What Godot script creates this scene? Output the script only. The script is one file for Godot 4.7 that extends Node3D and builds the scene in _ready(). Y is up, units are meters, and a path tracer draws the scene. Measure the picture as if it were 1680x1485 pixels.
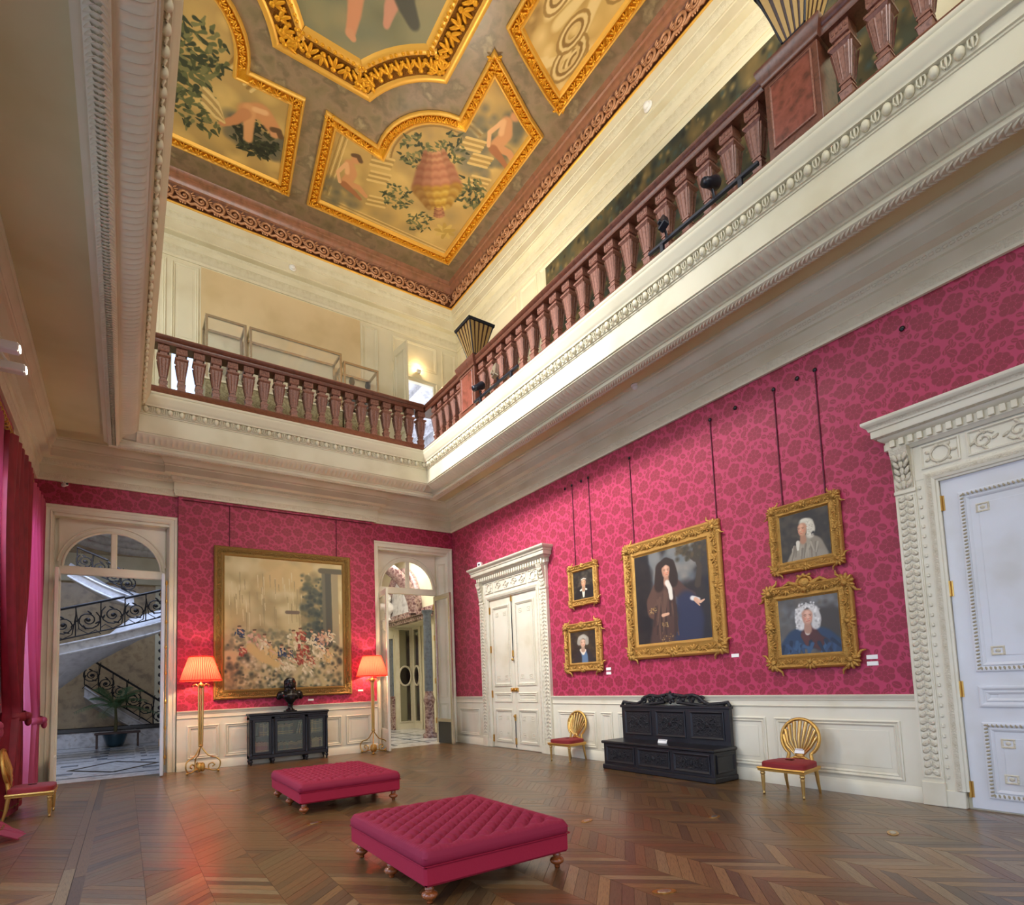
extends Node3D
# A grand salon with a gallery: crimson silk walls, parquet floor, gilded and painted ceiling.
# Metres; the right wall is x = 0, the far wall is z = 0, the floor is y = 0.

class MB:  # collects faces for one mesh; corners are given counter-clockwise as seen from outside
	var v := PackedVector3Array()
	var n := PackedVector3Array()
	var u := PackedVector2Array()
	var ix := PackedInt32Array()
	var c := PackedColorArray()
	func fan(pts: PackedVector2Array, y: float, o: Vector2, along: Vector2, uv0: Vector2, col: Color, deep := 0.006) -> MB:  # a flat board on the floor with short sides
		var s := v.size()
		var m := Vector2()
		for p in pts: m += p / pts.size()
		var ac := Vector2(-along.y, along.x)
		var K := pts.size()
		for p in pts:
			v.append(Vector3(p.x + o.x, y, p.y + o.y)); n.append(Vector3.UP)
			u.append(uv0 + Vector2((p - m).dot(along), (p - m).dot(ac))); c.append(col)
		for i in range(1, K - 1):
			var up := (pts[i] - pts[0]).cross(pts[i + 1] - pts[0]) < 0  # x to z, seen from above
			for q in ([0, i + 1, i] if up else [0, i, i + 1]): ix.append(s + q)
		for i in K:
			var a := pts[i] + o; var b := pts[(i + 1) % K] + o
			quad(Vector3(b.x, y, b.y), Vector3(a.x, y, a.y), Vector3(a.x, y - deep, a.y), Vector3(b.x, y - deep, b.y))
			for q in 4: c.append(col)
		return self
	func quad(a: Vector3, b: Vector3, c: Vector3, d: Vector3, uv := Rect2(0, 0, 1, 1)) -> MB:
		var nn := (b - a).cross(c - a)
		if nn.length_squared() < 1e-16: nn = (c - a).cross(d - a)
		nn = nn.normalized()
		var s := v.size()
		v.append(a); v.append(b); v.append(c); v.append(d)
		for i in 4: n.append(nn)
		u.append(uv.position + Vector2(0, uv.size.y)); u.append(uv.end); u.append(uv.position + Vector2(uv.size.x, 0)); u.append(uv.position)
		ix.append(s); ix.append(s + 2); ix.append(s + 1); ix.append(s); ix.append(s + 3); ix.append(s + 2)
		return self
	func tri(a: Vector3, b: Vector3, c: Vector3) -> MB:
		var nn := (b - a).cross(c - a).normalized()
		var s := v.size()
		v.append(a); v.append(b); v.append(c)
		for p in [a, b, c]:
			n.append(nn); u.append(Vector2(p.x, p.z))
		ix.append(s); ix.append(s + 2); ix.append(s + 1)
		return self
	func box(c: Vector3, s: Vector3, e := 0.0, t := Transform3D()) -> MB:  # centre, size, chamfer
		var h := s / 2.0
		e = minf(e, minf(h.x, minf(h.y, h.z)) * 0.8)
		for ax in 3:
			var b := (ax + 1) % 3
			var d := (ax + 2) % 3
			for sg in [-1.0, 1.0]:
				var p := []
				for k in [[-1, -1], [1, -1], [1, 1], [-1, 1]]:
					var q := Vector3()
					q[ax] = h[ax] * sg; q[b] = (h[b] - e) * k[0] * sg; q[d] = (h[d] - e) * k[1]
					p.append(t * (c + q))
				quad(p[0], p[1], p[2], p[3], Rect2(0, 0, s[b], s[d]))
		if e > 0.0:
			for ax in 3:
				var b := (ax + 1) % 3
				var d := (ax + 2) % 3
				for sb in [-1.0, 1.0]:
					for sd in [-1.0, 1.0]:
						var p := []
						for k in [[-1, 0], [1, 0], [1, 1], [-1, 1]]:
							var q := Vector3()
							q[ax] = (h[ax] - e) * k[0]
							q[b] = (h[b] - (e if k[1] else 0.0)) * sb
							q[d] = (h[d] - (0.0 if k[1] else e)) * sd
							p.append(t * (c + q))
						if sb * sd > 0: quad(p[0], p[1], p[2], p[3])
						else: quad(p[3], p[2], p[1], p[0])
		return self
	func bb(x0: float, y0: float, z0: float, x1: float, y1: float, z1: float, e := 0.0) -> MB:
		return box(Vector3(x0 + x1, y0 + y1, z0 + z1) / 2, Vector3(absf(x1 - x0), absf(y1 - y0), absf(z1 - z0)), e)
	func frust(y0: float, w0: float, d0: float, y1: float, w1: float, d1: float, t := Transform3D()) -> MB:  # square tapered block
		var a := [Vector3(-w0, y0, d0), Vector3(w0, y0, d0), Vector3(w0, y0, -d0), Vector3(-w0, y0, -d0)]
		var b := [Vector3(-w1, y1, d1), Vector3(w1, y1, d1), Vector3(w1, y1, -d1), Vector3(-w1, y1, -d1)]
		for i in 4:
			var j := (i + 1) % 4
			quad(t * a[i], t * a[j], t * b[j], t * b[i])
		quad(t * b[0], t * b[1], t * b[2], t * b[3]); quad(t * a[3], t * a[2], t * a[1], t * a[0])
		return self
	func grid(rows: Array, close_u := false, flip := false, us := 1.0, vs := 1.0) -> MB:  # rows of points, smooth
		var R := rows.size()
		var K: int = rows[0].size()
		var s := v.size()
		for i in R:
			var up: PackedVector3Array = rows[mini(i + 1, R - 1)]
			var dn: PackedVector3Array = rows[maxi(i - 1, 0)]
			var r: PackedVector3Array = rows[i]
			for k in K:
				var l := (k - 1 + K) % K if close_u else maxi(k - 1, 0)
				var g := (k + 1) % K if close_u else mini(k + 1, K - 1)
				if close_u and k == K - 1 and r[0].is_equal_approx(r[K - 1]): g = 1
				if close_u and k == 0 and r[0].is_equal_approx(r[K - 1]): l = K - 2
				var nn := (r[g] - r[l]).cross(up[k] - dn[k])
				if nn.length_squared() < 1e-14:
					var o: PackedVector3Array = rows[i + 1] if i == 0 else rows[i - 1]
					nn = (o[g] - o[l]).cross(up[k] - dn[k])
				nn = nn.normalized()
				v.append(r[k]); n.append(-nn if flip else nn)
				u.append(Vector2(us * k / maxf(K - 1, 1), vs * (1.0 - float(i) / (R - 1))))
		for i in R - 1:
			for k in (K if close_u and not rows[0][0].is_equal_approx(rows[0][K - 1]) else K - 1):
				var a := s + i * K + k
				var b := s + i * K + (k + 1) % K
				var c := b + K
				var d := a + K
				for q in ([a, b, c, a, c, d] if flip else [a, c, b, a, d, c]): ix.append(q)
		return self
	func lathe(prof: Array, segs := 16, t := Transform3D(), sq := 1.0) -> MB:  # [radius, height] upwards
		var rows := []
		for p in prof:
			var r := PackedVector3Array()
			for k in segs + 1:
				var a := TAU * k / segs
				r.append(t * Vector3(cos(a) * p[0], p[1], -sin(a) * p[0] * sq))
			rows.append(r)
		return grid(rows, true)
	func tube(pts: Array, rad, segs := 6, taper_end := 1.0) -> MB:
		var rows := []
		var N := pts.size()
		var up := Vector3.UP
		for i in N:
			var d: Vector3 = (pts[mini(i + 1, N - 1)] - pts[maxi(i - 1, 0)]).normalized()
			if i == 0 and absf(d.dot(up)) > 0.9: up = Vector3.RIGHT
			var s := d.cross(up)
			if s.length_squared() < 1e-6: s = d.cross(Vector3(0.3, 0.5, 0.8))
			s = s.normalized()
			up = s.cross(d).normalized()
			var rr: float = rad[i] if rad is Array else lerpf(rad, rad * taper_end, float(i) / maxf(N - 1, 1))
			var r := PackedVector3Array()
			for k in segs:
				var a := TAU * k / segs
				r.append(pts[i] + (s * cos(a) + up * sin(a)) * rr)
			rows.append(r)
		return grid(rows, true, true)
	func ell(c: Vector3, r: Vector3, la := 6, lo := 8, b := Basis()) -> MB:  # ellipsoid
		var rows := []
		for i in la + 1:
			var p := -PI / 2 + PI * i / la
			var row := PackedVector3Array()
			for k in lo + 1:
				var a := TAU * k / lo
				row.append(c + b * Vector3(cos(a) * cos(p) * r.x, sin(p) * r.y, -sin(a) * cos(p) * r.z))
			rows.append(row)
		return grid(rows, true)
	func mold(prof: Array, path: Array, N: Vector3, closed := false, off := 0.0) -> MB:  # mitred moulding: [out, along N] along a flat path
		var P := path.size()
		var segs := P if closed else P - 1
		var fr := []
		for i in P:
			var t0: Vector3 = (path[i] - path[(i - 1 + P) % P]).normalized()
			var t1: Vector3 = (path[(i + 1) % P] - path[i]).normalized()
			if not closed and i == 0: t0 = t1
			if not closed and i == P - 1: t1 = t0
			var s0 := N.cross(t0)
			var s1 := N.cross(t1)
			fr.append((s0 + s1) / maxf(1.0 + s0.dot(s1), 0.15))
		var M := prof.size()
		var en := []
		for j in M - 1:
			var e := Vector2(prof[j + 1][0] - prof[j][0], prof[j + 1][1] - prof[j][1])
			en.append(Vector2(e.y, -e.x).normalized())
		var run := 0.0
		for i in segs:
			var i2 := (i + 1) % P
			var A: Vector3 = path[i]
			var B: Vector3 = path[i2]
			var L := A.distance_to(B)
			var sd := N.cross((B - A).normalized())
			var w := 0.0
			for j in M - 1:
				var p0: Array = prof[j]
				var p1: Array = prof[j + 1]
				var a: Vector3 = A + fr[i] * (p0[0] + off) + N * p0[1]
				var b: Vector3 = B + fr[i2] * (p0[0] + off) + N * p0[1]
				var c: Vector3 = B + fr[i2] * (p1[0] + off) + N * p1[1]
				var d: Vector3 = A + fr[i] * (p1[0] + off) + N * p1[1]
				var n0: Vector2 = en[j]
				var n1: Vector2 = en[j]
				if j > 0 and en[j].dot(en[j - 1]) > 0.7: n0 = (en[j] + en[j - 1]).normalized()
				if j < M - 2 and en[j].dot(en[j + 1]) > 0.7: n1 = (en[j] + en[j + 1]).normalized()
				var N0 := sd * n0.x + N * n0.y
				var N1 := sd * n1.x + N * n1.y
				var w2 := w + Vector2(p1[0] - p0[0], p1[1] - p0[1]).length()
				var s := v.size()
				var g := (b - a).cross(c - a)
				if g.length_squared() < 1e-14: g = (c - a).cross(d - a)
				var fl := g.dot(N0 + N1) < 0
				v.append(a); v.append(b); v.append(c); v.append(d)
				n.append(N0); n.append(N0); n.append(N1); n.append(N1)
				u.append(Vector2(run, w)); u.append(Vector2(run + L, w)); u.append(Vector2(run + L, w2)); u.append(Vector2(run, w2))
				for q in ([0, 1, 2, 0, 2, 3] if fl else [0, 2, 1, 0, 3, 2]): ix.append(s + q)
				w = w2
			run += L
		return self
	func poly(pts: PackedVector2Array, t: Transform3D, depth := 0.0) -> MB:  # flat shape in the xy plane facing +z, with sides
		var p := pts
		if Geometry2D.is_polygon_clockwise(p): p = p.duplicate(); p.reverse()
		var tr := Geometry2D.triangulate_polygon(p)
		var s := v.size()
		var lo := p[0]; var hi := p[0]
		for q in p: lo = lo.min(q); hi = hi.max(q)
		for q in p:
			v.append(t * Vector3(q.x, q.y, depth)); n.append(t.basis.z.normalized())
			u.append(Vector2((q.x - lo.x) / (hi.x - lo.x), (hi.y - q.y) / (hi.y - lo.y)))
		for i in range(0, tr.size(), 3):
			var a := p[tr[i]]; var b := p[tr[i + 1]]; var c := p[tr[i + 2]]
			var ccw := (b - a).cross(c - a) > 0
			for q in ([0, 2, 1] if ccw else [0, 1, 2]): ix.append(s + tr[i + q])
		if depth > 0.0:
			for i in p.size():
				var a := p[i]; var b := p[(i + 1) % p.size()]
				quad(t * Vector3(a.x, a.y, 0), t * Vector3(b.x, b.y, 0), t * Vector3(b.x, b.y, depth), t * Vector3(a.x, a.y, depth))
		return self
	func add(o: MB, t := Transform3D()) -> MB:
		var s := v.size()
		for p in o.v: v.append(t * p)
		var nb := t.basis.inverse().transposed()
		for p in o.n: n.append((nb * p).normalized())
		u.append_array(o.u)
		var fl := t.basis.determinant() < 0
		var k := 0
		while k < o.ix.size():
			ix.append(s + o.ix[k]); ix.append(s + o.ix[k + (2 if fl else 1)]); ix.append(s + o.ix[k + (1 if fl else 2)])
			k += 3
		return self
	func mesh() -> ArrayMesh:
		var a := []
		a.resize(Mesh.ARRAY_MAX)
		a[Mesh.ARRAY_VERTEX] = v; a[Mesh.ARRAY_NORMAL] = n; a[Mesh.ARRAY_TEX_UV] = u; a[Mesh.ARRAY_INDEX] = ix
		if c.size() == v.size() and c.size() > 0: a[Mesh.ARRAY_COLOR] = c
		var m := ArrayMesh.new()
		m.add_surface_from_arrays(Mesh.PRIMITIVE_TRIANGLES, a)
		return m

var M := {}       # materials by name
var taken := {}   # names in use under each parent
var rng := RandomNumberGenerator.new()

func T(x := 0.0, y := 0.0, z := 0.0, ry := 0.0, s := 1.0) -> Transform3D:
	return Transform3D(Basis(Vector3.UP, ry).scaled(Vector3.ONE * s), Vector3(x, y, z))

func named(p: Node, o: Node3D, called: String) -> void:
	var key := "%d/%s" % [p.get_instance_id(), called]
	var k: int = taken.get(key, 0)
	taken[key] = k + 1
	o.name = called if k == 0 else "%s_%03d" % [called, k]
	p.add_child(o, true)

func tag(o: Node3D, label: String, cat := "", group := "", kind := "") -> Node3D:
	if label: o.set_meta("label", label)
	if cat: o.set_meta("category", cat)
	if group: o.set_meta("group", group)
	if kind: o.set_meta("kind", kind)
	return o

func thing(called: String, label: String, cat: String, at := Transform3D(), group := "") -> Node3D:
	var o := Node3D.new()
	o.transform = at
	named(self, o, called)
	return tag(o, label, cat, group)

func part(p: Node, called: String, m, mat: String, at := Transform3D()) -> MeshInstance3D:
	var o := MeshInstance3D.new()
	o.mesh = m.mesh() if m is MB else m
	o.material_override = M[mat]
	o.transform = at
	named(p, o, called)
	return o

func solo(called: String, m, mat: String, label: String, cat: String, at := Transform3D(), group := "") -> MeshInstance3D:
	var o := part(self, called, m, mat, at)
	tag(o, label, cat, group)
	return o

func struct(called: String, m = null, mat := "", label := "", at := Transform3D()) -> Node3D:
	var o: Node3D
	if m == null:
		o = Node3D.new(); o.transform = at; named(self, o, called)
	else:
		o = part(self, called, m, mat, at)
	o.set_meta("kind", "structure")
	if label: o.set_meta("label", label)
	return o

func stuff(o: Node3D) -> Node3D:
	o.set_meta("kind", "stuff")
	return o

func copy(src: Node3D, called: String, at: Transform3D, label := "", group := "") -> Node3D:
	var o: Node3D = src.duplicate()
	o.transform = at
	named(self, o, called)
	if label: o.set_meta("label", label)
	if group: o.set_meta("group", group)
	return o

func arc(c: Vector2, rx: float, ry: float, a0: float, a1: float, k: int) -> PackedVector2Array:
	var p := PackedVector2Array()
	for i in k + 1:
		var a := lerpf(a0, a1, float(i) / k)
		p.append(c + Vector2(cos(a) * rx, sin(a) * ry))
	return p

func rect_path(x0: float, y0: float, x1: float, y1: float) -> Array:  # counter-clockwise in the xy plane
	return [Vector3(x0, y0, 0), Vector3(x1, y0, 0), Vector3(x1, y1, 0), Vector3(x0, y1, 0)]

func v3(pts, z := 0.0) -> Array:
	var r := []
	for p in pts: r.append(Vector3(p.x, p.y, z))
	return r

func spiral(c: Vector2, r0: float, r1: float, a0: float, turns: float, k: int, z := 0.0) -> Array:
	var r := []
	for i in k + 1:
		var f := float(i) / k
		var a := a0 + TAU * turns * f
		r.append(Vector3(c.x + cos(a) * lerpf(r0, r1, f), c.y + sin(a) * lerpf(r0, r1, f), z))
	return r

func _ready() -> void:
	rng.seed = 11
	view_and_light()
	materials()
	room_shell()
	gallery()
	ceiling_painted()
	stair_hall()
	marble_hall()
	doors_in_right_wall()
	furniture()
	wall_pictures()
	windows_and_curtains()
	small_things()

func view_and_light() -> void:
	var cam := Camera3D.new()
	cam.name = "camera"
	cam.transform = Transform3D(Basis(Vector3.UP, -0.6157) * Basis(Vector3.RIGHT, 0.0809) * Basis(Vector3.BACK, -0.0407), Vector3(-6.9767, 1.4521, 12.9872))
	var f := 928.61  # focal length in pixels of the 1680 x 1485 frame; the lens is shifted upwards
	cam.keep_aspect = Camera3D.KEEP_HEIGHT
	cam.set_frustum(1485.0 / f * 0.05, Vector2(840.0 - 860.0, 1043.54 - 742.5) / f * 0.05, 0.05, 100.0)
	add_child(cam)
	cam.current = true
	var env := Environment.new()
	env.background_mode = Environment.BG_SKY
	var sm := ProceduralSkyMaterial.new()
	sm.sky_top_color = rgb(170, 196, 236); sm.sky_horizon_color = rgb(232, 238, 250)
	sm.ground_horizon_color = rgb(214, 216, 214); sm.ground_bottom_color = rgb(150, 146, 138)
	sm.sky_energy_multiplier = 1.6; sm.ground_energy_multiplier = 1.2
	var sky := Sky.new(); sky.sky_material = sm
	env.sky = sky
	env.tonemap_mode = Environment.TONE_MAPPER_LINEAR
	env.tonemap_exposure = 1.0
	env.sdfgi_enabled = true; env.ssao_enabled = true; env.ssil_enabled = true
	var we := WorldEnvironment.new()
	we.name = "environment"; we.environment = env
	add_child(we)
	# daylight at the tall windows of the left wall and of unseen gallery openings above them
	for z in [1.6, 4.4, 7.4, 10.4, 13.4]:
		area("window_daylight", Vector3(-8.62, 2.5, z), Vector3(1, -0.15, 0), Vector2(1.3, 3.6), rgb(176, 210, 255), 1.9)
		area("unseen_gallery_daylight", Vector3(-9.05, 10.2, z), Vector3(1, -0.2, 0), Vector2(1.5, 2.6), rgb(240, 246, 244), 2.0)
	# out of view high over the left gallery, placed to light the right wall
	for q in [[1.9, 110.0], [3.6, 130.0], [5.3, 130.0], [7.0, 90.0]]:
		spot("unseen_gallery_floodlight", self, Vector3(-7.7, 11.9, q[0]), Vector3(0, 4.9, q[0] * 1.0 + 0.2), rgb(250, 250, 255), q[1] * 0.92, 18.0, 0.9)
	for x in [-6.3, -2.0]: area("unseen_front_light", Vector3(x, 2.6, 16.62), Vector3(0, -0.1, -1), Vector2(1.7, 3.6), rgb(222, 234, 255), 0.45)  # out of view behind the camera, lights the sides facing it
	area("unseen_gallery_end_light", Vector3(-4.0, 10.2, 16.45), Vector3(0, -0.12, -1), Vector2(5.0, 2.4), rgb(244, 248, 250), 5.0)  # out of view, no window behind it; brightens the far gallery wall
	# unseen overhead lights inside the two halls beyond the far doors and the room beyond the gallery door
	area("unseen_stair_light", Vector3(-7.2, 6.6, -4.6), Vector3(0.1, -1, 0), Vector2(3.0, 4.0), rgb(190, 212, 255), 3.0)
	area("unseen_hall_light", Vector3(-1.2, 5.6, -3.0), Vector3(0, -1, 0), Vector2(2.2, 3.2), rgb(255, 250, 240), 3.0)
	area("unseen_upper_room_light", Vector3(-0.5, 9.4, -3.4), Vector3(0, -1, 0.2), Vector2(1.6, 2.4), rgb(214, 228, 255), 14.0)

func area(called: String, at: Vector3, towards: Vector3, size: Vector2, col: Color, energy: float) -> AreaLight3D:
	var l := AreaLight3D.new()
	l.light_color = col; l.light_energy = energy; l.area_size = size; l.shadow_enabled = true
	l.area_range = 40.0; l.area_attenuation = 2.0
	l.area_normalize_energy = false
	var d := towards.normalized()
	l.transform = Transform3D(Basis.looking_at(d, Vector3.UP if absf(d.y) < 0.95 else Vector3.RIGHT), at)
	named(self, l, called)
	return l

func omni(called: String, p: Node, at: Vector3, col: Color, energy: float, size := 0.05) -> OmniLight3D:
	var l := OmniLight3D.new()
	l.light_color = col; l.light_energy = energy; l.light_size = size; l.omni_range = 30.0; l.omni_attenuation = 2.0; l.shadow_enabled = true
	l.position = at
	named(p, l, called)
	return l

func spot(called: String, p: Node, at: Vector3, target: Vector3, col: Color, energy: float, angle := 40.0, size := 0.1) -> SpotLight3D:
	var l := SpotLight3D.new()
	l.light_color = col; l.light_energy = energy; l.light_size = size; l.spot_range = 40.0; l.spot_attenuation = 2.0; l.spot_angle = angle; l.shadow_enabled = true
	l.spot_angle_attenuation = 1.0
	l.transform = Transform3D(Basis.looking_at((target - at).normalized(), Vector3.UP if absf((target - at).normalized().y) < 0.95 else Vector3.RIGHT), at)
	named(p, l, called)
	return l

# ---------- materials ----------
func noise(freq: float, type := FastNoiseLite.TYPE_SIMPLEX_SMOOTH, oct := 4, warp := 0.0, sd := 1) -> FastNoiseLite:
	var f := FastNoiseLite.new()
	f.seed = sd; f.frequency = freq; f.noise_type = type; f.fractal_octaves = oct
	if warp > 0.0:
		f.domain_warp_enabled = true; f.domain_warp_amplitude = warp; f.domain_warp_frequency = freq * 0.7
	return f

func ntex(f: FastNoiseLite, cols := [], size := 256, stops := []) -> NoiseTexture2D:
	var t := NoiseTexture2D.new()
	t.width = size; t.height = size; t.seamless = true; t.noise = f; t.generate_mipmaps = false
	if cols.size():
		var g := Gradient.new()
		var o := PackedFloat32Array(); var c := PackedColorArray()
		for i in cols.size():
			o.append(stops[i] if stops.size() else float(i) / (cols.size() - 1)); c.append(cols[i])
		g.offsets = o; g.colors = c
		t.color_ramp = g
	return t

func mk(called: String, col: Color, rough := 0.6, metal := 0.0, o := {}) -> StandardMaterial3D:
	var m := StandardMaterial3D.new()
	m.resource_name = called
	m.albedo_color = col; m.roughness = rough; m.metallic = metal
	if o.has("tex"): m.albedo_texture = o.tex
	if o.has("bump"):
		m.heightmap_enabled = true; m.heightmap_texture = o.bump; m.heightmap_scale = o.get("relief", 0.4)
	if o.has("rtex"): m.roughness_texture = o.rtex
	if o.has("tri"):
		m.uv1_triplanar = true; m.uv1_world_triplanar = o.get("world", true)
		m.uv1_scale = o.tri if o.tri is Vector3 else Vector3.ONE * o.tri
	elif o.has("uv"): m.uv1_scale = Vector3(o.uv.x, o.uv.y, 1)
	if o.has("coat"):
		m.clearcoat_enabled = true; m.clearcoat = o.coat; m.clearcoat_roughness = o.get("coat_rough", 0.2)
	if o.has("rim"):
		m.rim_enabled = true; m.rim = o.rim; m.rim_tint = o.get("tint", 0.6)
	if o.has("back"):
		m.backlight_enabled = true; m.backlight = o.back
	if o.has("glow"):
		m.emission_enabled = true; m.emission = o.glow; m.emission_energy_multiplier = o.get("power", 1.0)
	if o.has("alpha"):
		m.transparency = BaseMaterial3D.TRANSPARENCY_ALPHA; m.albedo_color.a = o.alpha
	M[called] = m
	return m

func rgb(r: float, g: float, b: float) -> Color: return Color(r / 255.0, g / 255.0, b / 255.0)

func materials() -> void:
	var fine := ntex(noise(0.03, FastNoiseLite.TYPE_SIMPLEX_SMOOTH, 4, 0, 3))
	var lumps := ntex(noise(0.035, FastNoiseLite.TYPE_CELLULAR, 2, 18.0, 5))
	var carve := ntex(noise(0.05, FastNoiseLite.TYPE_CELLULAR, 3, 30.0, 8))
	var aged := ntex(noise(0.008, FastNoiseLite.TYPE_SIMPLEX_SMOOTH, 4, 20, 4), [rgb(236, 230, 214), rgb(250, 247, 238), rgb(255, 253, 246)])
	var grain := ntex(noise(0.02, FastNoiseLite.TYPE_SIMPLEX_SMOOTH, 5, 8, 12), [rgb(150, 140, 128), rgb(225, 215, 200), rgb(255, 250, 240), rgb(190, 180, 165)], 512)
	mk("plaster", rgb(227, 221, 197), 0.6, 0, {tex = aged, tri = 0.35, bump = fine, relief = 0.05})
	mk("plaster_carved", rgb(225, 219, 195), 0.6, 0, {tex = aged, tri = 3.2, bump = carve, relief = 1.2})
	mk("cream_wall", rgb(226, 205, 165), 0.75, 0, {tex = aged, tri = 0.3})
	mk("soffit", rgb(218, 208, 166), 0.7, 0, {tex = aged, tri = 0.25})
	mk("white_paint", rgb(232, 226, 208), 0.42, 0, {tex = aged, tri = 0.5, bump = fine, relief = 0.03})
	mk("white_carved", rgb(226, 218, 198), 0.45, 0, {tex = aged, tri = 5.0, bump = carve, relief = 0.9})
	mk("door_paint", rgb(222, 224, 232), 0.4, 0, {tex = aged, tri = 0.5, bump = fine, relief = 0.03})
	mk("trim_tan", rgb(168, 156, 126), 0.5)  # darker tan tone for the carved border of the single-leaf door
	mk("silk", Color.WHITE, 0.55, 0, {tex = damask(), uv = Vector2(0.72, 0.72), rim = 0.25, bump = fine, relief = 0.02})
	mk("silk_cord", rgb(92, 18, 40), 0.7)
	mk("walnut", rgb(112, 66, 50), 0.36, 0, {tex = grain, tri = Vector3(1.2, 1.2, 1.2), coat = 0.25})
	mk("walnut_dark", rgb(70, 40, 32), 0.4, 0, {tex = grain, tri = 1.5})
	mk("walnut_light", rgb(150, 104, 90), 0.4, 0, {tex = grain, tri = 2.0})
	mk("rosewood", rgb(138, 74, 62), 0.3, 0, {tex = grain, tri = Vector3(2.0, 0.5, 0.5), coat = 0.4})
	mk("ebony", rgb(20, 19, 24), 0.38, 0, {bump = fine, tri = 1.5, relief = 0.05, coat = 0.15, coat_rough = 0.35})
	mk("ebony_carved", rgb(18, 17, 22), 0.42, 0, {bump = carve, tri = 4.0, relief = 0.9})
	mk("bronze", rgb(30, 27, 27), 0.26, 0.5, {bump = fine, tri = 6.0, relief = 0.1})
	mk("gilt", rgb(214, 168, 88), 0.36, 0.85, {bump = lumps, tri = 9.0, relief = 0.35})
	mk("gilt_smooth", rgb(210, 170, 100), 0.3, 0.9)
	mk("gilt_carved", rgb(200, 156, 84), 0.4, 0.85, {bump = carve, tri = 6.0, relief = 1.2})
	mk("gilt_old", rgb(150, 118, 62), 0.48, 0.6, {bump = carve, tri = 5.0, relief = 1.0})
	mk("ceiling_gilt", rgb(226, 160, 36), 0.36, 0.6, {bump = lumps, tri = 6.0, relief = 0.5})
	mk("ceiling_gilt_pale", rgb(232, 176, 74), 0.42, 0.45)
	mk("ceiling_gilt_dark", rgb(140, 90, 18), 0.45, 0.5, {bump = carve, tri = 4.0, relief = 2.0})
	mk("bronze_frieze", rgb(198, 146, 108), 0.34, 0.4, {bump = lumps, tri = 5.0, relief = 0.5})
	mk("bronze_frieze_dark", rgb(116, 72, 48), 0.45, 0.3, {bump = lumps, tri = 3.0, relief = 0.6})
	mk("brass", rgb(205, 160, 82), 0.3, 0.9)
	mk("steel", rgb(196, 186, 166), 0.25, 0.85)
	mk("black_metal", rgb(18, 22, 34), 0.4, 0.2)
	mk("white_plastic", rgb(238, 236, 230), 0.4)
	mk("card", rgb(240, 236, 228), 0.6)
	mk("dark_gap", rgb(24, 18, 16), 0.8)
	var mott := ntex(noise(0.006, FastNoiseLite.TYPE_SIMPLEX_SMOOTH, 5, 60, 21), [rgb(128, 118, 96), rgb(150, 138, 112), rgb(166, 146, 126), rgb(134, 122, 102), rgb(190, 178, 150)], 512)
	mk("ceiling_marble", rgb(232, 222, 204), 0.35, 0, {tex = mott, tri = 0.5, coat = 0.3})
	mk("pink_marble", rgb(250, 190, 168), 0.32, 0, {tex = mott, tri = 0.8, coat = 0.3})
	var vein := ntex(noise(0.01, FastNoiseLite.TYPE_SIMPLEX_SMOOTH, 5, 50, 31), [rgb(70, 50, 52), rgb(130, 92, 92), rgb(214, 200, 192), rgb(118, 84, 88), rgb(60, 44, 46)], 512)
	mk("purple_marble", rgb(230, 216, 214), 0.22, 0, {tex = vein, tri = 1.0, coat = 0.5})
	var pale := ntex(noise(0.01, FastNoiseLite.TYPE_SIMPLEX_SMOOTH, 5, 60, 41), [rgb(176, 172, 168), rgb(226, 222, 216), rgb(240, 238, 232), rgb(200, 190, 178)], 512)
	mk("white_marble", rgb(236, 238, 244), 0.25, 0, {tex = pale, tri = 0.7, coat = 0.4})
	mk("stair_marble", rgb(226, 226, 232), 0.35, 0, {tex = pale, tri = 0.6})
	mk("tan_marble", rgb(206, 180, 140), 0.3, 0, {tex = pale, tri = 0.4})
	mk("black_marble", rgb(40, 30, 32), 0.2, 0, {tex = vein, tri = 1.5})
	mk("slate_marble", rgb(120, 132, 150), 0.25, 0, {tex = pale, tri = 1.0})
	mk("sculpture", rgb(228, 222, 212), 0.5)
	mk("mirror", rgb(150, 150, 138), 0.06, 0.9)
	mk("glass", rgb(220, 232, 232), 0.03, 0, {alpha = 0.06})
	mk("iron", rgb(34, 30, 30), 0.45, 0.5)
	mk("planter_blue", rgb(40, 74, 92), 0.25, 0, {coat = 0.4})
	mk("palm_leaf", rgb(58, 92, 58), 0.5, 0, {back = rgb(50, 80, 30)})
	mk("palm_stem", rgb(96, 92, 58), 0.6)
	mk("velvet", rgb(146, 12, 50), 0.7, 0, {rim = 0.75, tint = 0.75, bump = fine, tri = 5.0, relief = 0.06, world = false})
	mk("velvet_side", rgb(168, 18, 52), 0.75, 0, {rim = 0.55, tint = 0.8, bump = fine, tri = 5.0, relief = 0.05, world = false})
	mk("turned_oak", rgb(168, 92, 44), 0.22, 0, {tex = grain, tri = 4.0, world = false, coat = 0.6})
	mk("red_cloth", rgb(138, 28, 30), 0.7, 0, {rim = 0.4, bump = fine, tri = 6.0, relief = 0.05, world = false})
	mk("curtain", rgb(150, 26, 46), 0.6, 0, {rim = 0.3, tex = ntex(noise(0.03, FastNoiseLite.TYPE_CELLULAR, 2, 15, 77), [rgb(255, 250, 250), rgb(205, 190, 195)]), uv = Vector2(3, 3), back = rgb(120, 16, 34)})
	mk("curtain_lining", rgb(168, 62, 92), 0.55, 0, {rim = 0.4, back = rgb(150, 50, 80)})
	mk("shade_cloth", rgb(222, 86, 76), 0.8, 0, {back = rgb(222, 88, 70)})
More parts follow.
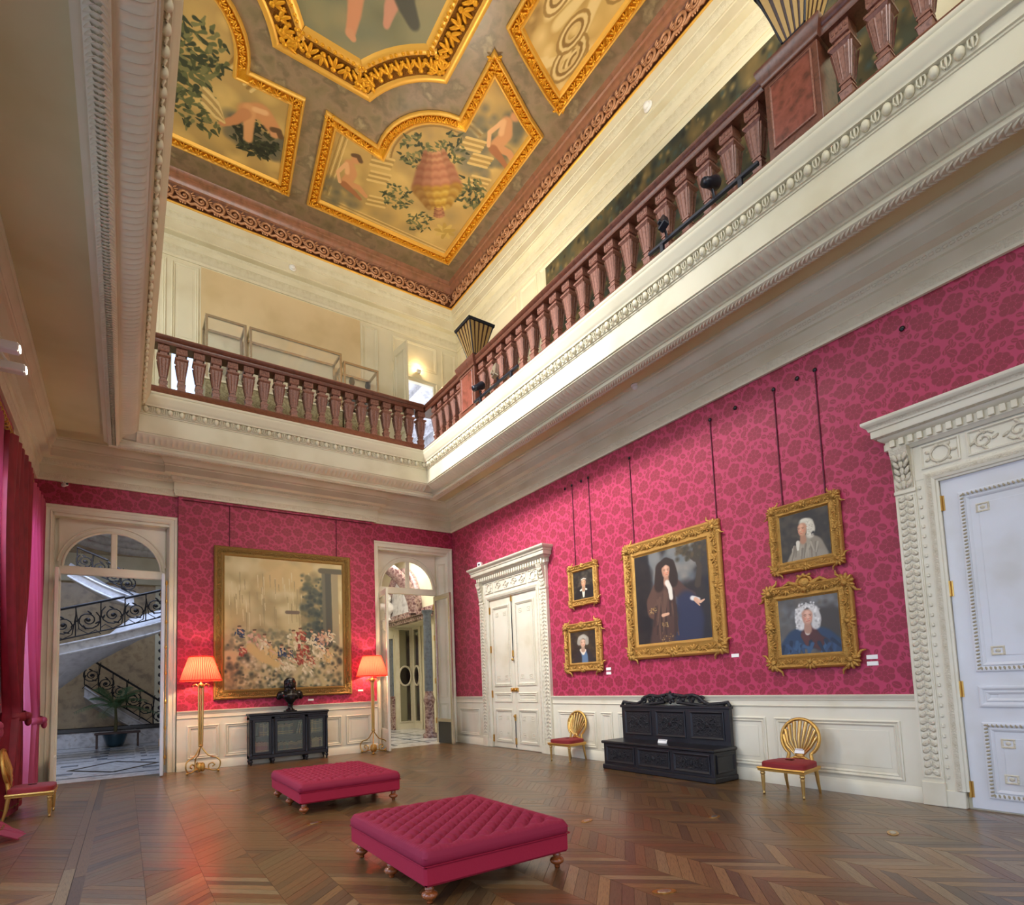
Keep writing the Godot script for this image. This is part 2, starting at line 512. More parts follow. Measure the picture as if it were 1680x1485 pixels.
	mk("shade_pleat", rgb(226, 60, 44), 0.8, 0, {back = rgb(205, 50, 34)})
	mk("cabinet_glass", rgb(150, 160, 150), 0.08, 0, {alpha = 0.2})
	M["cabinet_glass"].metallic_specular = 0.2
	mk("bulb", rgb(255, 220, 160), 0.5, 0, {glow = rgb(255, 190, 110), power = 14.0})
	mk("lantern_glow", rgb(255, 220, 160), 0.5, 0, {glow = rgb(255, 196, 118), power = 5.0})
	mk("lantern_slat", rgb(176, 142, 84), 0.45, 0.3)
	mk("spot_glow", rgb(255, 250, 240), 0.5, 0, {glow = rgb(255, 248, 240), power = 6.0})
	for i in 5:
		mk("book_%d" % i, [rgb(126, 26, 24), rgb(84, 92, 72), rgb(132, 116, 76), rgb(70, 40, 28), rgb(46, 52, 44)][i], 0.6)
	mk("book_gold", rgb(196, 160, 90), 0.5, 0.3)
	mk("pages", rgb(220, 206, 170), 0.8)
	var oak := [[142, 108, 66], [128, 95, 57], [112, 84, 51], [158, 125, 82], [126, 84, 48], [100, 78, 53], [154, 131, 94], [121, 99, 68]]
	for i in 8:
		mk("oak_%d" % i, rgb(oak[i][0], oak[i][1], oak[i][2]), 0.34, 0, {tex = grain, uv = Vector2(0.7, 12.0), bump = grain, relief = 0.16, coat = 0.42, coat_rough = 0.22})
	mk("oak_field", rgb(128, 98, 62), 0.34, 0, {tex = grain, bump = grain, relief = 0.16, uv = Vector2(0.7, 12.0), coat = 0.42, coat_rough = 0.22})
	mk("floor_gap", rgb(46, 30, 20), 0.6)

# ---------- painted cloth and canvases ----------
var brushes := {}

func dab(im: Image, x: float, y: float, r: float, col: Color, hard := 0.35) -> void:
	var ri := maxi(1, int(round(r)))
	var key := "%s%d%.2f" % [col.to_html(), ri, hard]
	if not brushes.has(key):
		var bk := "%s%.2f" % [col.to_html(), hard]
		if not brushes.has(bk):
			var b := Image.create_empty(20, 20, false, Image.FORMAT_RGBA8)
			for j in 20:
				for i in 20:
					var d := Vector2(i - 9.5, j - 9.5).length() / 9.5
					b.set_pixel(i, j, Color(col, col.a * clampf((1.0 - d) / maxf(1.0 - hard, 0.05), 0.0, 1.0)))
			brushes[bk] = b
		var s: Image = brushes[bk].duplicate()
		s.resize(ri * 2, ri * 2, Image.INTERPOLATE_BILINEAR)
		brushes[key] = s
	im.blend_rect(brushes[key], Rect2i(0, 0, ri * 2, ri * 2), Vector2i(int(x) - ri, int(y) - ri))

func stroke(im: Image, pts: Array, r0: float, r1: float, col: Color, hard := 0.35) -> void:  # points and radii as shares of the width
	var w := float(im.get_width())
	var n := pts.size() - 1
	for i in n:
		var a: Vector2 = Vector2(pts[i][0], pts[i][1]) * w
		var b: Vector2 = Vector2(pts[i + 1][0], pts[i + 1][1]) * w
		var st := maxf(1.0, minf(r0, r1) * w * 0.35)
		var k := int(ceil(a.distance_to(b) / st)) + 1
		for q in k:
			var f := (i + float(q) / k) / n
			var p := a.lerp(b, float(q) / k)
			dab(im, p.x, p.y, lerpf(r0, r1, f) * w, col, hard)
	var e: Array = pts[n]
	dab(im, e[0] * w, e[1] * w, r1 * w, col, hard)

func canvas(w: int, h: int, col: Color) -> Image:
	var im := Image.create_empty(w, h, false, Image.FORMAT_RGBA8)
	im.fill(col)
	return im

func mottle(im: Image, cols: Array, k: int, r0: float, r1: float, box := Rect2(0, 0, 1, 1)) -> void:
	var w := im.get_width(); var h := im.get_height()
	for i in k:
		var c: Color = cols[rng.randi() % cols.size()]
		dab(im, (box.position.x + rng.randf() * box.size.x) * w, (box.position.y + rng.randf() * box.size.y) * h, rng.randf_range(r0, r1) * w, c, 0.1)

func tex(im: Image) -> ImageTexture: return ImageTexture.create_from_image(im)

func damask() -> ImageTexture:
	var S := 512
	var ground := rgb(180, 46, 84)
	var motif := rgb(140, 27, 50)
	var vein := rgb(168, 40, 72)
	var im := canvas(S, S, ground)
	rng.seed = 5
	var put := func(x: float, y: float, r: float, c: Color):
		for ox in [-S, 0, S]:
			for oy in [-S, 0, S]:
				if x + ox > -r and x + ox < S + r and y + oy > -r and y + oy < S + r: dab(im, x + ox, y + oy, r, c, 0.9)
	var spots := []
	for i in 2600:  # close-packed roses and leaves on a wrapping tile
		var r: float = [64.0, 46.0, 34.0, 25.0, 18.0, 13.0][mini(i / 90, 5)]
		var p := Vector2(rng.randf(), rng.randf()) * S
		var ok := true
		for s in spots:
			var d := Vector2(fposmod(p.x - s[0] + S / 2.0, S) - S / 2.0, fposmod(p.y - s[1] + S / 2.0, S) - S / 2.0)
			if d.length() < r + s[2] + 1.0: ok = false; break
		if ok: spots.append([p.x, p.y, r])
	for s in spots:
		var r: float = s[2]
		var a0 := rng.randf() * TAU
		if r > 30:
			for k in 7:
				var a := a0 + TAU * k / 7
				put.call(s[0] + cos(a) * r * (0.56 + 0.08 * sin(k * 2.4 + a0)), s[1] + sin(a) * r * (0.56 + 0.08 * sin(k * 2.4 + a0)), r * (0.4 + 0.05 * cos(k * 1.7 + a0)), motif)
			put.call(s[0], s[1], r * 0.62, motif)
			for k in 7:
				var a := a0 + TAU * (k + 0.5) / 7
				for q in 4: put.call(s[0] + cos(a) * r * (0.36 + 0.16 * q), s[1] + sin(a) * r * (0.36 + 0.16 * q), 3.6, vein)
			for q in 12: put.call(s[0] + cos(TAU * q / 12) * r * 0.3, s[1] + sin(TAU * q / 12) * r * 0.3, 3.4, vein)
		else:
			for q in 9:
				var f := (q - 4) / 4.0
				put.call(s[0] + cos(a0) * r * f, s[1] + sin(a0) * r * f, r * 0.86 * (1.0 - f * f) + 3, motif)
			for q in 9: put.call(s[0] + cos(a0) * r * (q - 4) / 4.6, s[1] + sin(a0) * r * (q - 4) / 4.6, 2.8, vein)
	return tex(im)

# ---------- the room ----------
const WR := Transform3D(Basis(Vector3(0, 0, 1), Vector3(0, 1, 0), Vector3(-1, 0, 0)), Vector3(0, 0, 0))       # right wall: local x is z, local z faces the room
const WL := Transform3D(Basis(Vector3(0, 0, -1), Vector3(0, 1, 0), Vector3(1, 0, 0)), Vector3(-8.35, 0, 0))   # left wall: local x is -z
const WB := Transform3D()                                                                                      # far wall
const DADO := 1.15

func silk_quad(b: MB, x0: float, y0: float, x1: float, y1: float, z: float) -> void:
	b.quad(Vector3(x0, y0, z), Vector3(x1, y0, z), Vector3(x1, y1, z), Vector3(x0, y1, z), Rect2(x0 / 0.64, -y1 / 0.64, (x1 - x0) / 0.64, (y1 - y0) / 0.64))

func panel_mesh(x0: float, y0: float, x1: float, y1: float, w := 0.06, z := 0.0) -> MB:
	var b := MB.new()
	b.mold([[0, z], [0.0, z + 0.014], [w * 0.2, z + 0.022], [w * 0.42, z + 0.016], [w * 0.5, z + 0.006], [w * 0.62, z + 0.006], [w * 0.7, z + 0.016], [w * 0.86, z + 0.013], [w, z + 0.001]], rect_path(x0, y0, x1, y1), Vector3(0, 0, 1), true)
	b.bb(x0 + w * 1.7, y0 + w * 1.7, z, x1 - w * 1.7, y1 - w * 1.7, z + 0.005, 0.003)
	return b

func dado(p: Node, t: Transform3D, x0: float, x1: float, panels: Array, mat := "white_paint") -> void:
	var b := MB.new()
	b.bb(x0, 0.0, -0.01, x1, DADO - 0.02, 0.02)
	part(p, "dado_board", b, mat, t)
	var r := MB.new()
	r.mold([[-0.14, 0.02], [-0.13, 0.032], [-0.115, 0.036], [-0.11, 0.026], [-0.05, 0.026], [-0.045, 0.036], [-0.015, 0.042], [0.0, 0.058], [0.018, 0.06], [0.022, 0.05], [0.022, 0.0]], [Vector3(x0, DADO - 0.022, 0), Vector3(x1, DADO - 0.022, 0)], Vector3(0, 0, 1))
	part(p, "dado_rail", r, mat, t)
	var s := MB.new()
	s.mold([[0.0, 0.045], [0.12, 0.045], [0.13, 0.038], [0.145, 0.034], [0.16, 0.024], [0.165, 0.02]], [Vector3(x0, 0, 0), Vector3(x1, 0, 0)], Vector3(0, 0, 1))
	part(p, "skirting", s, mat, t)
	for q in panels:
		part(p, "panel", panel_mesh(q[0], 0.21, q[1], 0.86, 0.07, 0.02), mat, t)

func room_shell() -> void:
	parquet()
	# far wall with its two doorways
	var wb := struct("wall_back")
	var m := MB.new()
	m.bb(-8.7, 0, -0.35, -8.09, 6.15, 0); m.bb(-6.29, 0, -0.35, -2.03, 6.15, 0); m.bb(-0.16, 0, -0.35, 0.3, 6.15, 0)
	m.bb(-8.09, 4.86, -0.35, -6.29, 6.15, 0); m.bb(-2.03, 4.86, -0.35, -0.16, 6.15, 0)
	part(wb, "masonry", m, "plaster")
	var s := MB.new()
	silk_quad(s, -8.35, 4.86, -6.15, 5.46, 0.004); silk_quad(s, -2.14, 4.86, 0.0, 5.46, 0.004)
	silk_quad(s, -8.35, 0.0, -8.09, 4.86, 0.004)
	s.bb(-6.15, DADO, 0.0, -2.14, 5.46, 0.07)
	silk_quad(s, -6.15, DADO, -2.14, 5.46, 0.08)
	part(wb, "silk_covering", s, "silk")
	var bd := MB.new()
	bd.bb(-6.15, 0, 0, -2.14, DADO - 0.02, 0.075)
	part(wb, "chimney_breast", bd, "white_paint")
	dado(wb, T(0, 0, 0.075), -6.15, -2.14, [[-5.98, -5.42], [-5.32, -4.76], [-4.64, -3.66], [-3.54, -2.98], [-2.88, -2.3]])
	# right wall
	var wr := struct("wall_right")
	var mr := MB.new()
	mr.bb(0.0, 0, -0.35, 0.3, 6.15, 16.8)
	part(wr, "masonry", mr, "plaster")
	var sr := MB.new()
	silk_quad(sr, 0.0, DADO, 16.5, 5.46, 0.004)
	part(wr, "silk_covering", sr, "silk", WR)
	dado(wr, WR, 0.0, 1.4, [[0.22, 1.2]])
	dado(wr, WR, 4.0, 10.42, [[4.2, 5.3], [5.42, 5.72], [5.86, 6.6], [6.72, 7.5], [7.62, 8.62], [8.74, 8.98], [9.1, 10.22]])
	dado(wr, WR, 13.1, 16.5, [[13.3, 14.6], [14.8, 16.2]])
	# wall behind the camera
	var wf := struct("wall_front")
	var mf := MB.new()
	mf.bb(-8.7, 0, 16.5, -7.2, 6.15, 16.8); mf.bb(-5.4, 0, 16.5, -2.9, 6.15, 16.8); mf.bb(-1.1, 0, 16.5, 0.3, 6.15, 16.8)
	mf.bb(-7.2, 4.6, 16.5, -5.4, 6.15, 16.8); mf.bb(-2.9, 4.6, 16.5, -1.1, 6.15, 16.8)  # openings for the unseen light behind the camera
	part(wf, "masonry", mf, "plaster")
	var sf := MB.new()
	for q in [[0.0, -1.1, DADO], [-1.1, -2.9, 4.6], [-2.9, -5.4, DADO], [-5.4, -7.2, 4.6], [-7.2, -8.35, DADO]]:
		sf.quad(Vector3(q[0], q[2], 16.49), Vector3(q[1], q[2], 16.49), Vector3(q[1], 5.46, 16.49), Vector3(q[0], 5.46, 16.49), Rect2(0, 0, (q[0] - q[1]) / 0.64, (5.46 - q[2]) / 0.64))
	part(wf, "silk_covering", sf, "silk")
	for q in [[0.0, 1.1], [2.9, 5.4], [7.2, 8.35]]: dado(wf, Transform3D(Basis(Vector3(-1, 0, 0), Vector3.UP, Vector3(0, 0, -1)), Vector3(0, 0, 16.5)), q[0], q[1], [[q[0] + 0.2, q[1] - 0.2]])
	# lower cornice and the underside of the gallery
	var H := 5.42
	var path := [Vector3(0, H, 16.5), Vector3(0, H, 0), Vector3(-2.13, H, 0), Vector3(-2.13, H, 0.08), Vector3(-6.16, H, 0.08), Vector3(-6.16, H, 0), Vector3(-8.35, H, 0), Vector3(-8.35, H, 16.5)]
	var tr := struct("trim_1", null, "", "cream moulded cornice running round the room under the gallery")
	var c := MB.new()
	c.mold([[0, 0.0], [0.045, 0.0], [0.05, 0.03]], path, Vector3.UP, true)
	c.mold([[0.075, 0.11], [0.085, 0.115], [0.085, 0.14], [0.07, 0.145], [0.07, 0.27], [0.1, 0.28], [0.105, 0.31]], path, Vector3.UP, true)
	c.mold([[0.125, 0.365], [0.125, 0.38], [0.235, 0.40], [0.235, 0.53], [0.25, 0.54], [0.25, 0.575], [0.265, 0.585], [0.285, 0.63], [0.31, 0.66], [0.31, 0.69], [0.335, 0.7], [0.335, 0.735]], path, Vector3.UP, true)
	part(tr, "cornice", c, "plaster")
	var cc := MB.new()
	cc.mold([[0.05, 0.03], [0.07, 0.06], [0.075, 0.11]], path, Vector3.UP, true)
	cc.mold([[0.105, 0.31], [0.12, 0.34], [0.125, 0.365]], path, Vector3.UP, true)
	part(tr, "carved_band", cc, "plaster_carved")
	var dn := MB.new()
	var bead := MB.new()
	bead.ell(Vector3.ZERO, Vector3(0.018, 0.02, 0.03), 4, 6)
	var k := 0
	while k < 260:
		dn.add(bead, T(-0.115, H + 0.335, 0.3 + k * 0.062, 0))
		if k < 132: dn.add(bead, T(-0.3 - k * 0.062, H + 0.335, (0.2 if k * 0.062 + 0.3 > 2.2 and k * 0.062 + 0.3 < 6.1 else 0.115), PI / 2))
		k += 1
	stuff(part(tr, "bead_course", dn, "plaster"))
	var sl := struct("ceiling_gallery", null, "", "plain cream underside of the gallery")
	var sm := MB.new()
	sm.bb(-0.85, 6.15, -0.8, 0.8, 6.86, 16.8); sm.bb(-8.7, 6.15, -0.8, -7.3, 6.86, 16.8)
	sm.bb(-7.3, 6.15, -0.8, -0.85, 6.86, 0.85); sm.bb(-7.3, 6.15, 15.2, -0.85, 6.86, 16.8)
	part(sl, "soffit", sm, "soffit")
	# the edge of the gallery: leaf bead, fluted cove, plain band, egg and dart, cymatium
	var fp := [Vector3(-1.28, 0, 14.8), Vector3(-1.28, 0, 1.28), Vector3(-6.84, 0, 1.28), Vector3(-6.84, 0, 14.8)]
	var f := struct("trim_2", null, "", "deep cream gallery edge with fluted cove and egg-and-dart moulding")
	var e := MB.new()
	e.mold([[-0.5, 6.16], [-0.5, 6.02], [-0.46, 6.0], [-0.44, 5.96], [-0.43, 5.93]], fp, Vector3.UP, true)
	e.mold([[-0.27, 5.94], [-0.27, 5.985], [-0.25, 5.99], [-0.25, 6.015], [-0.23, 6.02]], fp, Vector3.UP, true)
	e.mold([[-0.03, 6.115], [-0.02, 6.12], [-0.02, 6.14], [0, 6.145], [0, 6.46], [0.012, 6.465], [0.012, 6.485], [0.03, 6.49], [0.03, 6.51]], fp, Vector3.UP, true)
	e.mold([[0.03, 6.51], [0.04, 6.6], [0.09, 6.605], [0.09, 6.63], [0.1, 6.64], [0.115, 6.68], [0.15, 6.75], [0.16, 6.78], [0.16, 6.795], [0.15, 6.8], [0.165, 6.815], [0.165, 6.85], [-0.1, 6.9]], fp, Vector3.UP, true)
	part(f, "gallery_edge", e, "plaster")
	# fluted cove: concave tongues side by side
	var fl := MB.new()
	part(f, "cove_ground", MB.new().mold([[-0.26, 6.02], [-0.2, 6.075], [-0.11, 6.125], [-0.02, 6.145]], fp, Vector3.UP, true), "plaster")
	var tongue := MB.new()
	var rows := []
	for i in 5:
		var fz := i / 4.0
		var r := PackedVector3Array()
		for q in 5:
			var fx := q / 4.0 - 0.5
			var sink := 0.028 * (1.0 - 4.0 * fx * fx) * sin(PI * clampf(fz * 1.1, 0, 1))
			r.append(Vector3(fx * 0.088, 6.02 + 0.095 * (1.0 - cos(fz * PI / 2)) + sink, lerpf(-0.23, -0.03, sin(fz * PI / 2) * 0.6 + fz * 0.4)))
		rows.append(r)
	tongue.grid(rows, false, true)
	for i in 150: fl.add(tongue, Transform3D(Basis(Vector3(0, 0, -1), Vector3.UP, Vector3(-1, 0, 0)), Vector3(-1.28, 0, 1.33 + i * 0.09)))
	for i in 62: fl.add(tongue, T(-1.33 - i * 0.09, 0, 1.28))
	for i in 150: fl.add(tongue, Transform3D(Basis(Vector3(0, 0, 1), Vector3.UP, Vector3(1, 0, 0)), Vector3(-6.84, 0, 1.33 + i * 0.09)))
	stuff(part(f, "fluted_cove", fl, "plaster"))
	# leaf bead under the lip
	var leaf := MB.new()
	for sd in [-1.0, 1.0]:
		var lr := []
		for i in 4:
			var g := i / 3.0
			var r := PackedVector3Array()
			for q in 4:
				var a := PI * q / 3.0
				r.append(Vector3(g * 0.06 - 0.01, 5.925 - sin(a) * 0.028 * (1.1 - 0.7 * g), -0.35 + sd * (0.012 + g * 0.058) + cos(a) * 0.026 * (1.1 - g)))
			lr.append(r)
		leaf.grid(lr, false, false)
	var lb := MB.new()
	lb.mold([[-0.43, 5.93], [-0.41, 5.925], [-0.35, 5.912], [-0.29, 5.925], [-0.27, 5.94]], fp, Vector3.UP, true)
	for i in 265: lb.add(leaf, Transform3D(Basis(Vector3(0, 0, 1), Vector3.UP, Vector3(-1, 0, 0)), Vector3(-1.28, 0, 1.0 + i * 0.052)))
	for i in 118: lb.add(leaf, T(-1.05 - i * 0.052, 0, 1.28, 0))
	for i in 265: lb.add(leaf, Transform3D(Basis(Vector3(0, 0, -1), Vector3.UP, Vector3(1, 0, 0)), Vector3(-6.84, 0, 1.0 + i * 0.052)))
	stuff(part(f, "leaf_bead", lb, "plaster"))
	var egg := MB.new()
	egg.ell(Vector3(0, -0.005, 0.0), Vector3(0.042, 0.056, 0.042), 6, 9)
	var em := egg.mesh()
	var dart := MB.new()
	for sd in [-1.0, 1.0]:
		dart.tube([Vector3(sd * 0.012, 0.045, 0.012), Vector3(sd * 0.03, 0.03, 0.02), Vector3(sd * 0.034, -0.01, 0.012), Vector3(sd * 0.012, -0.045, 0.004)], 0.009, 5)
	dart.tube([Vector3(0, 0.05, 0.01), Vector3(0, 0.01, 0.022), Vector3(0, -0.05, 0.004)], [0.014, 0.013, 0.004], 5)
	var dm := dart.mesh()
	var lay := func(t: Transform3D, n: int, pitch: float):
		for i in n:
			part(f, "egg", em, "plaster", t * T(i * pitch, 6.556, 0.052))
			part(f, "dart", dm, "plaster", t * T((i + 0.5) * pitch, 6.556, 0.045))
	lay.call(Transform3D(WR.basis, Vector3(-1.28, 0, 1.3)), 57, 0.185)
	lay.call(T(-6.74, 0, 1.28), 30, 0.185)
	lay.call(Transform3D(WL.basis, Vector3(-6.84, 0, 12.0)), 57, 0.185)

func parquet() -> void:
	var fl := struct("floor")
	var b := MB.new()
	b.bb(-8.7, -0.2, -0.0, 0.3, -0.004, 16.8)
	part(fl, "subfloor", b, "floor_gap")
	var list := []  # [polygon, along, tone]
	rng.seed = 77
	var W := 0.393
	var strip := func(x0: float, x1: float, sg: float):  # sg: slope dz/dx beyond z = 7.27, mirrored nearer the far wall
		for half in 2:
			var s: float = sg if half == 0 else -sg
			var z0 := 7.27 if half == 0 else 0.0
			var z1 := 16.48 if half == 0 else 7.27
			var room := PackedVector2Array([Vector2(x0, z0), Vector2(x1, z0), Vector2(x1, z1), Vector2(x0, z1)])
			var z := z0 - W - 0.115 * rng.randf()
			while z < z1 + W:
				var w := 0.115
				var pl := PackedVector2Array([Vector2(x0, z), Vector2(x1, z + s * (x1 - x0)), Vector2(x1, z + w + s * (x1 - x0)), Vector2(x0, z + w)])
				for q in Geometry2D.intersect_polygons(pl, room):
					if q.size() > 2: list.append([q, Vector2(1, s).normalized(), rng.randi() % 8])
				z += w
	for k in range(-11, 5): strip.call(-2.9 + W * k, -2.9 + W * (k + 1), -1.0 if k % 2 == 0 else 1.0)
	strip.call(-0.773, -0.38, 1.0); strip.call(-0.38, -0.0, -1.0)
	strip.call(-7.777, -7.384, -1.0); strip.call(-8.17, -7.777, 1.0); strip.call(-8.35, -8.17, -1.0)
	for x in [-7.384, -7.3, -0.935, -0.854]:
		var z := 0.0
		while z < 16.4:
			var z2 := minf(z + 1.3 + rng.randf(), 16.48)
			list.append([PackedVector2Array([Vector2(x, z), Vector2(x + 0.081, z), Vector2(x + 0.081, z2), Vector2(x, z2)]), Vector2(0, 1), 5 + rng.randi() % 2])
			z = z2
	var eye := Vector2(-6.98, 12.99)
	var fw := Vector2(0.577, -0.816)
	for q in list:
		var m := Vector2()
		for p in q[0]: m += p / q[0].size()
		var d: float = (m - eye).dot(fw)
		var l: float = absf((m - eye).cross(fw))
		q.append((d if d > 2.9 and l < d * 0.95 else 99.0))
		q.append(m)
	list.sort_custom(func(a, b2): return a[3] < b2[3])
	var field := MB.new()
	var cols := []
	for i in 8: cols.append((M["oak_%d" % i] as StandardMaterial3D).albedo_color.srgb_to_linear())
	var ref: Color = (M["oak_field"] as StandardMaterial3D).albedo_color.srgb_to_linear()
	for i in list.size():
		var q: Array = list[i]
		var pts: PackedVector2Array = q[0]
		var sh := Geometry2D.offset_polygon(pts, -0.0012)
		if sh.is_empty(): continue
		var uv0 := Vector2(rng.randf() * 5, rng.randf() * 5)
		var lift := -0.0012 * rng.randf()
		if i < 296:
			var pb := MB.new()
			pb.fan(sh[0], lift, Vector2.ZERO, q[1], uv0, Color.WHITE)
			pb.c.clear()
			part(fl, "plank", pb, "oak_%d" % q[2])
		else:
			var cc: Color = cols[q[2]]
			field.fan(sh[0], lift, Vector2.ZERO, q[1], uv0, Color(cc.r / ref.r, cc.g / ref.g, cc.b / ref.b))
	(M["oak_field"] as StandardMaterial3D).vertex_color_use_as_albedo = true
	stuff(part(fl, "plank_field", field, "oak_field"))

# ---------- the gallery ----------
func baluster_mesh() -> ArrayMesh:  # tapering square baluster, wider at the top, fluted faces; base at 0, 0.85 high
	var b := MB.new()
	b.frust(0.0, 0.066, 0.066, 0.045, 0.066, 0.066)
	b.frust(0.045, 0.058, 0.058, 0.062, 0.05, 0.05)
	b.frust(0.062, 0.05, 0.05, 0.13, 0.062, 0.062); b.frust(0.13, 0.068, 0.068, 0.148, 0.068, 0.068)
	b.frust(0.148, 0.06, 0.06, 0.165, 0.044, 0.044)
	b.frust(0.165, 0.044, 0.044, 0.205, 0.046, 0.046); b.frust(0.205, 0.056, 0.056, 0.22, 0.056, 0.056)
	b.frust(0.22, 0.045, 0.045, 0.56, 0.079, 0.079)
	for face in 4:
		var t := Transform3D(Basis(Vector3.UP, face * PI / 2), Vector3.ZERO)
		for i in 4:
			var f := (i - 1.5) / 2.0
			var w0 := 0.0065; var w1 := 0.0115
			var a := Vector3(f * 0.075, 0.245, 0.0475); var c := Vector3(f * 0.126, 0.545, 0.0775)
			b.quad(t * (a + Vector3(-w0, 0, 0)), t * (a + Vector3(0, 0, 0.006)), t * (c + Vector3(0, 0, 0.009)), t * (c + Vector3(-w1, 0, 0)))
			b.quad(t * (a + Vector3(0, 0, 0.006)), t * (a + Vector3(w0, 0, 0)), t * (c + Vector3(w1, 0, 0)), t * (c + Vector3(0, 0, 0.009)))
	b.frust(0.56, 0.08, 0.08, 0.585, 0.104, 0.104); b.frust(0.585, 0.108, 0.108, 0.612, 0.108, 0.108)
	b.frust(0.612, 0.09, 0.09, 0.64, 0.055, 0.055)
	b.frust(0.64, 0.055, 0.055, 0.68, 0.058, 0.058)
	b.frust(0.68, 0.078, 0.078, 0.70, 0.09, 0.09); b.frust(0.70, 0.088, 0.088, 0.80, 0.088, 0.088)
	for i in 4: b.box(Vector3((i - 1.5) * 0.04, 0.745, 0.09), Vector3(0.022, 0.05, 0.012), 0.004)
	for i in 4: b.box(Vector3((i - 1.5) * 0.04, 0.745, -0.09), Vector3(0.022, 0.05, 0.012), 0.004)
	return b.mesh()

func balustrade(called: String, label: String, t: Transform3D, x0: float, x1: float, places: Array, piers: Array, bm: ArrayMesh) -> Node3D:
	# local x runs along the rail, z faces the well of the room, the centre line is z = 0
	var o := thing(called, label, "balustrade", t)
	var r := MB.new()
	r.mold([[-0.04, -0.155], [-0.04, 0.13], [0.0, 0.15], [0.02, 0.15], [0.03, 0.135], [0.05, 0.165], [0.09, 0.18], [0.11, 0.17], [0.13, 0.14], [0.135, 0.1], [0.135, -0.16], [0.0, -0.16], [-0.04, -0.155]], [Vector3(x0, 7.92, 0), Vector3(x1, 7.92, 0)], Vector3(0, 0, 1))
	part(o, "handrail", r, "walnut")
	var b := MB.new()
	b.mold([[0.0, -0.16], [0.0, 0.155], [0.05, 0.155], [0.07, 0.14], [0.11, 0.13], [0.13, 0.115], [0.19, 0.11], [0.19, -0.12], [0.0, -0.16]], [Vector3(x0, 6.87, 0), Vector3(x1, 6.87, 0)], Vector3(0, 0, 1))
	part(o, "base_rail", b, "walnut")
	for x in places: part(o, "baluster", bm, "walnut_light", T(x, 7.06, 0, 0, 1.03))
	for q in piers:
		var c: float = (q[0] + q[1]) / 2.0
		var w: float = q[1] - q[0]
		var p := MB.new()
		p.bb(q[0], 6.87, -0.2, q[1], 7.88, 0.165, 0.006)
		var pd := part(o, "pedestal", p, "walnut")
		var pn := MB.new()
		pn.bb(q[0] + 0.075, 7.09, 0.15, q[1] - 0.075, 7.8, 0.172)
		part(pd, "inlaid_panel", pn, "rosewood")
		var mo := MB.new()
		mo.mold([[0, 0.16], [0.0, 0.182], [0.012, 0.186], [0.02, 0.172]], rect_path(q[0] + 0.06, 7.075, q[1] - 0.06, 7.815), Vector3(0, 0, 1), true)
		part(pd, "panel_moulding", mo, "walnut_light")
		var cap := MB.new()
		cap.mold([[0.0, 7.86], [0.02, 7.87], [0.02, 7.9], [0.035, 7.92], [0.06, 8.0], [0.07, 8.03], [0.07, 8.06], [-0.15, 8.075]], [Vector3(q[0], 0, 0.165), Vector3(q[0], 0, -0.2), Vector3(q[1], 0, -0.2), Vector3(q[1], 0, 0.165)], Vector3.DOWN * -1.0, true)
		cap.bb(q[0] - 0.02, 8.0, -0.22, q[1] + 0.02, 8.07, 0.185)
		part(pd, "pedestal_cap", cap, "walnut")
	return o

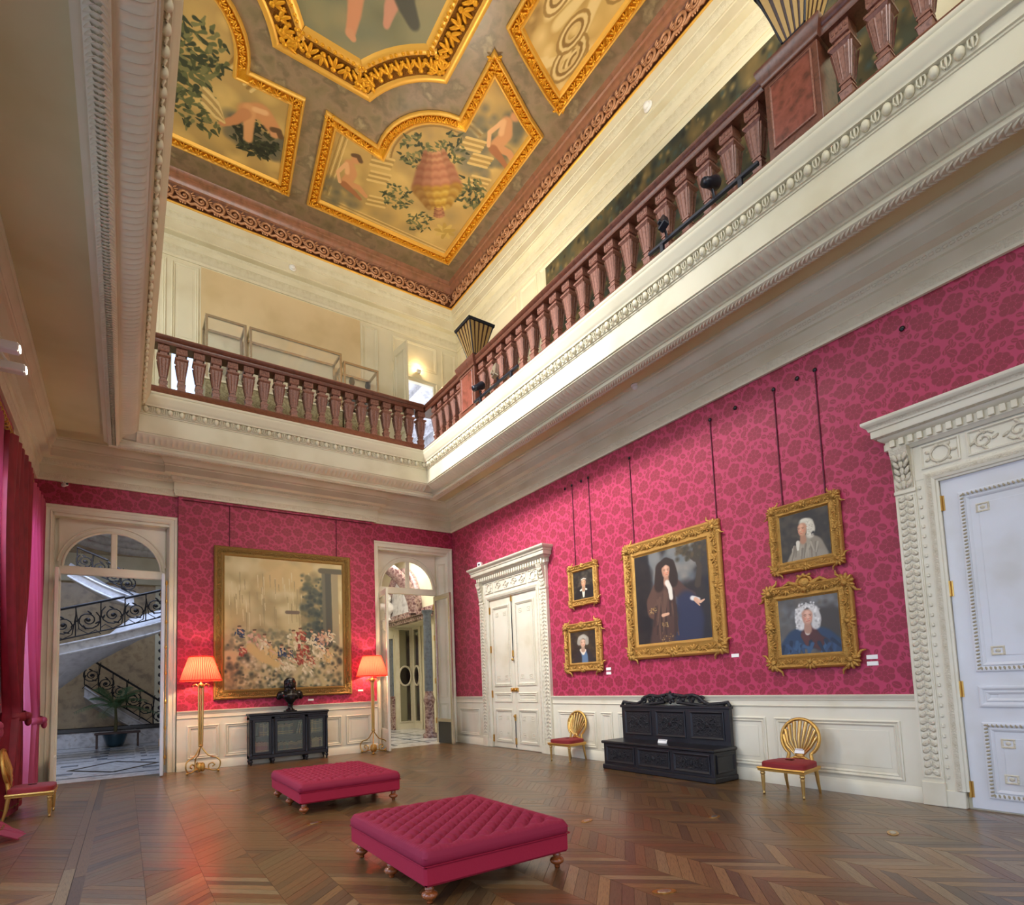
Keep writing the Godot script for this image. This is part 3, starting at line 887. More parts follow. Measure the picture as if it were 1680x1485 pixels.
func lantern(at: Vector3, label: String) -> void:  # open flared lantern of brass slats in a dark frame, lit from inside
	var o := thing("lantern", label, "lantern", Transform3D(Basis(), at), "flared slatted lanterns on the balustrade piers")
	var b := MB.new()
	b.frust(0.0, 0.15, 0.15, 0.05, 0.15, 0.15); b.frust(0.05, 0.13, 0.13, 0.09, 0.11, 0.11); b.frust(0.09, 0.115, 0.115, 0.2, 0.125, 0.125)
	part(o, "base", b, "black_metal")
	var r0 := 0.125; var r1 := 0.285; var y0 := 0.2; var y1 := 0.8
	var fr := MB.new()
	for k in 4:
		var a := Vector3([1, 1, -1, -1][k], 0, [1, -1, -1, 1][k])
		fr.tube([a * r0 + Vector3(0, y0, 0), a * (r0 + r1) * 0.48 + Vector3(0, (y0 + y1) / 2, 0), a * r1 + Vector3(0, y1, 0)], 0.014, 6)
	fr.mold([[-0.02, y1 - 0.02], [-0.03, y1 + 0.035], [0.02, y1 + 0.04], [0.02, y1 - 0.02], [-0.02, y1 - 0.02]], [Vector3(-r1, 0, -r1), Vector3(-r1, 0, r1), Vector3(r1, 0, r1), Vector3(r1, 0, -r1)], Vector3.UP, true)
	part(o, "frame", fr, "black_metal")
	var ln := MB.new()
	for face in 4:
		var t := Transform3D(Basis(Vector3.UP, face * PI / 2), Vector3.ZERO)
		var d := r0 - 0.006; var e := r1 - 0.006
		ln.quad(t * Vector3(-d, y0, d), t * Vector3(d, y0, d), t * Vector3(e, y1 - 0.01, e), t * Vector3(-e, y1 - 0.01, e))
		ln.quad(t * Vector3(d, y0, d - 0.008), t * Vector3(-d, y0, d - 0.008), t * Vector3(-e, y1 - 0.01, e - 0.008), t * Vector3(e, y1 - 0.01, e - 0.008))
	part(o, "liner", ln, "walnut_dark")
	for face in 4:
		var t := Transform3D(Basis(Vector3.UP, face * PI / 2), Vector3.ZERO)
		for i in 5:
			var f := (i - 2) / 2.5
			var s := MB.new()
			for sg in [1.0, -1.0]:
				var p := [Vector3(f * r0 - 0.014, y0, r0), Vector3(f * r0 + 0.014, y0, r0), Vector3(f * r1 + 0.036, y1, r1), Vector3(f * r1 - 0.036, y1, r1)]
				for j in 4: p[j] += Vector3(0, 0, 0.004 * sg)
				if sg > 0: s.quad(p[0], p[1], p[2], p[3])
				else: s.quad(p[3], p[2], p[1], p[0])
			part(o, "slat", s, "lantern_slat", t)
	var g := MB.new()
	g.ell(Vector3(0, 0.66, 0), Vector3(0.07, 0.08, 0.07), 6, 10)
	part(o, "bulb", g, "lantern_glow")
	omni("lantern_light", o, Vector3(0, 0.66, 0), rgb(255, 240, 214), 9.5, 0.07)

func gallery() -> void:
	var bm := baluster_mesh()
	var pl := []
	for i in 20: pl.append(-6.78 + i * 0.2845 + 0.02)
	balustrade("balustrade", "dark carved balustrade along the far side of the gallery", T(0, 0, 1.14), -6.9, -1.325, pl, [], bm)
	var zl := [1.585, 1.89, 2.195, 2.5, 2.805]
	for i in 19: zl.append(3.735 + i * 0.3345)
	for i in 9: zl.append(10.73 + i * 0.34)
	balustrade("balustrade", "long dark carved balustrade along the right side of the gallery, with two panelled piers", Transform3D(WR.basis, Vector3(-1.14, 0, 0)), 1.0, 14.9, zl, [[3.0, 3.6], [9.97, 10.55]], bm)
	lantern(Vector3(-1.06, 8.08, 3.27), "dark lantern with brass slats on the balustrade pier near the far corner")
	lantern(Vector3(-1.08, 8.08, 10.28), "dark lantern with brass slats on the pier at the top edge of the photo")
	# track bars and spot lamps clamped outside the right balustrade
	for q in [[3.76, 5.28, "the far lantern pier"], [8.32, 9.9, "the near pier"]]:
		var tb := MB.new()
		tb.bb(-1.44, 6.955, q[0], -1.395, 7.0, q[1], 0.006)
		for z in [q[0] + 0.2, q[1] - 0.25]: tb.bb(-1.44, 6.86, z, -1.395, 6.96, z + 0.05, 0.004)
		solo("track_bar", tb, "black_metal", "black lighting track along the foot of the balustrade beside " + q[2], "lighting track")
	for q in [[4.0, "small black spotlight standing upright next to the far lantern pier", "black_metal", 0.2, 0.15, Vector3(-2.6, 1.6, 0)], [4.62, "pale grey spotlight box tilted up on the far lighting track", "steel", 0.9, 0.3, Vector3(-4.6, 2.4, 0)], [8.62, "flat black floodlight hanging on the middle of the right balustrade", "black_metal", 0.7, 0.5, Vector3(-6.6, 1.0, 3.0)], [9.33, "round black spotlight head on the track beside the near pier", "black_metal", 0.1, 0.1, Vector3(-6.0, 0.0, 7.0)]]:
		var o := thing("spotlight", q[1], "spotlight", Transform3D(Basis(Vector3.UP, -PI / 2), Vector3(-1.418, 7.0, q[0])))
		var st := MB.new()
		st.tube([Vector3(0, 0, 0), Vector3(0, 0.05, 0), Vector3(0, 0.1, 0.02)], 0.018, 8)
		part(o, "bracket", st, "black_metal")
		var hd := MB.new()
		var tt := Transform3D(Basis(Vector3(0, 0, 1), q[4]) * Basis(Vector3.RIGHT, q[3] - 1.2), Vector3(0, 0.17, 0.05))
		if q[0] > 9.0 or q[0] < 4.1: hd.lathe([[0.0, -0.14], [0.055, -0.13], [0.06, 0.0], [0.075, 0.06], [0.08, 0.12], [0.065, 0.12], [0.05, 0.05], [0.0, 0.04]], 14, tt)
		else:
			hd.box(Vector3(0, 0.02, 0), Vector3(0.13, 0.3, 0.09), 0.012, tt)
			hd.box(Vector3(0, -0.06, 0.06), Vector3(0.05, 0.1, 0.05), 0.008, tt)
		part(o, "head", hd, q[2])
		if q[5] != null: spot("track_light", self, Vector3(-1.6, 7.2, q[0]), q[5], rgb(255, 240, 214), 11.0, 26.0, 0.06)
	# walls of the gallery
	var gw := struct("wall_gallery_back")
	var m := MB.new()
	m.bb(-8.9, 6.86, -1.1, -6.3, 13.2, -0.8); m.bb(-5.7, 6.86, -1.1, -1.2, 13.2, -0.8); m.bb(-6.3, 9.05, -1.1, -5.7, 13.2, -0.8); m.bb(-6.3, 6.86, -1.1, -5.7, 7.3, -0.8); m.bb(0.12, 6.86, -1.1, 1.1, 13.2, -0.8); m.bb(-1.2, 9.92, -1.1, 0.12, 13.2, -0.8)
	part(gw, "plaster_wall", m, "plaster")
	var cp := MB.new()
	cp.bb(-5.7, 7.0, -0.8, -2.08, 11.03, -0.785)
	part(gw, "cream_panel", cp, "cream_wall")
	var wn := struct("window_6", null, "", "small bright glazed opening at the left end of the far gallery wall")  # stands for the bright white patch behind the first balusters
	part(wn, "frame", MB.new().bb(-6.3, 7.3, -1.0, -6.24, 9.05, -0.92).bb(-5.76, 7.3, -1.0, -5.7, 9.05, -0.92).bb(-6.03, 7.3, -1.0, -5.97, 9.05, -0.92).bb(-6.3, 8.99, -1.0, -5.7, 9.05, -0.92).bb(-6.3, 7.3, -1.0, -5.7, 7.36, -0.92), "white_paint")
	part(wn, "pane", MB.new().bb(-6.3, 7.3, -0.965, -5.7, 9.05, -0.96), "glass")
	for q in [[-6.62, -6.36], [-6.26, -5.74], [-2.04, -1.6]]:
		var pb := panel_mesh(q[0], 7.2 if q[0] != -6.26 else 9.15, q[1], 10.98, 0.07)
		part(gw, "panel", pb, "plaster", T(0, 0, -0.8))
	part(gw, "panel", panel_mesh(-1.2, 10.2, 0.12, 10.95, 0.08), "plaster", T(0, 0, -0.8))
	part(gw, "panel", panel_mesh(0.28, 7.2, 0.72, 10.95, 0.07), "plaster", T(0, 0, -0.8))
	var dc := MB.new()
	dc.mold([[0, -0.01], [0.0, 0.05], [-0.03, 0.055], [-0.06, 0.03], [-0.1, 0.03], [-0.12, 0.05], [-0.14, 0.05], [-0.14, 0]], [Vector3(-1.2, 6.9, -0.8), Vector3(-1.2, 9.92, -0.8), Vector3(0.12, 9.92, -0.8), Vector3(0.12, 6.9, -0.8)], Vector3(0, 0, -1) * -1.0)
	part(gw, "door_casing", dc, "plaster")
	var gr := struct("wall_gallery_right")
	var r := MB.new()
	r.bb(0.8, 6.86, -1.1, 1.1, 13.2, 16.8)
	part(gr, "plaster_wall", r, "plaster")
	var GR := Transform3D(WR.basis, Vector3(0.8, 0, 0))
	for q in [[-0.55, 0.55], [0.75, 2.3], [2.42, 3.1], [3.2, 11.0], [11.3, 12.4], [12.6, 14.0]]:
		part(gr, "panel", panel_mesh(q[0], 7.2, q[1], 10.98, 0.08), "plaster", GR)
	var gl := struct("wall_gallery_left")
	var l := MB.new()
	l.bb(-9.2, 6.86, -1.1, -8.9, 8.8, 16.8); l.bb(-9.2, 11.6, -1.1, -8.9, 13.2, 16.8)
	var zz := -1.1
	for z in [1.6, 4.4, 7.4, 10.4, 13.4]:
		l.bb(-9.2, 8.8, zz, -8.9, 11.6, z - 0.8)
		zz = z + 0.8
	l.bb(-9.2, 8.8, zz, -8.9, 11.6, 16.8)
	part(gl, "plaster_wall", l, "plaster")
	var gf := struct("wall_gallery_front")
	var fb := MB.new()
	fb.bb(-8.9, 6.86, 16.5, 0.8, 13.2, 16.8)
	part(gf, "plaster_wall", fb, "plaster")
	# upper cornice
	var cpth := [Vector3(0.8, 0, 16.5), Vector3(0.8, 0, -0.8), Vector3(-8.9, 0, -0.8), Vector3(-8.9, 0, 16.5)]
	var tr := struct("trim_3", null, "", "cream cornice at the top of the gallery walls")
	var c := MB.new()
	c.mold([[0.0, 11.06], [0.02, 11.06], [0.03, 11.1], [0.03, 11.12]], cpth, Vector3.UP, true)
	c.mold([[0.045, 11.3], [0.06, 11.31], [0.06, 11.34], [0.075, 11.36], [0.075, 11.42]], cpth, Vector3.UP, true)
	c.mold([[0.1, 11.48], [0.22, 11.5], [0.22, 11.53], [0.235, 11.54], [0.235, 11.74], [0.25, 11.75], [0.25, 11.78]], cpth, Vector3.UP, true)
	c.mold([[0.29, 11.9], [0.305, 11.91], [0.305, 11.94], [0.325, 12.02], [0.325, 12.06]], cpth, Vector3.UP, true)
	part(tr, "cornice", c, "plaster")
	var cv := MB.new()
	cv.mold([[0.03, 11.12], [0.045, 11.14], [0.045, 11.3]], cpth, Vector3.UP, true)
	cv.mold([[0.075, 11.42], [0.09, 11.45], [0.1, 11.48]], cpth, Vector3.UP, true)
	cv.mold([[0.25, 11.78], [0.28, 11.82], [0.29, 11.9]], cpth, Vector3.UP, true)
	part(tr, "carved_band", cv, "plaster_carved")
	# large dark tapestry and framed pictures on the right gallery wall
	rng.seed = 31
	var ti := canvas(640, 256, rgb(74, 66, 40))
	mottle(ti, [rgb(52, 52, 34), rgb(96, 82, 48), rgb(40, 46, 40), rgb(112, 94, 56), rgb(66, 70, 52)], 900, 0.01, 0.035)
	mottle(ti, [rgb(34, 34, 24), rgb(130, 112, 70), rgb(58, 72, 66)], 700, 0.003, 0.012)
	for i in 5: stroke(ti, [[0.0, 0.355 - i * 0.004], [1.0, 0.355 - i * 0.004]], 0.004, 0.004, rgb(30, 30, 26))
	for i in 2: stroke(ti, [[0.0, 0.06 + i * 0.006], [1.0, 0.06 + i * 0.006]], 0.003, 0.003, rgb(36, 34, 26))
	mk("gallery_tapestry", Color.WHITE, 0.9, 0, {tex = tex(ti)})
	var tp := MB.new()
	tp.bb(3.5, 7.4, 0.0, 10.9, 10.84, 0.03)
	tp.quad(Vector3(3.5, 7.4, 0.031), Vector3(10.9, 7.4, 0.031), Vector3(10.9, 10.84, 0.031), Vector3(3.5, 10.84, 0.031))
	solo("tapestry", tp, "gallery_tapestry", "long dark green-brown tapestry on the right gallery wall above the balustrade", "tapestry", GR * T(0, 0, 0.025))
	var fo := thing("framed_picture", "dark picture in a dull gold frame on the gallery wall beside the far lantern", "picture", GR * T(1.68, 9.0, 0.02))
	var fm := MB.new()
	fm.mold([[0, 0], [0, 0.05], [0.03, 0.06], [0.07, 0.03], [0.1, 0.04], [0.12, 0.02]], rect_path(-0.56, -0.8, 0.56, 1.1), Vector3(0, 0, 1), true)
	part(fo, "frame", fm, "gilt_old")
	var cn := MB.new()
	cn.bb(-0.46, -0.7, 0, 0.46, 1.0, 0.015)
	part(fo, "canvas", cn, "bronze_frieze_dark")
	mk("showcase_cloth", Color.WHITE, 0.8, 0, {tex = ntex(noise(0.03, FastNoiseLite.TYPE_SIMPLEX_SMOOTH, 4, 30, 91), [rgb(96, 90, 64), rgb(176, 164, 126), rgb(128, 116, 82), rgb(206, 196, 160)]), tri = 1.2})
	# glazed showcases against the far gallery wall
	rng.seed = 5
	for q in [[-5.68, -4.88, 9.56, "narrow glazed showcase at the left end of the far gallery wall"], [-4.82, -2.78, 9.56, "long glazed showcase in the middle of the far gallery wall"], [-2.74, -1.86, 9.4, "low glazed showcase at the right end of the far gallery wall"]]:
		var o := thing("showcase", q[3], "showcase", T(0, 0, -0.42))
		var base := MB.new()
		base.bb(q[0], 6.87, -0.3, q[1], 8.1, 0.3, 0.01)
		part(o, "cabinet", base, "showcase_cloth")
		var top := MB.new()
		top.bb(q[0] - 0.02, 8.1, -0.32, q[1] + 0.02, 8.15, 0.32, 0.01)
		top.bb(q[0], 8.15, -0.32, q[1], q[2], -0.3)
		part(o, "back_panel", top, "plaster")
		var f := MB.new()
		for x in [q[0] + 0.025, q[1] - 0.025]:
			for z in [-0.28, 0.28]: f.bb(x - 0.025, 8.15, z - 0.02, x + 0.025, q[2], z + 0.02, 0.004)
			f.bb(x - 0.025, q[2] - 0.05, -0.3, x + 0.025, q[2], 0.3, 0.004)
		for z in [-0.28, 0.28]: f.bb(q[0], q[2] - 0.055, z - 0.022, q[1], q[2] + 0.005, z + 0.022, 0.005)
		part(o, "metal_frame", f, "steel")
		var gp := MB.new()
		gp.bb(q[0] + 0.05, 8.16, 0.285, q[1] - 0.05, q[2] - 0.05, 0.291)
		part(o, "pane", gp, "glass")
	var cup := MB.new()
	cup.lathe([[0.0, 0], [0.06, 0.0], [0.05, 0.02], [0.015, 0.05], [0.015, 0.1], [0.07, 0.14], [0.1, 0.22], [0.1, 0.24], [0.08, 0.24], [0.06, 0.17], [0.0, 0.14]], 14)
	for sd in [-1.0, 1.0]: cup.tube([Vector3(sd * 0.09, 0.21, 0), Vector3(sd * 0.16, 0.23, 0), Vector3(sd * 0.16, 0.15, 0), Vector3(sd * 0.07, 0.14, 0)], 0.012, 6)
	solo("silver_cup", cup, "steel", "two-handled silver cup inside the narrow showcase", "cup", T(-5.2, 8.15, -0.35, 0.4, 1.9))
	var dish := MB.new()
	dish.lathe([[0.0, 0.0], [0.08, 0.0], [0.09, 0.03], [0.2, 0.08], [0.22, 0.12], [0.1, 0.18], [0.03, 0.2], [0.03, 0.24], [0.0, 0.25]], 18)
	solo("covered_dish", dish, "steel", "round covered dish in the middle of the long showcase", "dish", T(-3.9, 8.15, -0.3, 0, 1.5))
	var cand := MB.new()
	cand.tube([Vector3(-0.3, 0.02, 0), Vector3(-0.15, 0.06, 0), Vector3(0, 0.1, 0), Vector3(0.1, 0.22, 0), Vector3(0.08, 0.4, 0)], 0.022, 6)
	cand.tube([Vector3(0, 0.1, 0), Vector3(0.16, 0.12, 0.03), Vector3(0.26, 0.3, 0.05)], 0.02, 6)
	cand.ell(Vector3(0.0, 0.07, 0), Vector3(0.1, 0.07, 0.08))
	solo("antler_ornament", cand, "bronze", "dark branching ornament at the right end of the long showcase", "ornament", T(-3.1, 8.15, -0.3, 0, 1.6))
	for q in [[-2.5, "left of the pair of small dark figures in the low showcase"], [-2.1, "right of the pair of small dark figures in the low showcase"]]:
		var fg := MB.new()
		fg.lathe([[0.0, 0], [0.05, 0.0], [0.05, 0.03], [0.025, 0.05], [0.035, 0.12], [0.045, 0.2], [0.03, 0.27], [0.015, 0.28], [0.028, 0.32], [0.02, 0.36], [0.0, 0.37]], 10)
		solo("statuette", fg, "bronze", q[1], "statuette", T(q[0], 8.15, -0.25, 0, 2.6))
	# bright small room beyond the gallery door, and its half-open door leaf
	var ur := struct("wall_upper_room")
	var u := MB.new()
	u.bb(-2.6, 6.7, -5.3, 1.6, 6.87, -1.1); u.bb(-2.6, 10.2, -5.3, 1.6, 10.4, -1.1)
	u.bb(-2.6, 6.87, -5.5, 1.6, 10.4, -5.3); u.bb(-2.8, 6.87, -5.5, -2.6, 10.4, -1.1); u.bb(1.6, 6.87, -5.5, 1.8, 10.4, -1.1)
	for x in [-2.2, -1.5, -0.8, -0.1, 0.6, 1.3]: u.bb(x, 10.05, -5.3, x + 0.14, 10.2, -1.1, 0.01)
	part(ur, "room_walls", u, "stair_marble")
	var lf := struct("door_4", null, "", "white door leaf standing open on the far side of the gallery", Transform3D(Basis(Vector3.UP, -1.45), Vector3(-1.16, 6.87, -0.76)))
	var lm := MB.new()
	lm.bb(0, 0.02, -0.025, 0.66, 3.6, 0.025, 0.004)
	part(lf, "leaf", lm, "plaster")
	for y in [[0.2, 1.2], [1.35, 3.4]]: part(lf, "panel", panel_mesh(0.1, y[0], 0.56, y[1], 0.05, 0.025), "plaster")
	var li := MB.new()
	li.lathe([[0.0, -0.06], [0.04, -0.05], [0.07, 0.0], [0.06, 0.05], [0.0, 0.07]], 12)
	var ld := thing("wall_spotlight", "small glowing spotlight above the gallery doorway", "spotlight", T(-0.48, 10.08, -0.7))
	part(ld, "shell", li, "white_plastic")
	var lg := MB.new()
	lg.ell(Vector3(0, 0.05, 0.04), Vector3(0.045, 0.03, 0.045))
	part(ld, "bulb", lg, "bulb")
	omni("gallery_spot_light", ld, Vector3(0, 0.12, 0.06), rgb(255, 220, 170), 0.25, 0.03)

# ---------- the painted ceiling ----------
func gilt_frame(p: Node, outline: PackedVector2Array, W: float, fancy := false) -> void:  # outline in x, z on the ceiling
	var path := []
	for q in outline: path.append(Vector3(q.x, 12.8, q.y))
	var N := Vector3.DOWN  # seen from below
	var area2 := 0.0
	for i in outline.size(): area2 += outline[i].cross(outline[(i + 1) % outline.size()])
	if area2 < 0: path.reverse()  # so that the inside lies on N x t
	var g := part(p, "gilt_frame", MB.new().mold([[0, 0], [0.0, 0.05], [W * 0.08, 0.075], [W * 0.16, 0.07], [W * 0.2, 0.045]], path, N, true).mold([[W * 0.74, 0.045], [W * 0.78, 0.065], [W * 0.88, 0.06], [W * 0.94, 0.03], [W, 0.0]], path, N, true), "ceiling_gilt_pale")
	part(g, "carved_ground", MB.new().mold([[W * 0.2, 0.045], [W * 0.3, 0.03], [W * 0.64, 0.03], [W * 0.74, 0.045]], path, N, true), "ceiling_gilt_dark" if fancy else "ceiling_gilt")
	# carved leaves and pearls along the frame
	var lv := MB.new()
	for i in 3:
		var a := (i - 1) * 0.75
		lv.ell(Vector3(sin(a) * W * 0.16, 0, cos(a) * W * 0.12 - W * 0.05), Vector3(W * 0.065, 0.028, W * 0.2), 4, 6, Basis(Vector3.UP, a))
	lv.ell(Vector3(0, -0.01, -W * 0.12), Vector3(W * 0.09, 0.03, W * 0.09), 4, 6)
	var pearl := MB.new()
	pearl.ell(Vector3.ZERO, Vector3(W * 0.06, 0.025, W * 0.06), 4, 7)
	var b := MB.new()
	for i in path.size():
		var A: Vector3 = path[i]
		var B: Vector3 = path[(i + 1) % path.size()]
		var L := A.distance_to(B)
		var t := (B - A) / L
		var s := N.cross(t)
		var n := maxi(1, int(round(L / (W * (0.34 if fancy else 0.5)))))
		for k in n:
			var c := A + t * L * (k + 0.5) / n + s * W * 0.47 + Vector3(0, -0.05, 0)
			b.add(lv, Transform3D(Basis(t, Vector3.UP, t.cross(Vector3.UP)) * Basis(Vector3.UP, PI * (k % 2)), c))
			if fancy:
				for e in 2: b.add(pearl, Transform3D(Basis(), A + t * L * (k + 0.25 + 0.5 * e) / n + s * W * 0.83 + Vector3(0, -0.06, 0)))
	stuff(part(g, "carved_leaves", b, "ceiling_gilt"))

func canvas_panel(p: Node, outline: PackedVector2Array, mat: String) -> void:
	var q := PackedVector2Array()
	for o in outline: q.append(Vector2(o.x, o.y))
	var b := MB.new()
	b.poly(q, Transform3D(Basis(Vector3(1, 0, 0), Vector3(0, 0, 1), Vector3(0, -1, 0)), Vector3(0, 12.8, 0)), 0.006)
	part(p, "painted_panel", b, mat)

func leaves(im: Image, c: Array, R: float, k: int, cols: Array) -> void:
	for i in k:
		var a := rng.randf() * TAU
		var d := sqrt(rng.randf()) * R
		var x: float = c[0] + cos(a) * d
		var y: float = c[1] + sin(a) * d
		var b := rng.randf() * TAU
		var l := R * rng.randf_range(0.18, 0.34)
		stroke(im, [[x, y], [x + cos(b) * l * 0.5, y + sin(b) * l * 0.5], [x + cos(b) * l, y + sin(b) * l]], R * 0.09, R * 0.02, cols[rng.randi() % cols.size()], 0.6)

func cherub(im: Image, x: float, y: float, s: float, f := 1.0) -> void:  # a small crouching child painted in flesh tones
	var sk := rgb(206, 146, 96); var lt := rgb(226, 172, 120); var dk := rgb(166, 106, 66)
	stroke(im, [[x, y], [x + 0.1 * s * f, y + 0.16 * s], [x + 0.06 * s * f, y + 0.34 * s]], 0.085 * s, 0.1 * s, sk, 0.5)
	stroke(im, [[x - 0.03 * s * f, y + 0.02 * s], [x + 0.03 * s * f, y + 0.18 * s]], 0.045 * s, 0.05 * s, lt, 0.2)
	stroke(im, [[x + 0.06 * s * f, y + 0.36 * s], [x + 0.26 * s * f, y + 0.34 * s], [x + 0.42 * s * f, y + 0.44 * s]], 0.075 * s, 0.04 * s, sk, 0.5)
	stroke(im, [[x + 0.04 * s * f, y + 0.4 * s], [x + 0.2 * s * f, y + 0.46 * s], [x + 0.36 * s * f, y + 0.54 * s]], 0.07 * s, 0.035 * s, dk, 0.4)
	stroke(im, [[x - 0.04 * s * f, y + 0.05 * s], [x - 0.1 * s * f, y + 0.24 * s], [x - 0.02 * s * f, y + 0.4 * s]], 0.04 * s, 0.03 * s, lt, 0.5)
	dab(im, (x + 0.06 * s * f) * im.get_width(), (y - 0.1 * s) * im.get_width(), 0.085 * s * im.get_width(), sk, 0.6)
	stroke(im, [[x, y - 0.16 * s], [x + 0.08 * s * f, y - 0.19 * s], [x + 0.14 * s * f, y - 0.12 * s]], 0.04 * s, 0.045 * s, rgb(104, 74, 46), 0.4)

func ceiling_painted() -> void:
	var ce := struct("ceiling", null, "", "painted ceiling of marbled plaster set with gilded frames")
	var m := MB.new()
	m.bb(-9.2, 12.8, -1.1, 1.1, 13.1, 16.8)
	part(ce, "ceiling_field", m, "ceiling_marble")
	# deep bronze frieze with running scrolls, a gold fillet under it and a pink marble fillet over it
	var fp := [Vector3(0.47, 0, 16.2), Vector3(0.47, 0, -0.47), Vector3(-8.57, 0, -0.47), Vector3(-8.57, 0, 16.2)]
	var tr := struct("trim_4", null, "", "bronze frieze of running scrolls under the painted ceiling")
	part(tr, "gold_fillet", MB.new().mold([[-0.34, 12.05], [0.0, 12.055], [0.015, 12.07], [0.015, 12.095], [0.0, 12.11]], fp, Vector3.UP, true), "ceiling_gilt_pale")
	part(tr, "frieze_ground", MB.new().mold([[0.0, 12.11], [-0.03, 12.16], [-0.045, 12.3], [-0.02, 12.46], [0.01, 12.5]], fp, Vector3.UP, true), "bronze_frieze_dark")
	part(tr, "marble_fillet", MB.new().mold([[0.01, 12.5], [0.03, 12.515], [0.03, 12.54], [0.05, 12.56], [0.06, 12.68], [0.09, 12.7], [0.09, 12.73], [0.12, 12.8]], fp, Vector3.UP, true), "pink_marble")
	var sc := MB.new()
	sc.tube(spiral(Vector2(0, 0), 0.15, 0.03, -2.4, 1.6, 18), [0.034, 0.034, 0.033, 0.033, 0.032, 0.032, 0.031, 0.03, 0.03, 0.029, 0.028, 0.027, 0.026, 0.025, 0.024, 0.022, 0.02, 0.02, 0.02], 6)
	sc.tube([Vector3(-0.11, -0.1, 0), Vector3(-0.2, -0.15, 0), Vector3(-0.3, -0.13, 0)], [0.034, 0.03, 0.012], 6)
	for k in 4: sc.ell(Vector3(0.16 + 0.02 * k, 0.12 - 0.05 * k, 0), Vector3(0.06, 0.018, 0.02), 4, 6, Basis(Vector3(0, 0, 1), 0.9 - 0.5 * k))
	sc.ell(Vector3(0, 0, 0.01), Vector3(0.03, 0.03, 0.025), 4, 6)
	for k in 3: sc.ell(Vector3(-0.02 + 0.05 * (k - 1), -0.175, 0.01), Vector3(0.02, 0.035, 0.02), 4, 6, Basis(Vector3(0, 0, 1), -0.5 * (k - 1)))
	var sb := MB.new()
	for i in 27: sb.add(sc, T(0.2 - i * 0.33, 12.3, -0.425))
	for i in 40: sb.add(sc, Transform3D(WR.basis, Vector3(0.425, 12.3, -0.2 + i * 0.33)))
	for i in 40: sb.add(sc, Transform3D(WL.basis, Vector3(-8.525, 12.3, -0.2 + i * 0.33)))
	stuff(part(tr, "running_scrolls", sb, "bronze_frieze"))
	# paintings of the panels
	rng.seed = 41
	var greens := [rgb(74, 78, 44), rgb(96, 98, 58), rgb(52, 58, 36), rgb(120, 116, 70)]
	var cream := [rgb(196, 160, 92), rgb(178, 146, 84), rgb(212, 176, 104), rgb(168, 140, 86)]
	var im := canvas(512, 670, rgb(190, 154, 88))
	mottle(im, cream, 260, 0.03, 0.1)
	for i in 7:  # painted arch mouldings behind the vase
		var rr := 0.26 + 0.016 * i
		var ap := []
		for a in 15: ap.append([0.62 + cos(2.7 + a * 0.165) * rr, 0.70 + sin(2.7 + a * 0.165) * rr])
		stroke(im, ap, 0.006, 0.006, [rgb(150, 116, 60), rgb(226, 196, 128)][i % 2], 0.5)
	for q in [[0.1, 0.74, 0.12, 1.22], [0.1, 1.24, 0.92, 1.24], [0.93, 0.3, 0.93, 1.2], [0.1, 0.74, 0.32, 0.78], [0.6, 0.38, 0.56, 0.1]]:
		for i in 4: stroke(im, [[q[0] + 0.012 * i, q[1] - 0.012 * i], [q[2] + 0.012 * i, q[3] - 0.012 * i]], 0.004, 0.004, [rgb(160, 126, 66), rgb(222, 190, 122)][i % 2], 0.4)
	mottle(im, [rgb(130, 116, 84), rgb(112, 104, 80), rgb(146, 130, 92)], 46, 0.03, 0.06, Rect2(0.12, 0.82, 0.2, 0.3))
	mottle(im, [rgb(126, 116, 88), rgb(104, 100, 80), rgb(140, 126, 94)], 46, 0.03, 0.06, Rect2(0.64, 0.16, 0.26, 0.3))
	for q in [[0.33, 0.8], [0.35, 0.9], [0.7, 0.44], [0.78, 0.5], [0.4, 1.06], [0.84, 0.62]]:
		for i in 5: stroke(im, [[q[0] - 0.04, q[1] + 0.016 * i], [q[0] + 0.06, q[1] + 0.016 * i - 0.03]], 0.009, 0.009, [rgb(216, 182, 112), rgb(172, 138, 76)][i % 2], 0.6)
	cherub(im, 0.19, 0.92, 0.36)
	cherub(im, 0.79, 0.25, 0.42, 1.0)
	leaves(im, [0.47, 0.66], 0.1, 60, greens); leaves(im, [0.62, 0.54], 0.09, 50, greens)
	leaves(im, [0.5, 0.98], 0.09, 60, greens); leaves(im, [0.82, 0.74], 0.11, 80, greens); leaves(im, [0.68, 1.08], 0.08, 50, greens)
	var ax := Vector2(0.5, 0.866); var ac := Vector2(0.8, -0.6)
	var vase := func(s0: float, s1: float, w0: float, w1: float, n: int, cols: Array):
		for i in n:
			var f := float(i) / (n - 1)
			var c: Vector2 = Vector2(0.55, 0.6) + ax * lerpf(s0, s1, f)
			var hw := lerpf(w0, w1, f)
			for e in 5:
				var x := (e - 2) / 2.5
				var k: Vector2 = c + ac * hw * x + ax * 0.02 * (1.0 - x * x)
				dab(im, k.x * 512, k.y * 512, hw * 0.34 * 512, (cols[i % cols.size()] as Color).lerp(rgb(96, 54, 34), 0.5 * absf(x - 0.25)), 0.5)
	vase.call(0.0, 0.08, 0.06, 0.085, 5, [rgb(206, 150, 108), rgb(176, 112, 78)])
	vase.call(0.09, 0.22, 0.1, 0.14, 8, [rgb(200, 134, 98), rgb(178, 110, 78), rgb(206, 146, 108)])
	vase.call(0.23, 0.36, 0.14, 0.07, 9, [rgb(206, 162, 54), rgb(178, 132, 34), rgb(220, 184, 84)])
	vase.call(0.36, 0.42, 0.025, 0.035, 5, [rgb(196, 132, 96), rgb(168, 104, 76)])
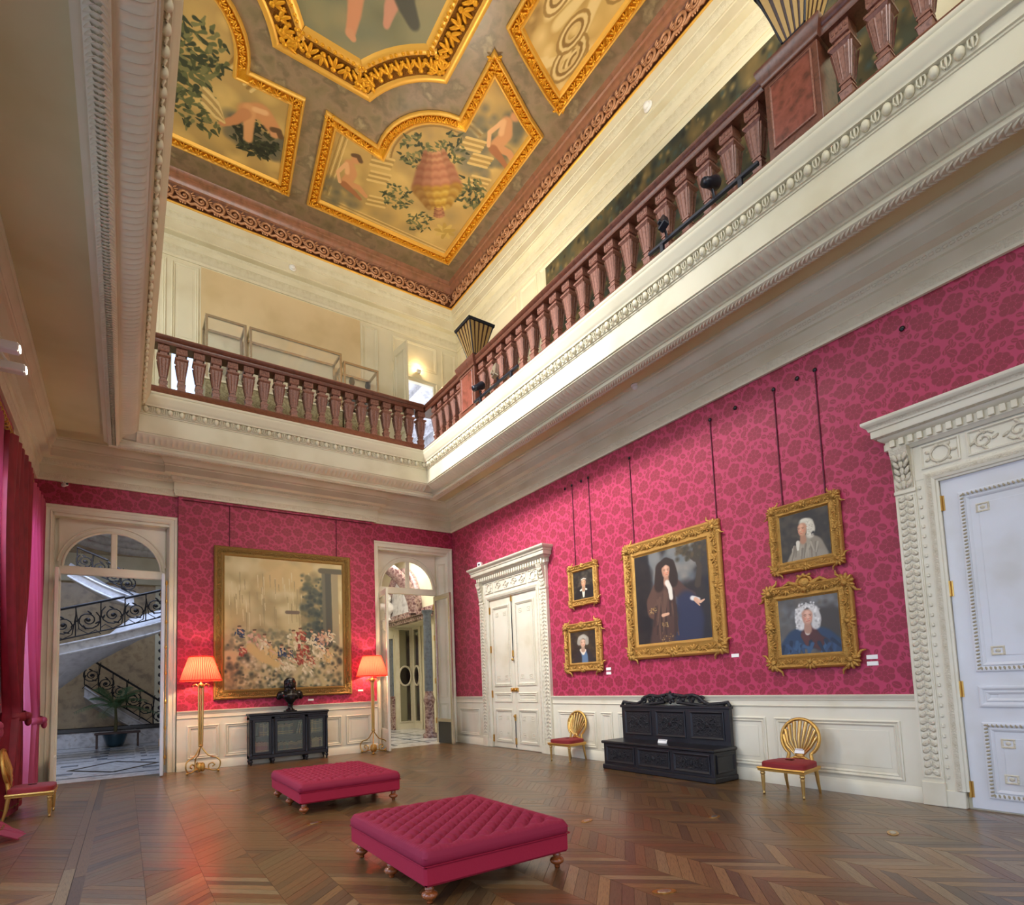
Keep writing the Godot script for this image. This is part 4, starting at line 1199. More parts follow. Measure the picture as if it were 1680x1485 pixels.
	for i in 9:
		var a := TAU * i / 9
		stroke(im, [[0.85, 1.06], [0.85 + cos(a) * 0.06, 1.06 + sin(a) * 0.06]], 0.02, 0.012, [rgb(180, 146, 66), rgb(206, 172, 92)][i % 2], 0.5)
	mk("corner_painting", Color.WHITE, 0.6, 0, {tex = tex(im)})
	im = canvas(512, 640, rgb(184, 150, 88))
	mottle(im, cream, 260, 0.03, 0.1)
	for i in 8:
		var ap := []
		for a in 15: ap.append([0.38 + cos(-1.0 + a * 0.11) * (0.27 + 0.018 * i), 0.56 + sin(-1.0 + a * 0.11) * (0.27 + 0.018 * i)])
		stroke(im, ap, 0.007, 0.007, [rgb(152, 118, 62), rgb(226, 196, 130)][i % 2], 0.5)
	leaves(im, [0.5, 0.68], 0.12, 90, greens); leaves(im, [0.52, 1.0], 0.11, 80, greens); leaves(im, [0.4, 0.84], 0.16, 90, greens)
	mottle(im, [rgb(120, 108, 80), rgb(104, 98, 78)], 50, 0.03, 0.06, Rect2(0.66, 0.74, 0.24, 0.12))
	leaves(im, [0.78, 0.99], 0.11, 130, [rgb(40, 44, 28), rgb(58, 62, 38), rgb(30, 34, 22)])
	stroke(im, [[0.84, 0.89], [0.78, 0.83], [0.72, 0.87]], 0.045, 0.05, rgb(206, 142, 90), 0.5)
	stroke(im, [[0.73, 0.85], [0.74, 0.93], [0.75, 1.02]], 0.036, 0.026, rgb(214, 154, 100), 0.5)
	stroke(im, [[0.72, 0.88], [0.68, 0.95], [0.63, 1.0]], 0.032, 0.02, rgb(196, 132, 84), 0.5)
	stroke(im, [[0.75, 0.84], [0.8, 0.83]], 0.02, 0.02, rgb(230, 178, 124), 0.2)
	dab(im, 0.855 * 512, 0.92 * 512, 0.03 * 512, rgb(206, 146, 98), 0.6)
	stroke(im, [[0.84, 0.9], [0.87, 0.89], [0.885, 0.92]], 0.018, 0.018, rgb(104, 74, 46), 0.4)
	for i in 5: stroke(im, [[0.54, 0.86 + 0.02 * i], [0.6, 0.9 + 0.02 * i], [0.64, 0.99]], 0.012, 0.008, [rgb(220, 188, 122), rgb(176, 142, 84)][i % 2], 0.4)
	mk("left_painting", Color.WHITE, 0.6, 0, {tex = tex(im)})
	im = canvas(384, 640, rgb(202, 164, 92))
	mottle(im, [rgb(214, 176, 104), rgb(186, 148, 80), rgb(224, 190, 122), rgb(160, 124, 62)], 240, 0.03, 0.12)
	for k in 3:
		var y := 0.35 + 0.5 * k
		for q in [[[0.3, 0.4], [0.4, 0.2], [0.52, 0.1]], [[0.42, 0.42], [0.5, 0.16], [0.7, 0.0]], [[0.6, 0.2], [0.7, 0.4], [0.72, 0.6]]]:
			var pl := []
			for e in q: pl.append([e[0], e[1] + y])
			stroke(im, pl, 0.06, 0.03, rgb(226, 196, 132), 0.3)
		for q in [[0.28, 0.3, 0.09], [0.72, 0.02, 0.12], [0.78, 0.5, 0.08], [0.6, -0.1, 0.1]]:
			for i in 4:
				var cp := []
				for e in 17: cp.append([q[0] + cos(TAU * e / 16) * (q[2] - 0.02 * i), q[1] + y + sin(TAU * e / 16) * (q[2] - 0.02 * i) * 1.3])
				stroke(im, cp, 0.014, 0.014, [rgb(158, 122, 62), rgb(226, 196, 134), rgb(140, 104, 50), rgb(214, 180, 116)][i], 0.2)
	mk("right_painting", Color.WHITE, 0.6, 0, {tex = tex(im)})
	im = canvas(400, 905, rgb(128, 124, 90))
	mottle(im, [rgb(112, 110, 82), rgb(140, 134, 98), rgb(122, 122, 96), rgb(150, 138, 100)], 320, 0.06, 0.16)
	stroke(im, [[0.5, 1.7], [0.52, 1.86], [0.54, 1.95], [0.55, 2.03]], 0.05, 0.026, rgb(206, 140, 100), 0.5)
	stroke(im, [[0.545, 2.03], [0.57, 2.05]], 0.024, 0.016, rgb(206, 146, 106), 0.5)
	stroke(im, [[0.66, 1.7], [0.66, 1.84], [0.67, 1.92]], 0.05, 0.018, rgb(200, 140, 112), 0.4)
	stroke(im, [[0.66, 1.74], [0.71, 1.8], [0.77, 1.85]], 0.06, 0.03, rgb(74, 72, 60), 0.5)
	stroke(im, [[0.4, 1.55], [0.6, 1.5], [0.7, 1.6]], 0.12, 0.1, rgb(160, 100, 70), 0.2)
	mk("centre_painting", Color.WHITE, 0.6, 0, {tex = tex(im)})
	# corner panel, left panel, right panel and the great centre frame
	var C := Vector2(-1.45, 2.6)
	var corner := PackedVector2Array([Vector2(-3.66, 0.22), Vector2(0.03, 0.26), Vector2(0.01, 4.55), Vector2(-0.42, 4.72), Vector2(-0.86, 4.94), Vector2(-1.3, 5.16), Vector2(-1.71, 5.36), Vector2(-1.6, 3.94)])
	corner.remove_at(7)
	corner.append_array(arc(C, 1.36, 1.36, 1.72, 3.22, 10)); corner.append(Vector2(-3.9, 2.64))
	canvas_panel(ce, corner, "corner_painting"); gilt_frame(ce, corner, 0.27)
	var lc := Vector2(-6.62, 2.6)
	var left := PackedVector2Array([Vector2(-4.04, 0.23), Vector2(-4.29, 2.66)])
	left.append_array(arc(lc, 1.36, 1.36, 0.0, 1.5, 10))
	left.append_array([Vector2(-6.5, 5.3), Vector2(-8.1, 4.6), Vector2(-8.1, 0.25)])
	canvas_panel(ce, left, "left_painting"); gilt_frame(ce, left, 0.27)
	var right := PackedVector2Array([Vector2(0.01, 5.06), Vector2(-0.45, 5.2), Vector2(-0.9, 5.38), Vector2(-1.32, 5.56), Vector2(-1.72, 5.76), Vector2(-1.72, 9.4), Vector2(-0.9, 9.8), Vector2(0.01, 10.1)])
	canvas_panel(ce, right, "right_painting"); gilt_frame(ce, right, 0.27)
	var centre := PackedVector2Array()
	var c2 := arc(C, 1.92, 1.92, 2.78, 1.95, 9)
	centre.append_array(c2)
	for q in [Vector2(-2.14, 5.9), Vector2(-2.14, 9.6)]: centre.append(q)
	centre.append_array(arc(Vector2(-1.45, 12.9), 1.92, 1.92, -1.95, -2.78, 9))
	centre.append_array(arc(Vector2(-6.8, 12.9), 1.92, 1.92, -0.36, -1.19, 9))
	centre.append_array([Vector2(-6.1, 9.6), Vector2(-6.1, 5.9)])
	centre.append_array(arc(Vector2(-6.8, 2.6), 1.92, 1.92, 1.19, 0.36, 9))
	canvas_panel(ce, centre, "centre_painting"); gilt_frame(ce, centre, 0.62, true)

# ---------- doorways in the far wall, and the halls beyond ----------
func arched_doorway(n: int, label: String, x0: float, x1: float, a0: float, a1: float) -> Node3D:  # casing x0..x1, arched frame a0..a1 set back in the reveal
	var d := struct("door_%d" % n, null, "", label)
	var N := Vector3(0, 0, 1)
	part(d, "casing", MB.new().mold([[-0.005, -0.05], [-0.005, 0.02], [0.015, 0.03], [0.025, 0.02], [0.075, 0.03], [0.085, 0.05], [0.12, 0.06], [0.13, 0.05], [0.13, 0.0]], [Vector3(x0, 0, 0.0), Vector3(x0, 4.86, 0), Vector3(x1, 4.86, 0), Vector3(x1, 0, 0.0)], N), "white_paint")
	var r := MB.new()
	r.quad(Vector3(x0, 0, 0), Vector3(x0, 0, -0.25), Vector3(x0, 4.86, -0.25), Vector3(x0, 4.86, 0))
	r.bb(x0 - 0.02, 0, -0.35, x0 + 0.03, 4.86, -0.02)
	r.bb(x0, 4.8, -0.35, x1, 4.86, -0.02)
	r.bb(a1, 0, -0.3, x1 + 0.02, 4.86, -0.25)
	r.quad(Vector3(a1 + 0.02, 0, -0.25), Vector3(x1, 0, -0.01), Vector3(x1, 4.86, -0.01), Vector3(a1 + 0.02, 4.86, -0.25))
	r.bb(x0, 0, -0.3, a0, 4.86, -0.25)
	part(d, "reveal", r, "white_paint")
	if x1 - a1 > 0.15:
		var dx := Vector3(x1 - a1 - 0.02, 0, 0.24)
		var len := dx.length()
		var t := Transform3D(Basis(dx / len, Vector3.UP, dx.cross(Vector3.UP) / len), Vector3(a1 + 0.02, 0, -0.25))
		for y in [[0.2, 1.0], [1.15, 4.6]]: part(d, "panel", panel_mesh(0.05, y[0], len - 0.05, y[1], 0.05, 0.002), "white_paint", t)
	# arched fanlight over the transom
	var w := (a1 - a0) / 2.0
	var c := Vector2((a0 + a1) / 2.0, 3.9)
	var pts := PackedVector2Array([Vector2(a0, 3.9), Vector2(a0, 4.82), Vector2(a1, 4.82), Vector2(a1, 3.9)])
	pts.append_array(arc(c, w - 0.07, 0.7, 0.0, PI, 20))
	var f := MB.new()
	f.poly(pts, T(0, 0, -0.24), 0.05)
	f.bb(a0, 3.76, -0.25, a1, 3.92, -0.16, 0.012)
	f.bb(c.x - 0.05, 3.9, -0.24, c.x + 0.05, 4.62, -0.17, 0.015)
	part(d, "fanlight_frame", f, "white_paint")
	var tb := MB.new()
	tb.tube(v3(arc(c, w - 0.06, 0.71, 0.0, PI, 24), -0.18), 0.025, 6)
	tb.tube(v3(arc(c, w + 0.02, 0.82, 0.12, PI - 0.12, 24), -0.185), 0.016, 6)
	part(d, "arch_moulding", tb, "white_paint")
	for sd in [0, 1]:
		var g := MB.new()
		var gp := arc(c, w - 0.08, 0.69, PI * 0.5 * sd, PI * 0.5 * (sd + 1), 10)
		gp.append(c)
		g.poly(gp, T(0, 0, -0.215), 0.006)
		part(d, "pane", g, "glass")
	return d

func glazed_leaf(p: Node, t: Transform3D, w: float, mat: String, kick: String, glass_bottom := 0.5) -> void:  # leaf along local +x from its hinge, 3.74 high
	var o := part(p, "leaf", MB.new().bb(0, 0.02, -0.025, 0.09, 3.74, 0.025, 0.005).bb(w - 0.09, 0.02, -0.025, w, 3.74, 0.025, 0.005).bb(0.09, 3.62, -0.025, w - 0.09, 3.74, 0.025, 0.005).bb(0.09, glass_bottom - 0.08, -0.025, w - 0.09, glass_bottom, 0.025, 0.005), mat, t)
	part(o, "kick_plate", MB.new().bb(0.08, 0.02, -0.02, w - 0.08, glass_bottom - 0.08, 0.02, 0.003), kick)
	part(o, "pane", MB.new().bb(0.09, glass_bottom, -0.004, w - 0.09, 3.62, 0.004), "glass")
	var h := MB.new()
	for y in [0.5, 1.5, 2.6, 3.4]: h.bb(-0.012, y, 0.02, 0.02, y + 0.14, 0.036, 0.003)
	part(o, "hinges", h, "brass")

func iron_railing(p: Node, a: Vector3, b: Vector3, hgt: float, k: int, mat := "iron") -> void:  # sloping panel of wrought scrolls between two rails
	var d := b - a
	var n := Vector3(0, 0, 0.0)
	var r := MB.new()
	r.tube([a + Vector3(0, hgt, 0), (a + b) / 2 + Vector3(0, hgt, 0), b + Vector3(0, hgt, 0)], 0.035, 6)
	r.tube([a + Vector3(0, 0.06, 0), (a + b) / 2 + Vector3(0, 0.06, 0), b + Vector3(0, 0.06, 0)], 0.018, 5)
	for i in k:
		var c := a + d * (i + 0.5) / k + Vector3(0, hgt * 0.5, 0)
		var R := minf(hgt * 0.42, d.length() / k * 0.5)
		var sg := 1.0 if i % 2 == 0 else -1.0
		var pts := []
		for q in 24:
			var f := q / 23.0
			var ang := 2.2 + TAU * 1.9 * f
			pts.append(c + Vector3(cos(ang) * R * (1.0 - 0.85 * f) * sg, sin(ang) * R * (1.0 - 0.85 * f), 0.0))
		r.tube(pts, 0.016, 5)
		for e in 4: r.ell(c + Vector3(cos(e * 1.7) * R * 0.75 * sg, sin(e * 1.7) * R * 0.75, 0), Vector3(0.07, 0.022, 0.016), 4, 6, Basis(Vector3(0, 0, 1), e * 1.7 * sg + 0.9))
		r.tube([c + Vector3(-R * sg, -hgt * 0.42, 0), c + Vector3(-R * 0.6 * sg, -hgt * 0.3, 0), c + Vector3(0, -hgt * 0.42, 0), c + Vector3(R * 0.7 * sg, -hgt * 0.28, 0), c + Vector3(R * sg, hgt * 0.42, 0)], 0.012, 5)
		r.tube([a + d * (float(i) / k) + Vector3(0, 0.06, 0), a + d * (float(i) / k) + Vector3(0, hgt, 0)], 0.014, 5)
		r.ell(c, Vector3(0.05, 0.05, 0.03), 4, 6)
	part(p, "railing", r, mat)

func stair_hall() -> void:
	var d := arched_doorway(1, "tall arched glazed doorway at the left of the far wall, open onto the staircase hall", -8.09, -6.29, -8.0, -6.36)
	glazed_leaf(d, Transform3D(Basis(Vector3.UP, -PI / 2 + 0.03), Vector3(-7.98, 0, -0.2)), 0.82, "white_paint", "white_paint")
	glazed_leaf(d, Transform3D(Basis(Vector3.UP, -PI / 2 - 0.03), Vector3(-6.39, 0, -0.2)), 0.82, "door_paint", "door_paint")
	# brass espagnolette down the edge of the right leaf
	var e := MB.new()
	e.tube([Vector3(-6.335, 0.15, 0.03), Vector3(-6.335, 1.9, 0.03), Vector3(-6.335, 3.72, 0.03)], 0.01, 6)
	for y in [0.3, 0.85, 1.35, 1.9, 2.4, 2.9, 3.3, 3.66]: e.ell(Vector3(-6.335, y, 0.03), Vector3(0.022, 0.05, 0.022), 4, 6)
	part(d, "bolt_rod", e, "brass")
	var st := struct("floor_stair_hall", null, "", "white and slate marble floor of the staircase hall")
	part(st, "marble_slab", MB.new().bb(-10.2, -0.2, -10.2, -3.9, -0.002, -0.0), "white_marble")
	# inlaid slate bands and blocks, each a slab of its own
	var inlay := func(x0: float, z0: float, x1: float, z1: float, mat := "slate_marble"):
		part(st, "tile", MB.new().bb(x0, -0.01, z0, x1, 0.001, z1), mat)
	inlay.call(-8.6, -0.75, -5.6, -0.62)
	for q in [[-7.95, -1.5], [-6.5, -1.5], [-7.95, -3.2], [-6.5, -3.2]]: inlay.call(q[0] - 0.15, q[1] - 0.15, q[0] + 0.15, q[1] + 0.15)
	var lz := MB.new()
	for q in [[Vector2(-7.9, -2.2), Vector2(-7.15, -1.1)], [Vector2(-7.15, -1.1), Vector2(-6.35, -2.2)], [Vector2(-6.35, -2.2), Vector2(-7.15, -3.4)], [Vector2(-7.15, -3.4), Vector2(-7.9, -2.2)]]:
		var a: Vector2 = q[0]; var b: Vector2 = q[1]
		var s := (b - a).normalized().orthogonal() * 0.055
		part(st, "tile", MB.new().quad(Vector3(a.x - s.x, 0.001, a.y - s.y), Vector3(b.x - s.x, 0.001, b.y - s.y), Vector3(b.x + s.x, 0.001, b.y + s.y), Vector3(a.x + s.x, 0.001, a.y + s.y)), "black_marble")
	for i in 5:
		var z := -4.0 - i * 0.85
		inlay.call(-8.5, z - 0.12, -7.55 + 0.1 * (i % 2), z)
		inlay.call(-7.3, z - 0.12, -6.75, z + 0.0)
		inlay.call(-6.45, z - 0.12, -5.6, z)
		inlay.call(-7.5 - 0.15 * (i % 2), z - 0.55, -7.3, z - 0.12)
		inlay.call(-6.62, z - 0.5, -6.5, z - 0.12)
	var w := struct("wall_stair_hall")
	part(w, "marble_wall", MB.new().bb(-10.2, 0, -10.7, -3.9, 6.9, -10.3).bb(-10.4, 0, -10.2, -9.6, 6.9, -0.35).bb(-4.6, 0, -10.2, -3.9, 6.9, -0.35), "tan_marble")
	part(w, "skirting", MB.new().bb(-9.6, 0, -10.3, -4.6, 0.22, -10.26), "stair_marble")
	var pi := MB.new()
	pi.bb(-6.15, 0.2, -10.3, -5.8, 5.4, -10.22, 0.01)
	part(w, "inlaid_pilaster", pi, "plaster")
	var ro := MB.new()
	for i in 16: ro.ell(Vector3(-5.975, 0.8 + i * 0.28, -10.22), Vector3(0.08, 0.08, 0.02), 4, 8)
	part(w, "rosettes", ro, "black_marble")
	var ce := struct("ceiling_stair_hall")
	part(ce, "ceiling_slab", MB.new().bb(-10.2, 6.75, -10.2, -8.7, 6.95, -1.1).bb(-5.7, 6.75, -10.2, -3.9, 6.95, -1.1).bb(-8.7, 6.75, -10.2, -5.7, 6.95, -6.6).bb(-8.7, 6.75, -2.6, -5.7, 6.95, -1.1).bb(-8.7, 8.0, -6.6, -5.7, 8.2, -2.6).bb(-8.9, 6.95, -6.8, -8.7, 8.2, -2.6).bb(-5.7, 6.95, -6.8, -5.5, 8.2, -2.6).bb(-8.9, 6.95, -6.8, -5.5, 8.2, -6.6).bb(-8.9, 6.95, -2.6, -5.5, 8.2, -2.4), "stair_marble")
	var rg := MB.new()
	for i in 4: rg.lathe([[1.0 + i * 0.3, 0.2], [1.0 + i * 0.3, 0.0], [1.08 + i * 0.3, -0.06 - i * 0.05], [1.16 + i * 0.3, 0.0], [1.16 + i * 0.3, 0.2]], 40, T(-6.4, 6.72 - i * 0.1, -7.9))
	part(ce, "ring_mouldings", rg, "stair_marble")
	part(w, "upper_cornice", MB.new().bb(-9.6, 5.3, -10.3, -4.6, 5.65, -10.1, 0.02).bb(-9.6, 5.7, -10.3, -4.6, 6.2, -10.0, 0.02), "plaster")
	# the sweeping flights
	var sc := thing("staircase", "white marble staircase with black scrolled iron railing curving up behind the left doorway", "staircase", T())
	var flight := func(a: Vector3, b: Vector3, th: float, back: Array, nm: String):
		var m := MB.new()
		var top := []; var low := []; var bk := []; var bt := []
		for i in 9:
			var f := i / 8.0
			var s := sin(PI * f) * 0.1
			var c := a.lerp(b, f) + Vector3(0, -s, 0.25 * sin(PI * f))
			top.append(c + Vector3(0, th, 0)); low.append(c)
			var k := f * (back.size() - 1)
			var i0 := mini(int(k), back.size() - 2)
			bk.append((back[i0] as Vector3).lerp(back[i0 + 1], k - i0)); bt.append(bk[i] + Vector3(0, th + 0.2, 0))
		m.grid([PackedVector3Array(low), PackedVector3Array(top)])
		m.grid([PackedVector3Array(bk), PackedVector3Array(low)])
		m.grid([PackedVector3Array(top), PackedVector3Array(bt)])
		for q in [[0.0, 0.05], [th - 0.05, 0.06]]:
			var l := []
			for p in low: l.append(p + Vector3(0, q[0] + 0.02, 0.02))
			m.tube(l, 0.03, 6)
		part(sc, nm, m, "stair_marble")
	flight.call(Vector3(-9.0, 2.38, -5.0), Vector3(-5.0, 3.62, -5.0), 0.29, [Vector3(-9.2, 0.9, -6.4), Vector3(-8.4, 1.75, -6.4), Vector3(-7.7, 2.4, -6.4), Vector3(-6.9, 3.2, -6.4), Vector3(-5.0, 3.9, -6.4)], "flight")
	iron_railing(sc, Vector3(-8.5, 2.82, -4.9), Vector3(-7.0, 3.25, -4.8), 0.82, 3)
	iron_railing(sc, Vector3(-7.0, 3.25, -4.8), Vector3(-5.2, 3.85, -4.9), 0.78, 4)
	flight.call(Vector3(-8.3, 4.85, -6.8), Vector3(-6.8, 4.0, -6.2), 0.3, [Vector3(-8.3, 4.9, -7.6), Vector3(-7.4, 4.3, -7.6), Vector3(-6.6, 4.05, -7.4)], "flight")
	iron_railing(sc, Vector3(-8.1, 5.05, -6.6), Vector3(-7.4, 4.7, -6.35), 0.6, 2)
	iron_railing(sc, Vector3(-7.4, 4.7, -6.35), Vector3(-6.8, 4.25, -6.1), 0.55, 2)
	flight.call(Vector3(-8.0, 1.54, -9.2), Vector3(-5.5, -0.36, -9.2), 0.34, [Vector3(-8.0, 1.3, -10.2), Vector3(-5.5, -0.5, -10.2)], "flight")
	iron_railing(sc, Vector3(-8.0, 1.86, -9.15), Vector3(-5.5, -0.04, -9.15), 0.95, 7)
	# planting trough, bench, pot and palm
	var pb := thing("planter_wall", "low wall with a dark marble top at the foot of the stairs behind the left doorway", "planter", T(0, 0, 0))
	part(pb, "kerb", MB.new().bb(-8.9, 0, -9.12, -5.9, 0.46, -8.94, 0.01), "stair_marble")
	part(pb, "marble_top", MB.new().bb(-8.95, 0.46, -9.14, -5.85, 0.6, -8.9, 0.02), "black_marble")
	var bn := thing("bench", "small dark bench standing in front of the palm in the staircase hall", "bench", T(-7.13, 0, -8.05))
	part(bn, "seat", MB.new().bb(-0.56, 0.4, -0.2, 0.56, 0.46, 0.2, 0.012), "walnut_dark")
	for q in [[-0.5, -0.14], [0.5, -0.14], [-0.5, 0.14], [0.5, 0.14]]: part(bn, "leg", MB.new().bb(q[0] - 0.025, 0, q[1] - 0.025, q[0] + 0.025, 0.4, q[1] + 0.025, 0.004), "walnut_dark")
	var pot := thing("plant_pot", "blue glazed pot holding the palm in the staircase hall", "pot", T(-7.2, 0, -8.53))
	part(pot, "bowl", MB.new().lathe([[0.0, 0.0], [0.2, 0.0], [0.24, 0.1], [0.3, 0.3], [0.32, 0.38], [0.3, 0.4], [0.27, 0.36], [0.0, 0.34]], 20), "planter_blue")
	var pa := thing("palm", "green palm with arching feathery fronds behind the left doorway", "palm", T(-7.2, 0.36, -8.53))
	rng.seed = 8
	part(pa, "stem", MB.new().tube([Vector3(0, 0, 0), Vector3(0.02, 0.4, 0), Vector3(0.0, 0.8, 0.02)], 0.05, 8, 0.6), "palm_stem")
	for i in 17:
		var a := TAU * i / 17.0 * 3.0 + rng.randf() * 0.4
		var L := rng.randf_range(0.85, 1.3)
		var el := lerpf(0.35, 1.3, fmod(i * 0.618, 1.0))
		var sp := []
		for q in 11:
			var f := q / 10.0
			sp.append(Vector3(cos(a) * cos(el), 0, sin(a) * cos(el)) * L * (f + 0.25 * f * f) + Vector3(0, 0.8 + L * (sin(el) * f * 1.05 - (0.25 + 0.45 * cos(el)) * f * f), 0))
		var fr := part(pa, "frond", MB.new().tube(sp, 0.012, 5, 0.3), "palm_stem")
		var lv := MB.new()
		for q in range(3, 30):
			var f := q / 30.0
			var k := f * 10.0
			var i0 := mini(int(k), 9)
			var c: Vector3 = (sp[i0] as Vector3).lerp(sp[i0 + 1], k - i0)
			var dir: Vector3 = ((sp[i0 + 1] as Vector3) - sp[i0]).normalized()
			var sd := dir.cross(Vector3.UP).normalized()
			for s in [-1.0, 1.0]:
				var tip: Vector3 = c + (sd * s * 0.75 + dir * 0.75 - Vector3(0, 0.3, 0)) * 0.3 * (0.3 + sin(PI * f) * 0.8)
				lv.quad(c - dir * 0.007, c + dir * 0.007, (c + tip) / 2 + dir * 0.01, (c + tip) / 2 - dir * 0.009)
				lv.tri((c + tip) / 2 - dir * 0.009, (c + tip) / 2 + dir * 0.01, tip)
		part(fr, "leaflets", lv, "palm_leaf")

func bust(p: Node, mat: String, s: float, wig := true) -> void:  # head and shoulders on a socle, modelled as one smooth surface; base at 0
	var caps := [  # from, to, radius, radius
		[Vector3(-0.21, 0.40, -0.02), Vector3(0.21, 0.40, -0.02), 0.085, 0.085], [Vector3(0, 0.32, 0.01), Vector3(0, 0.42, 0.0), 0.13, 0.12], [Vector3(-0.1, 0.36, 0.05), Vector3(0.1, 0.36, 0.05), 0.09, 0.09],
		[Vector3(-0.25, 0.34, -0.03), Vector3(-0.2, 0.42, -0.02), 0.06, 0.07], [Vector3(0.25, 0.34, -0.03), Vector3(0.2, 0.42, -0.02), 0.06, 0.07], [Vector3(0, 0.17, 0.02), Vector3(0, 0.3, 0.03), 0.05, 0.11],
		[Vector3(0, 0.44, -0.01), Vector3(0, 0.56, 0.01), 0.065, 0.06], [Vector3(0, 0.66, 0.0), Vector3(0, 0.62, 0.035), 0.095, 0.075], [Vector3(0, 0.58, 0.06), Vector3(0, 0.56, 0.06), 0.045, 0.035],
		[Vector3(0, 0.64, 0.108), Vector3(0, 0.61, 0.125), 0.012, 0.017], [Vector3(-0.035, 0.655, 0.1), Vector3(0.035, 0.655, 0.1), 0.012, 0.012], [Vector3(-0.02, 0.575, 0.098), Vector3(0.02, 0.575, 0.098), 0.012, 0.012]]
	if wig:
		for q in [[-1, 0.7, -0.03, 0.05], [-1, 0.62, -0.03, 0.05], [-1, 0.54, -0.02, 0.045], [1, 0.7, -0.03, 0.05], [1, 0.62, -0.03, 0.05], [1, 0.54, -0.02, 0.045]]:
			caps.append([Vector3(q[0] * 0.085, q[1], q[2]), Vector3(q[0] * 0.09, q[1] - 0.03, q[2] + 0.02), q[3], q[3]])
		caps.append([Vector3(-0.05, 0.74, 0.0), Vector3(0.05, 0.74, 0.0), 0.055, 0.055])
	part(p, "figure", surface(caps, 0.017, 0.02), mat, T(0, 0, 0, 0, s))
	part(p, "socle", MB.new().frust(0, 0.12, 0.1, 0.03, 0.12, 0.1).lathe([[0.1, 0.03], [0.1, 0.045], [0.06, 0.07], [0.05, 0.11], [0.07, 0.16], [0.06, 0.2]], 16), mat, T(0, 0, 0, 0, s))

func surface(caps: Array, cell: float, blend: float) -> MB:  # smooth union of tapered capsules, meshed as surface nets
	var lo := Vector3.ONE * 1e9; var hi := -lo
	for c in caps:
		for e in 2:
			var r: float = c[2 + e] + cell * 2
			lo = lo.min(c[e] - Vector3.ONE * r); hi = hi.max(c[e] + Vector3.ONE * r)
	var n := Vector3i(((hi - lo) / cell).ceil()) + Vector3i.ONE
	var F := PackedFloat32Array()
	F.resize(n.x * n.y * n.z); F.fill(1.0)
	for c in caps:
		var a: Vector3 = c[0]; var ba: Vector3 = c[1] - c[0]
		var r0: float = c[2]; var r1: float = c[3]
		var l2 := maxf(ba.length_squared(), 1e-8)
		var R := maxf(r0, r1) + blend * 2.5
		var g0 := Vector3i(((a.min(c[1]) - Vector3.ONE * R - lo) / cell).floor()).clamp(Vector3i.ZERO, n - Vector3i.ONE)
		var g1 := Vector3i(((a.max(c[1]) + Vector3.ONE * R - lo) / cell).ceil()).clamp(Vector3i.ZERO, n - Vector3i.ONE)
		for z in range(g0.z, g1.z + 1):
			for y in range(g0.y, g1.y + 1):
				for x in range(g0.x, g1.x + 1):
					var p := lo + Vector3(x, y, z) * cell
					var h := clampf((p - a).dot(ba) / l2, 0.0, 1.0)
					var d := (p - a - ba * h).length() - lerpf(r0, r1, h)
					var k := (z * n.y + y) * n.x + x
					var o := F[k]
					var m := maxf(blend - absf(d - o), 0.0) / blend
					F[k] = minf(d, o) - m * m * blend * 0.25
	var V := {}
	var b := MB.new()
	var sx := 1; var sy := n.x; var sz := n.x * n.y
	for z in n.z - 1:
		for y in n.y - 1:
			for x in n.x - 1:
				var k := z * sz + y * sy + x
				var cn := [F[k], F[k + sx], F[k + sy], F[k + sx + sy], F[k + sz], F[k + sx + sz], F[k + sy + sz], F[k + sx + sy + sz]]
				var neg := 0
				for q in cn: if q < 0: neg += 1
				if neg == 0 or neg == 8: continue
				var acc := Vector3(); var cnt := 0
				for e in [[0, 1], [2, 3], [4, 5], [6, 7], [0, 2], [1, 3], [4, 6], [5, 7], [0, 4], [1, 5], [2, 6], [3, 7]]:
					var d0: float = cn[e[0]]; var d1: float = cn[e[1]]
					if (d0 < 0) != (d1 < 0):
						var f := d0 / (d0 - d1)
						var p0 := Vector3(e[0] & 1, (e[0] >> 1) & 1, e[0] >> 2); var p1 := Vector3(e[1] & 1, (e[1] >> 1) & 1, e[1] >> 2)
						acc += p0.lerp(p1, f); cnt += 1
				V[k] = b.v.size()
				b.v.append(lo + (Vector3(x, y, z) + acc / cnt) * cell)
				b.n.append(Vector3(cn[1] + cn[3] + cn[5] + cn[7] - cn[0] - cn[2] - cn[4] - cn[6], cn[2] + cn[3] + cn[6] + cn[7] - cn[0] - cn[1] - cn[4] - cn[5], cn[4] + cn[5] + cn[6] + cn[7] - cn[0] - cn[1] - cn[2] - cn[3]).normalized())
				b.u.append(Vector2(x, y) * 0.05)
	for k in V:
		for ax in 3:
			var s: int = [sx, sy, sz][ax]
			var s1: int = [sy, sz, sx][ax]
			var s2: int = [sz, sx, sy][ax]
			var i0: float = F[k]; var i1: float = F[k + s]
			if (i0 < 0) == (i1 < 0) or not (V.has(k - s1) and V.has(k - s2) and V.has(k - s1 - s2)): continue
			var q := [V[k], V[k - s1], V[k - s1 - s2], V[k - s2]]
			for t in ([0, 1, 2, 0, 2, 3] if i0 > 0 else [0, 2, 1, 0, 3, 2]): b.ix.append(q[t])
	# make every face agree with its normals
	var i := 0
	while i < b.ix.size():
		var p := b.v[b.ix[i]]
		if (b.v[b.ix[i + 1]] - p).cross(b.v[b.ix[i + 2]] - p).dot(b.n[b.ix[i]] + b.n[b.ix[i + 1]] + b.n[b.ix[i + 2]]) > 0:
			var t := b.ix[i + 1]
			b.ix[i + 1] = b.ix[i + 2]; b.ix[i + 2] = t
		i += 3
	return b

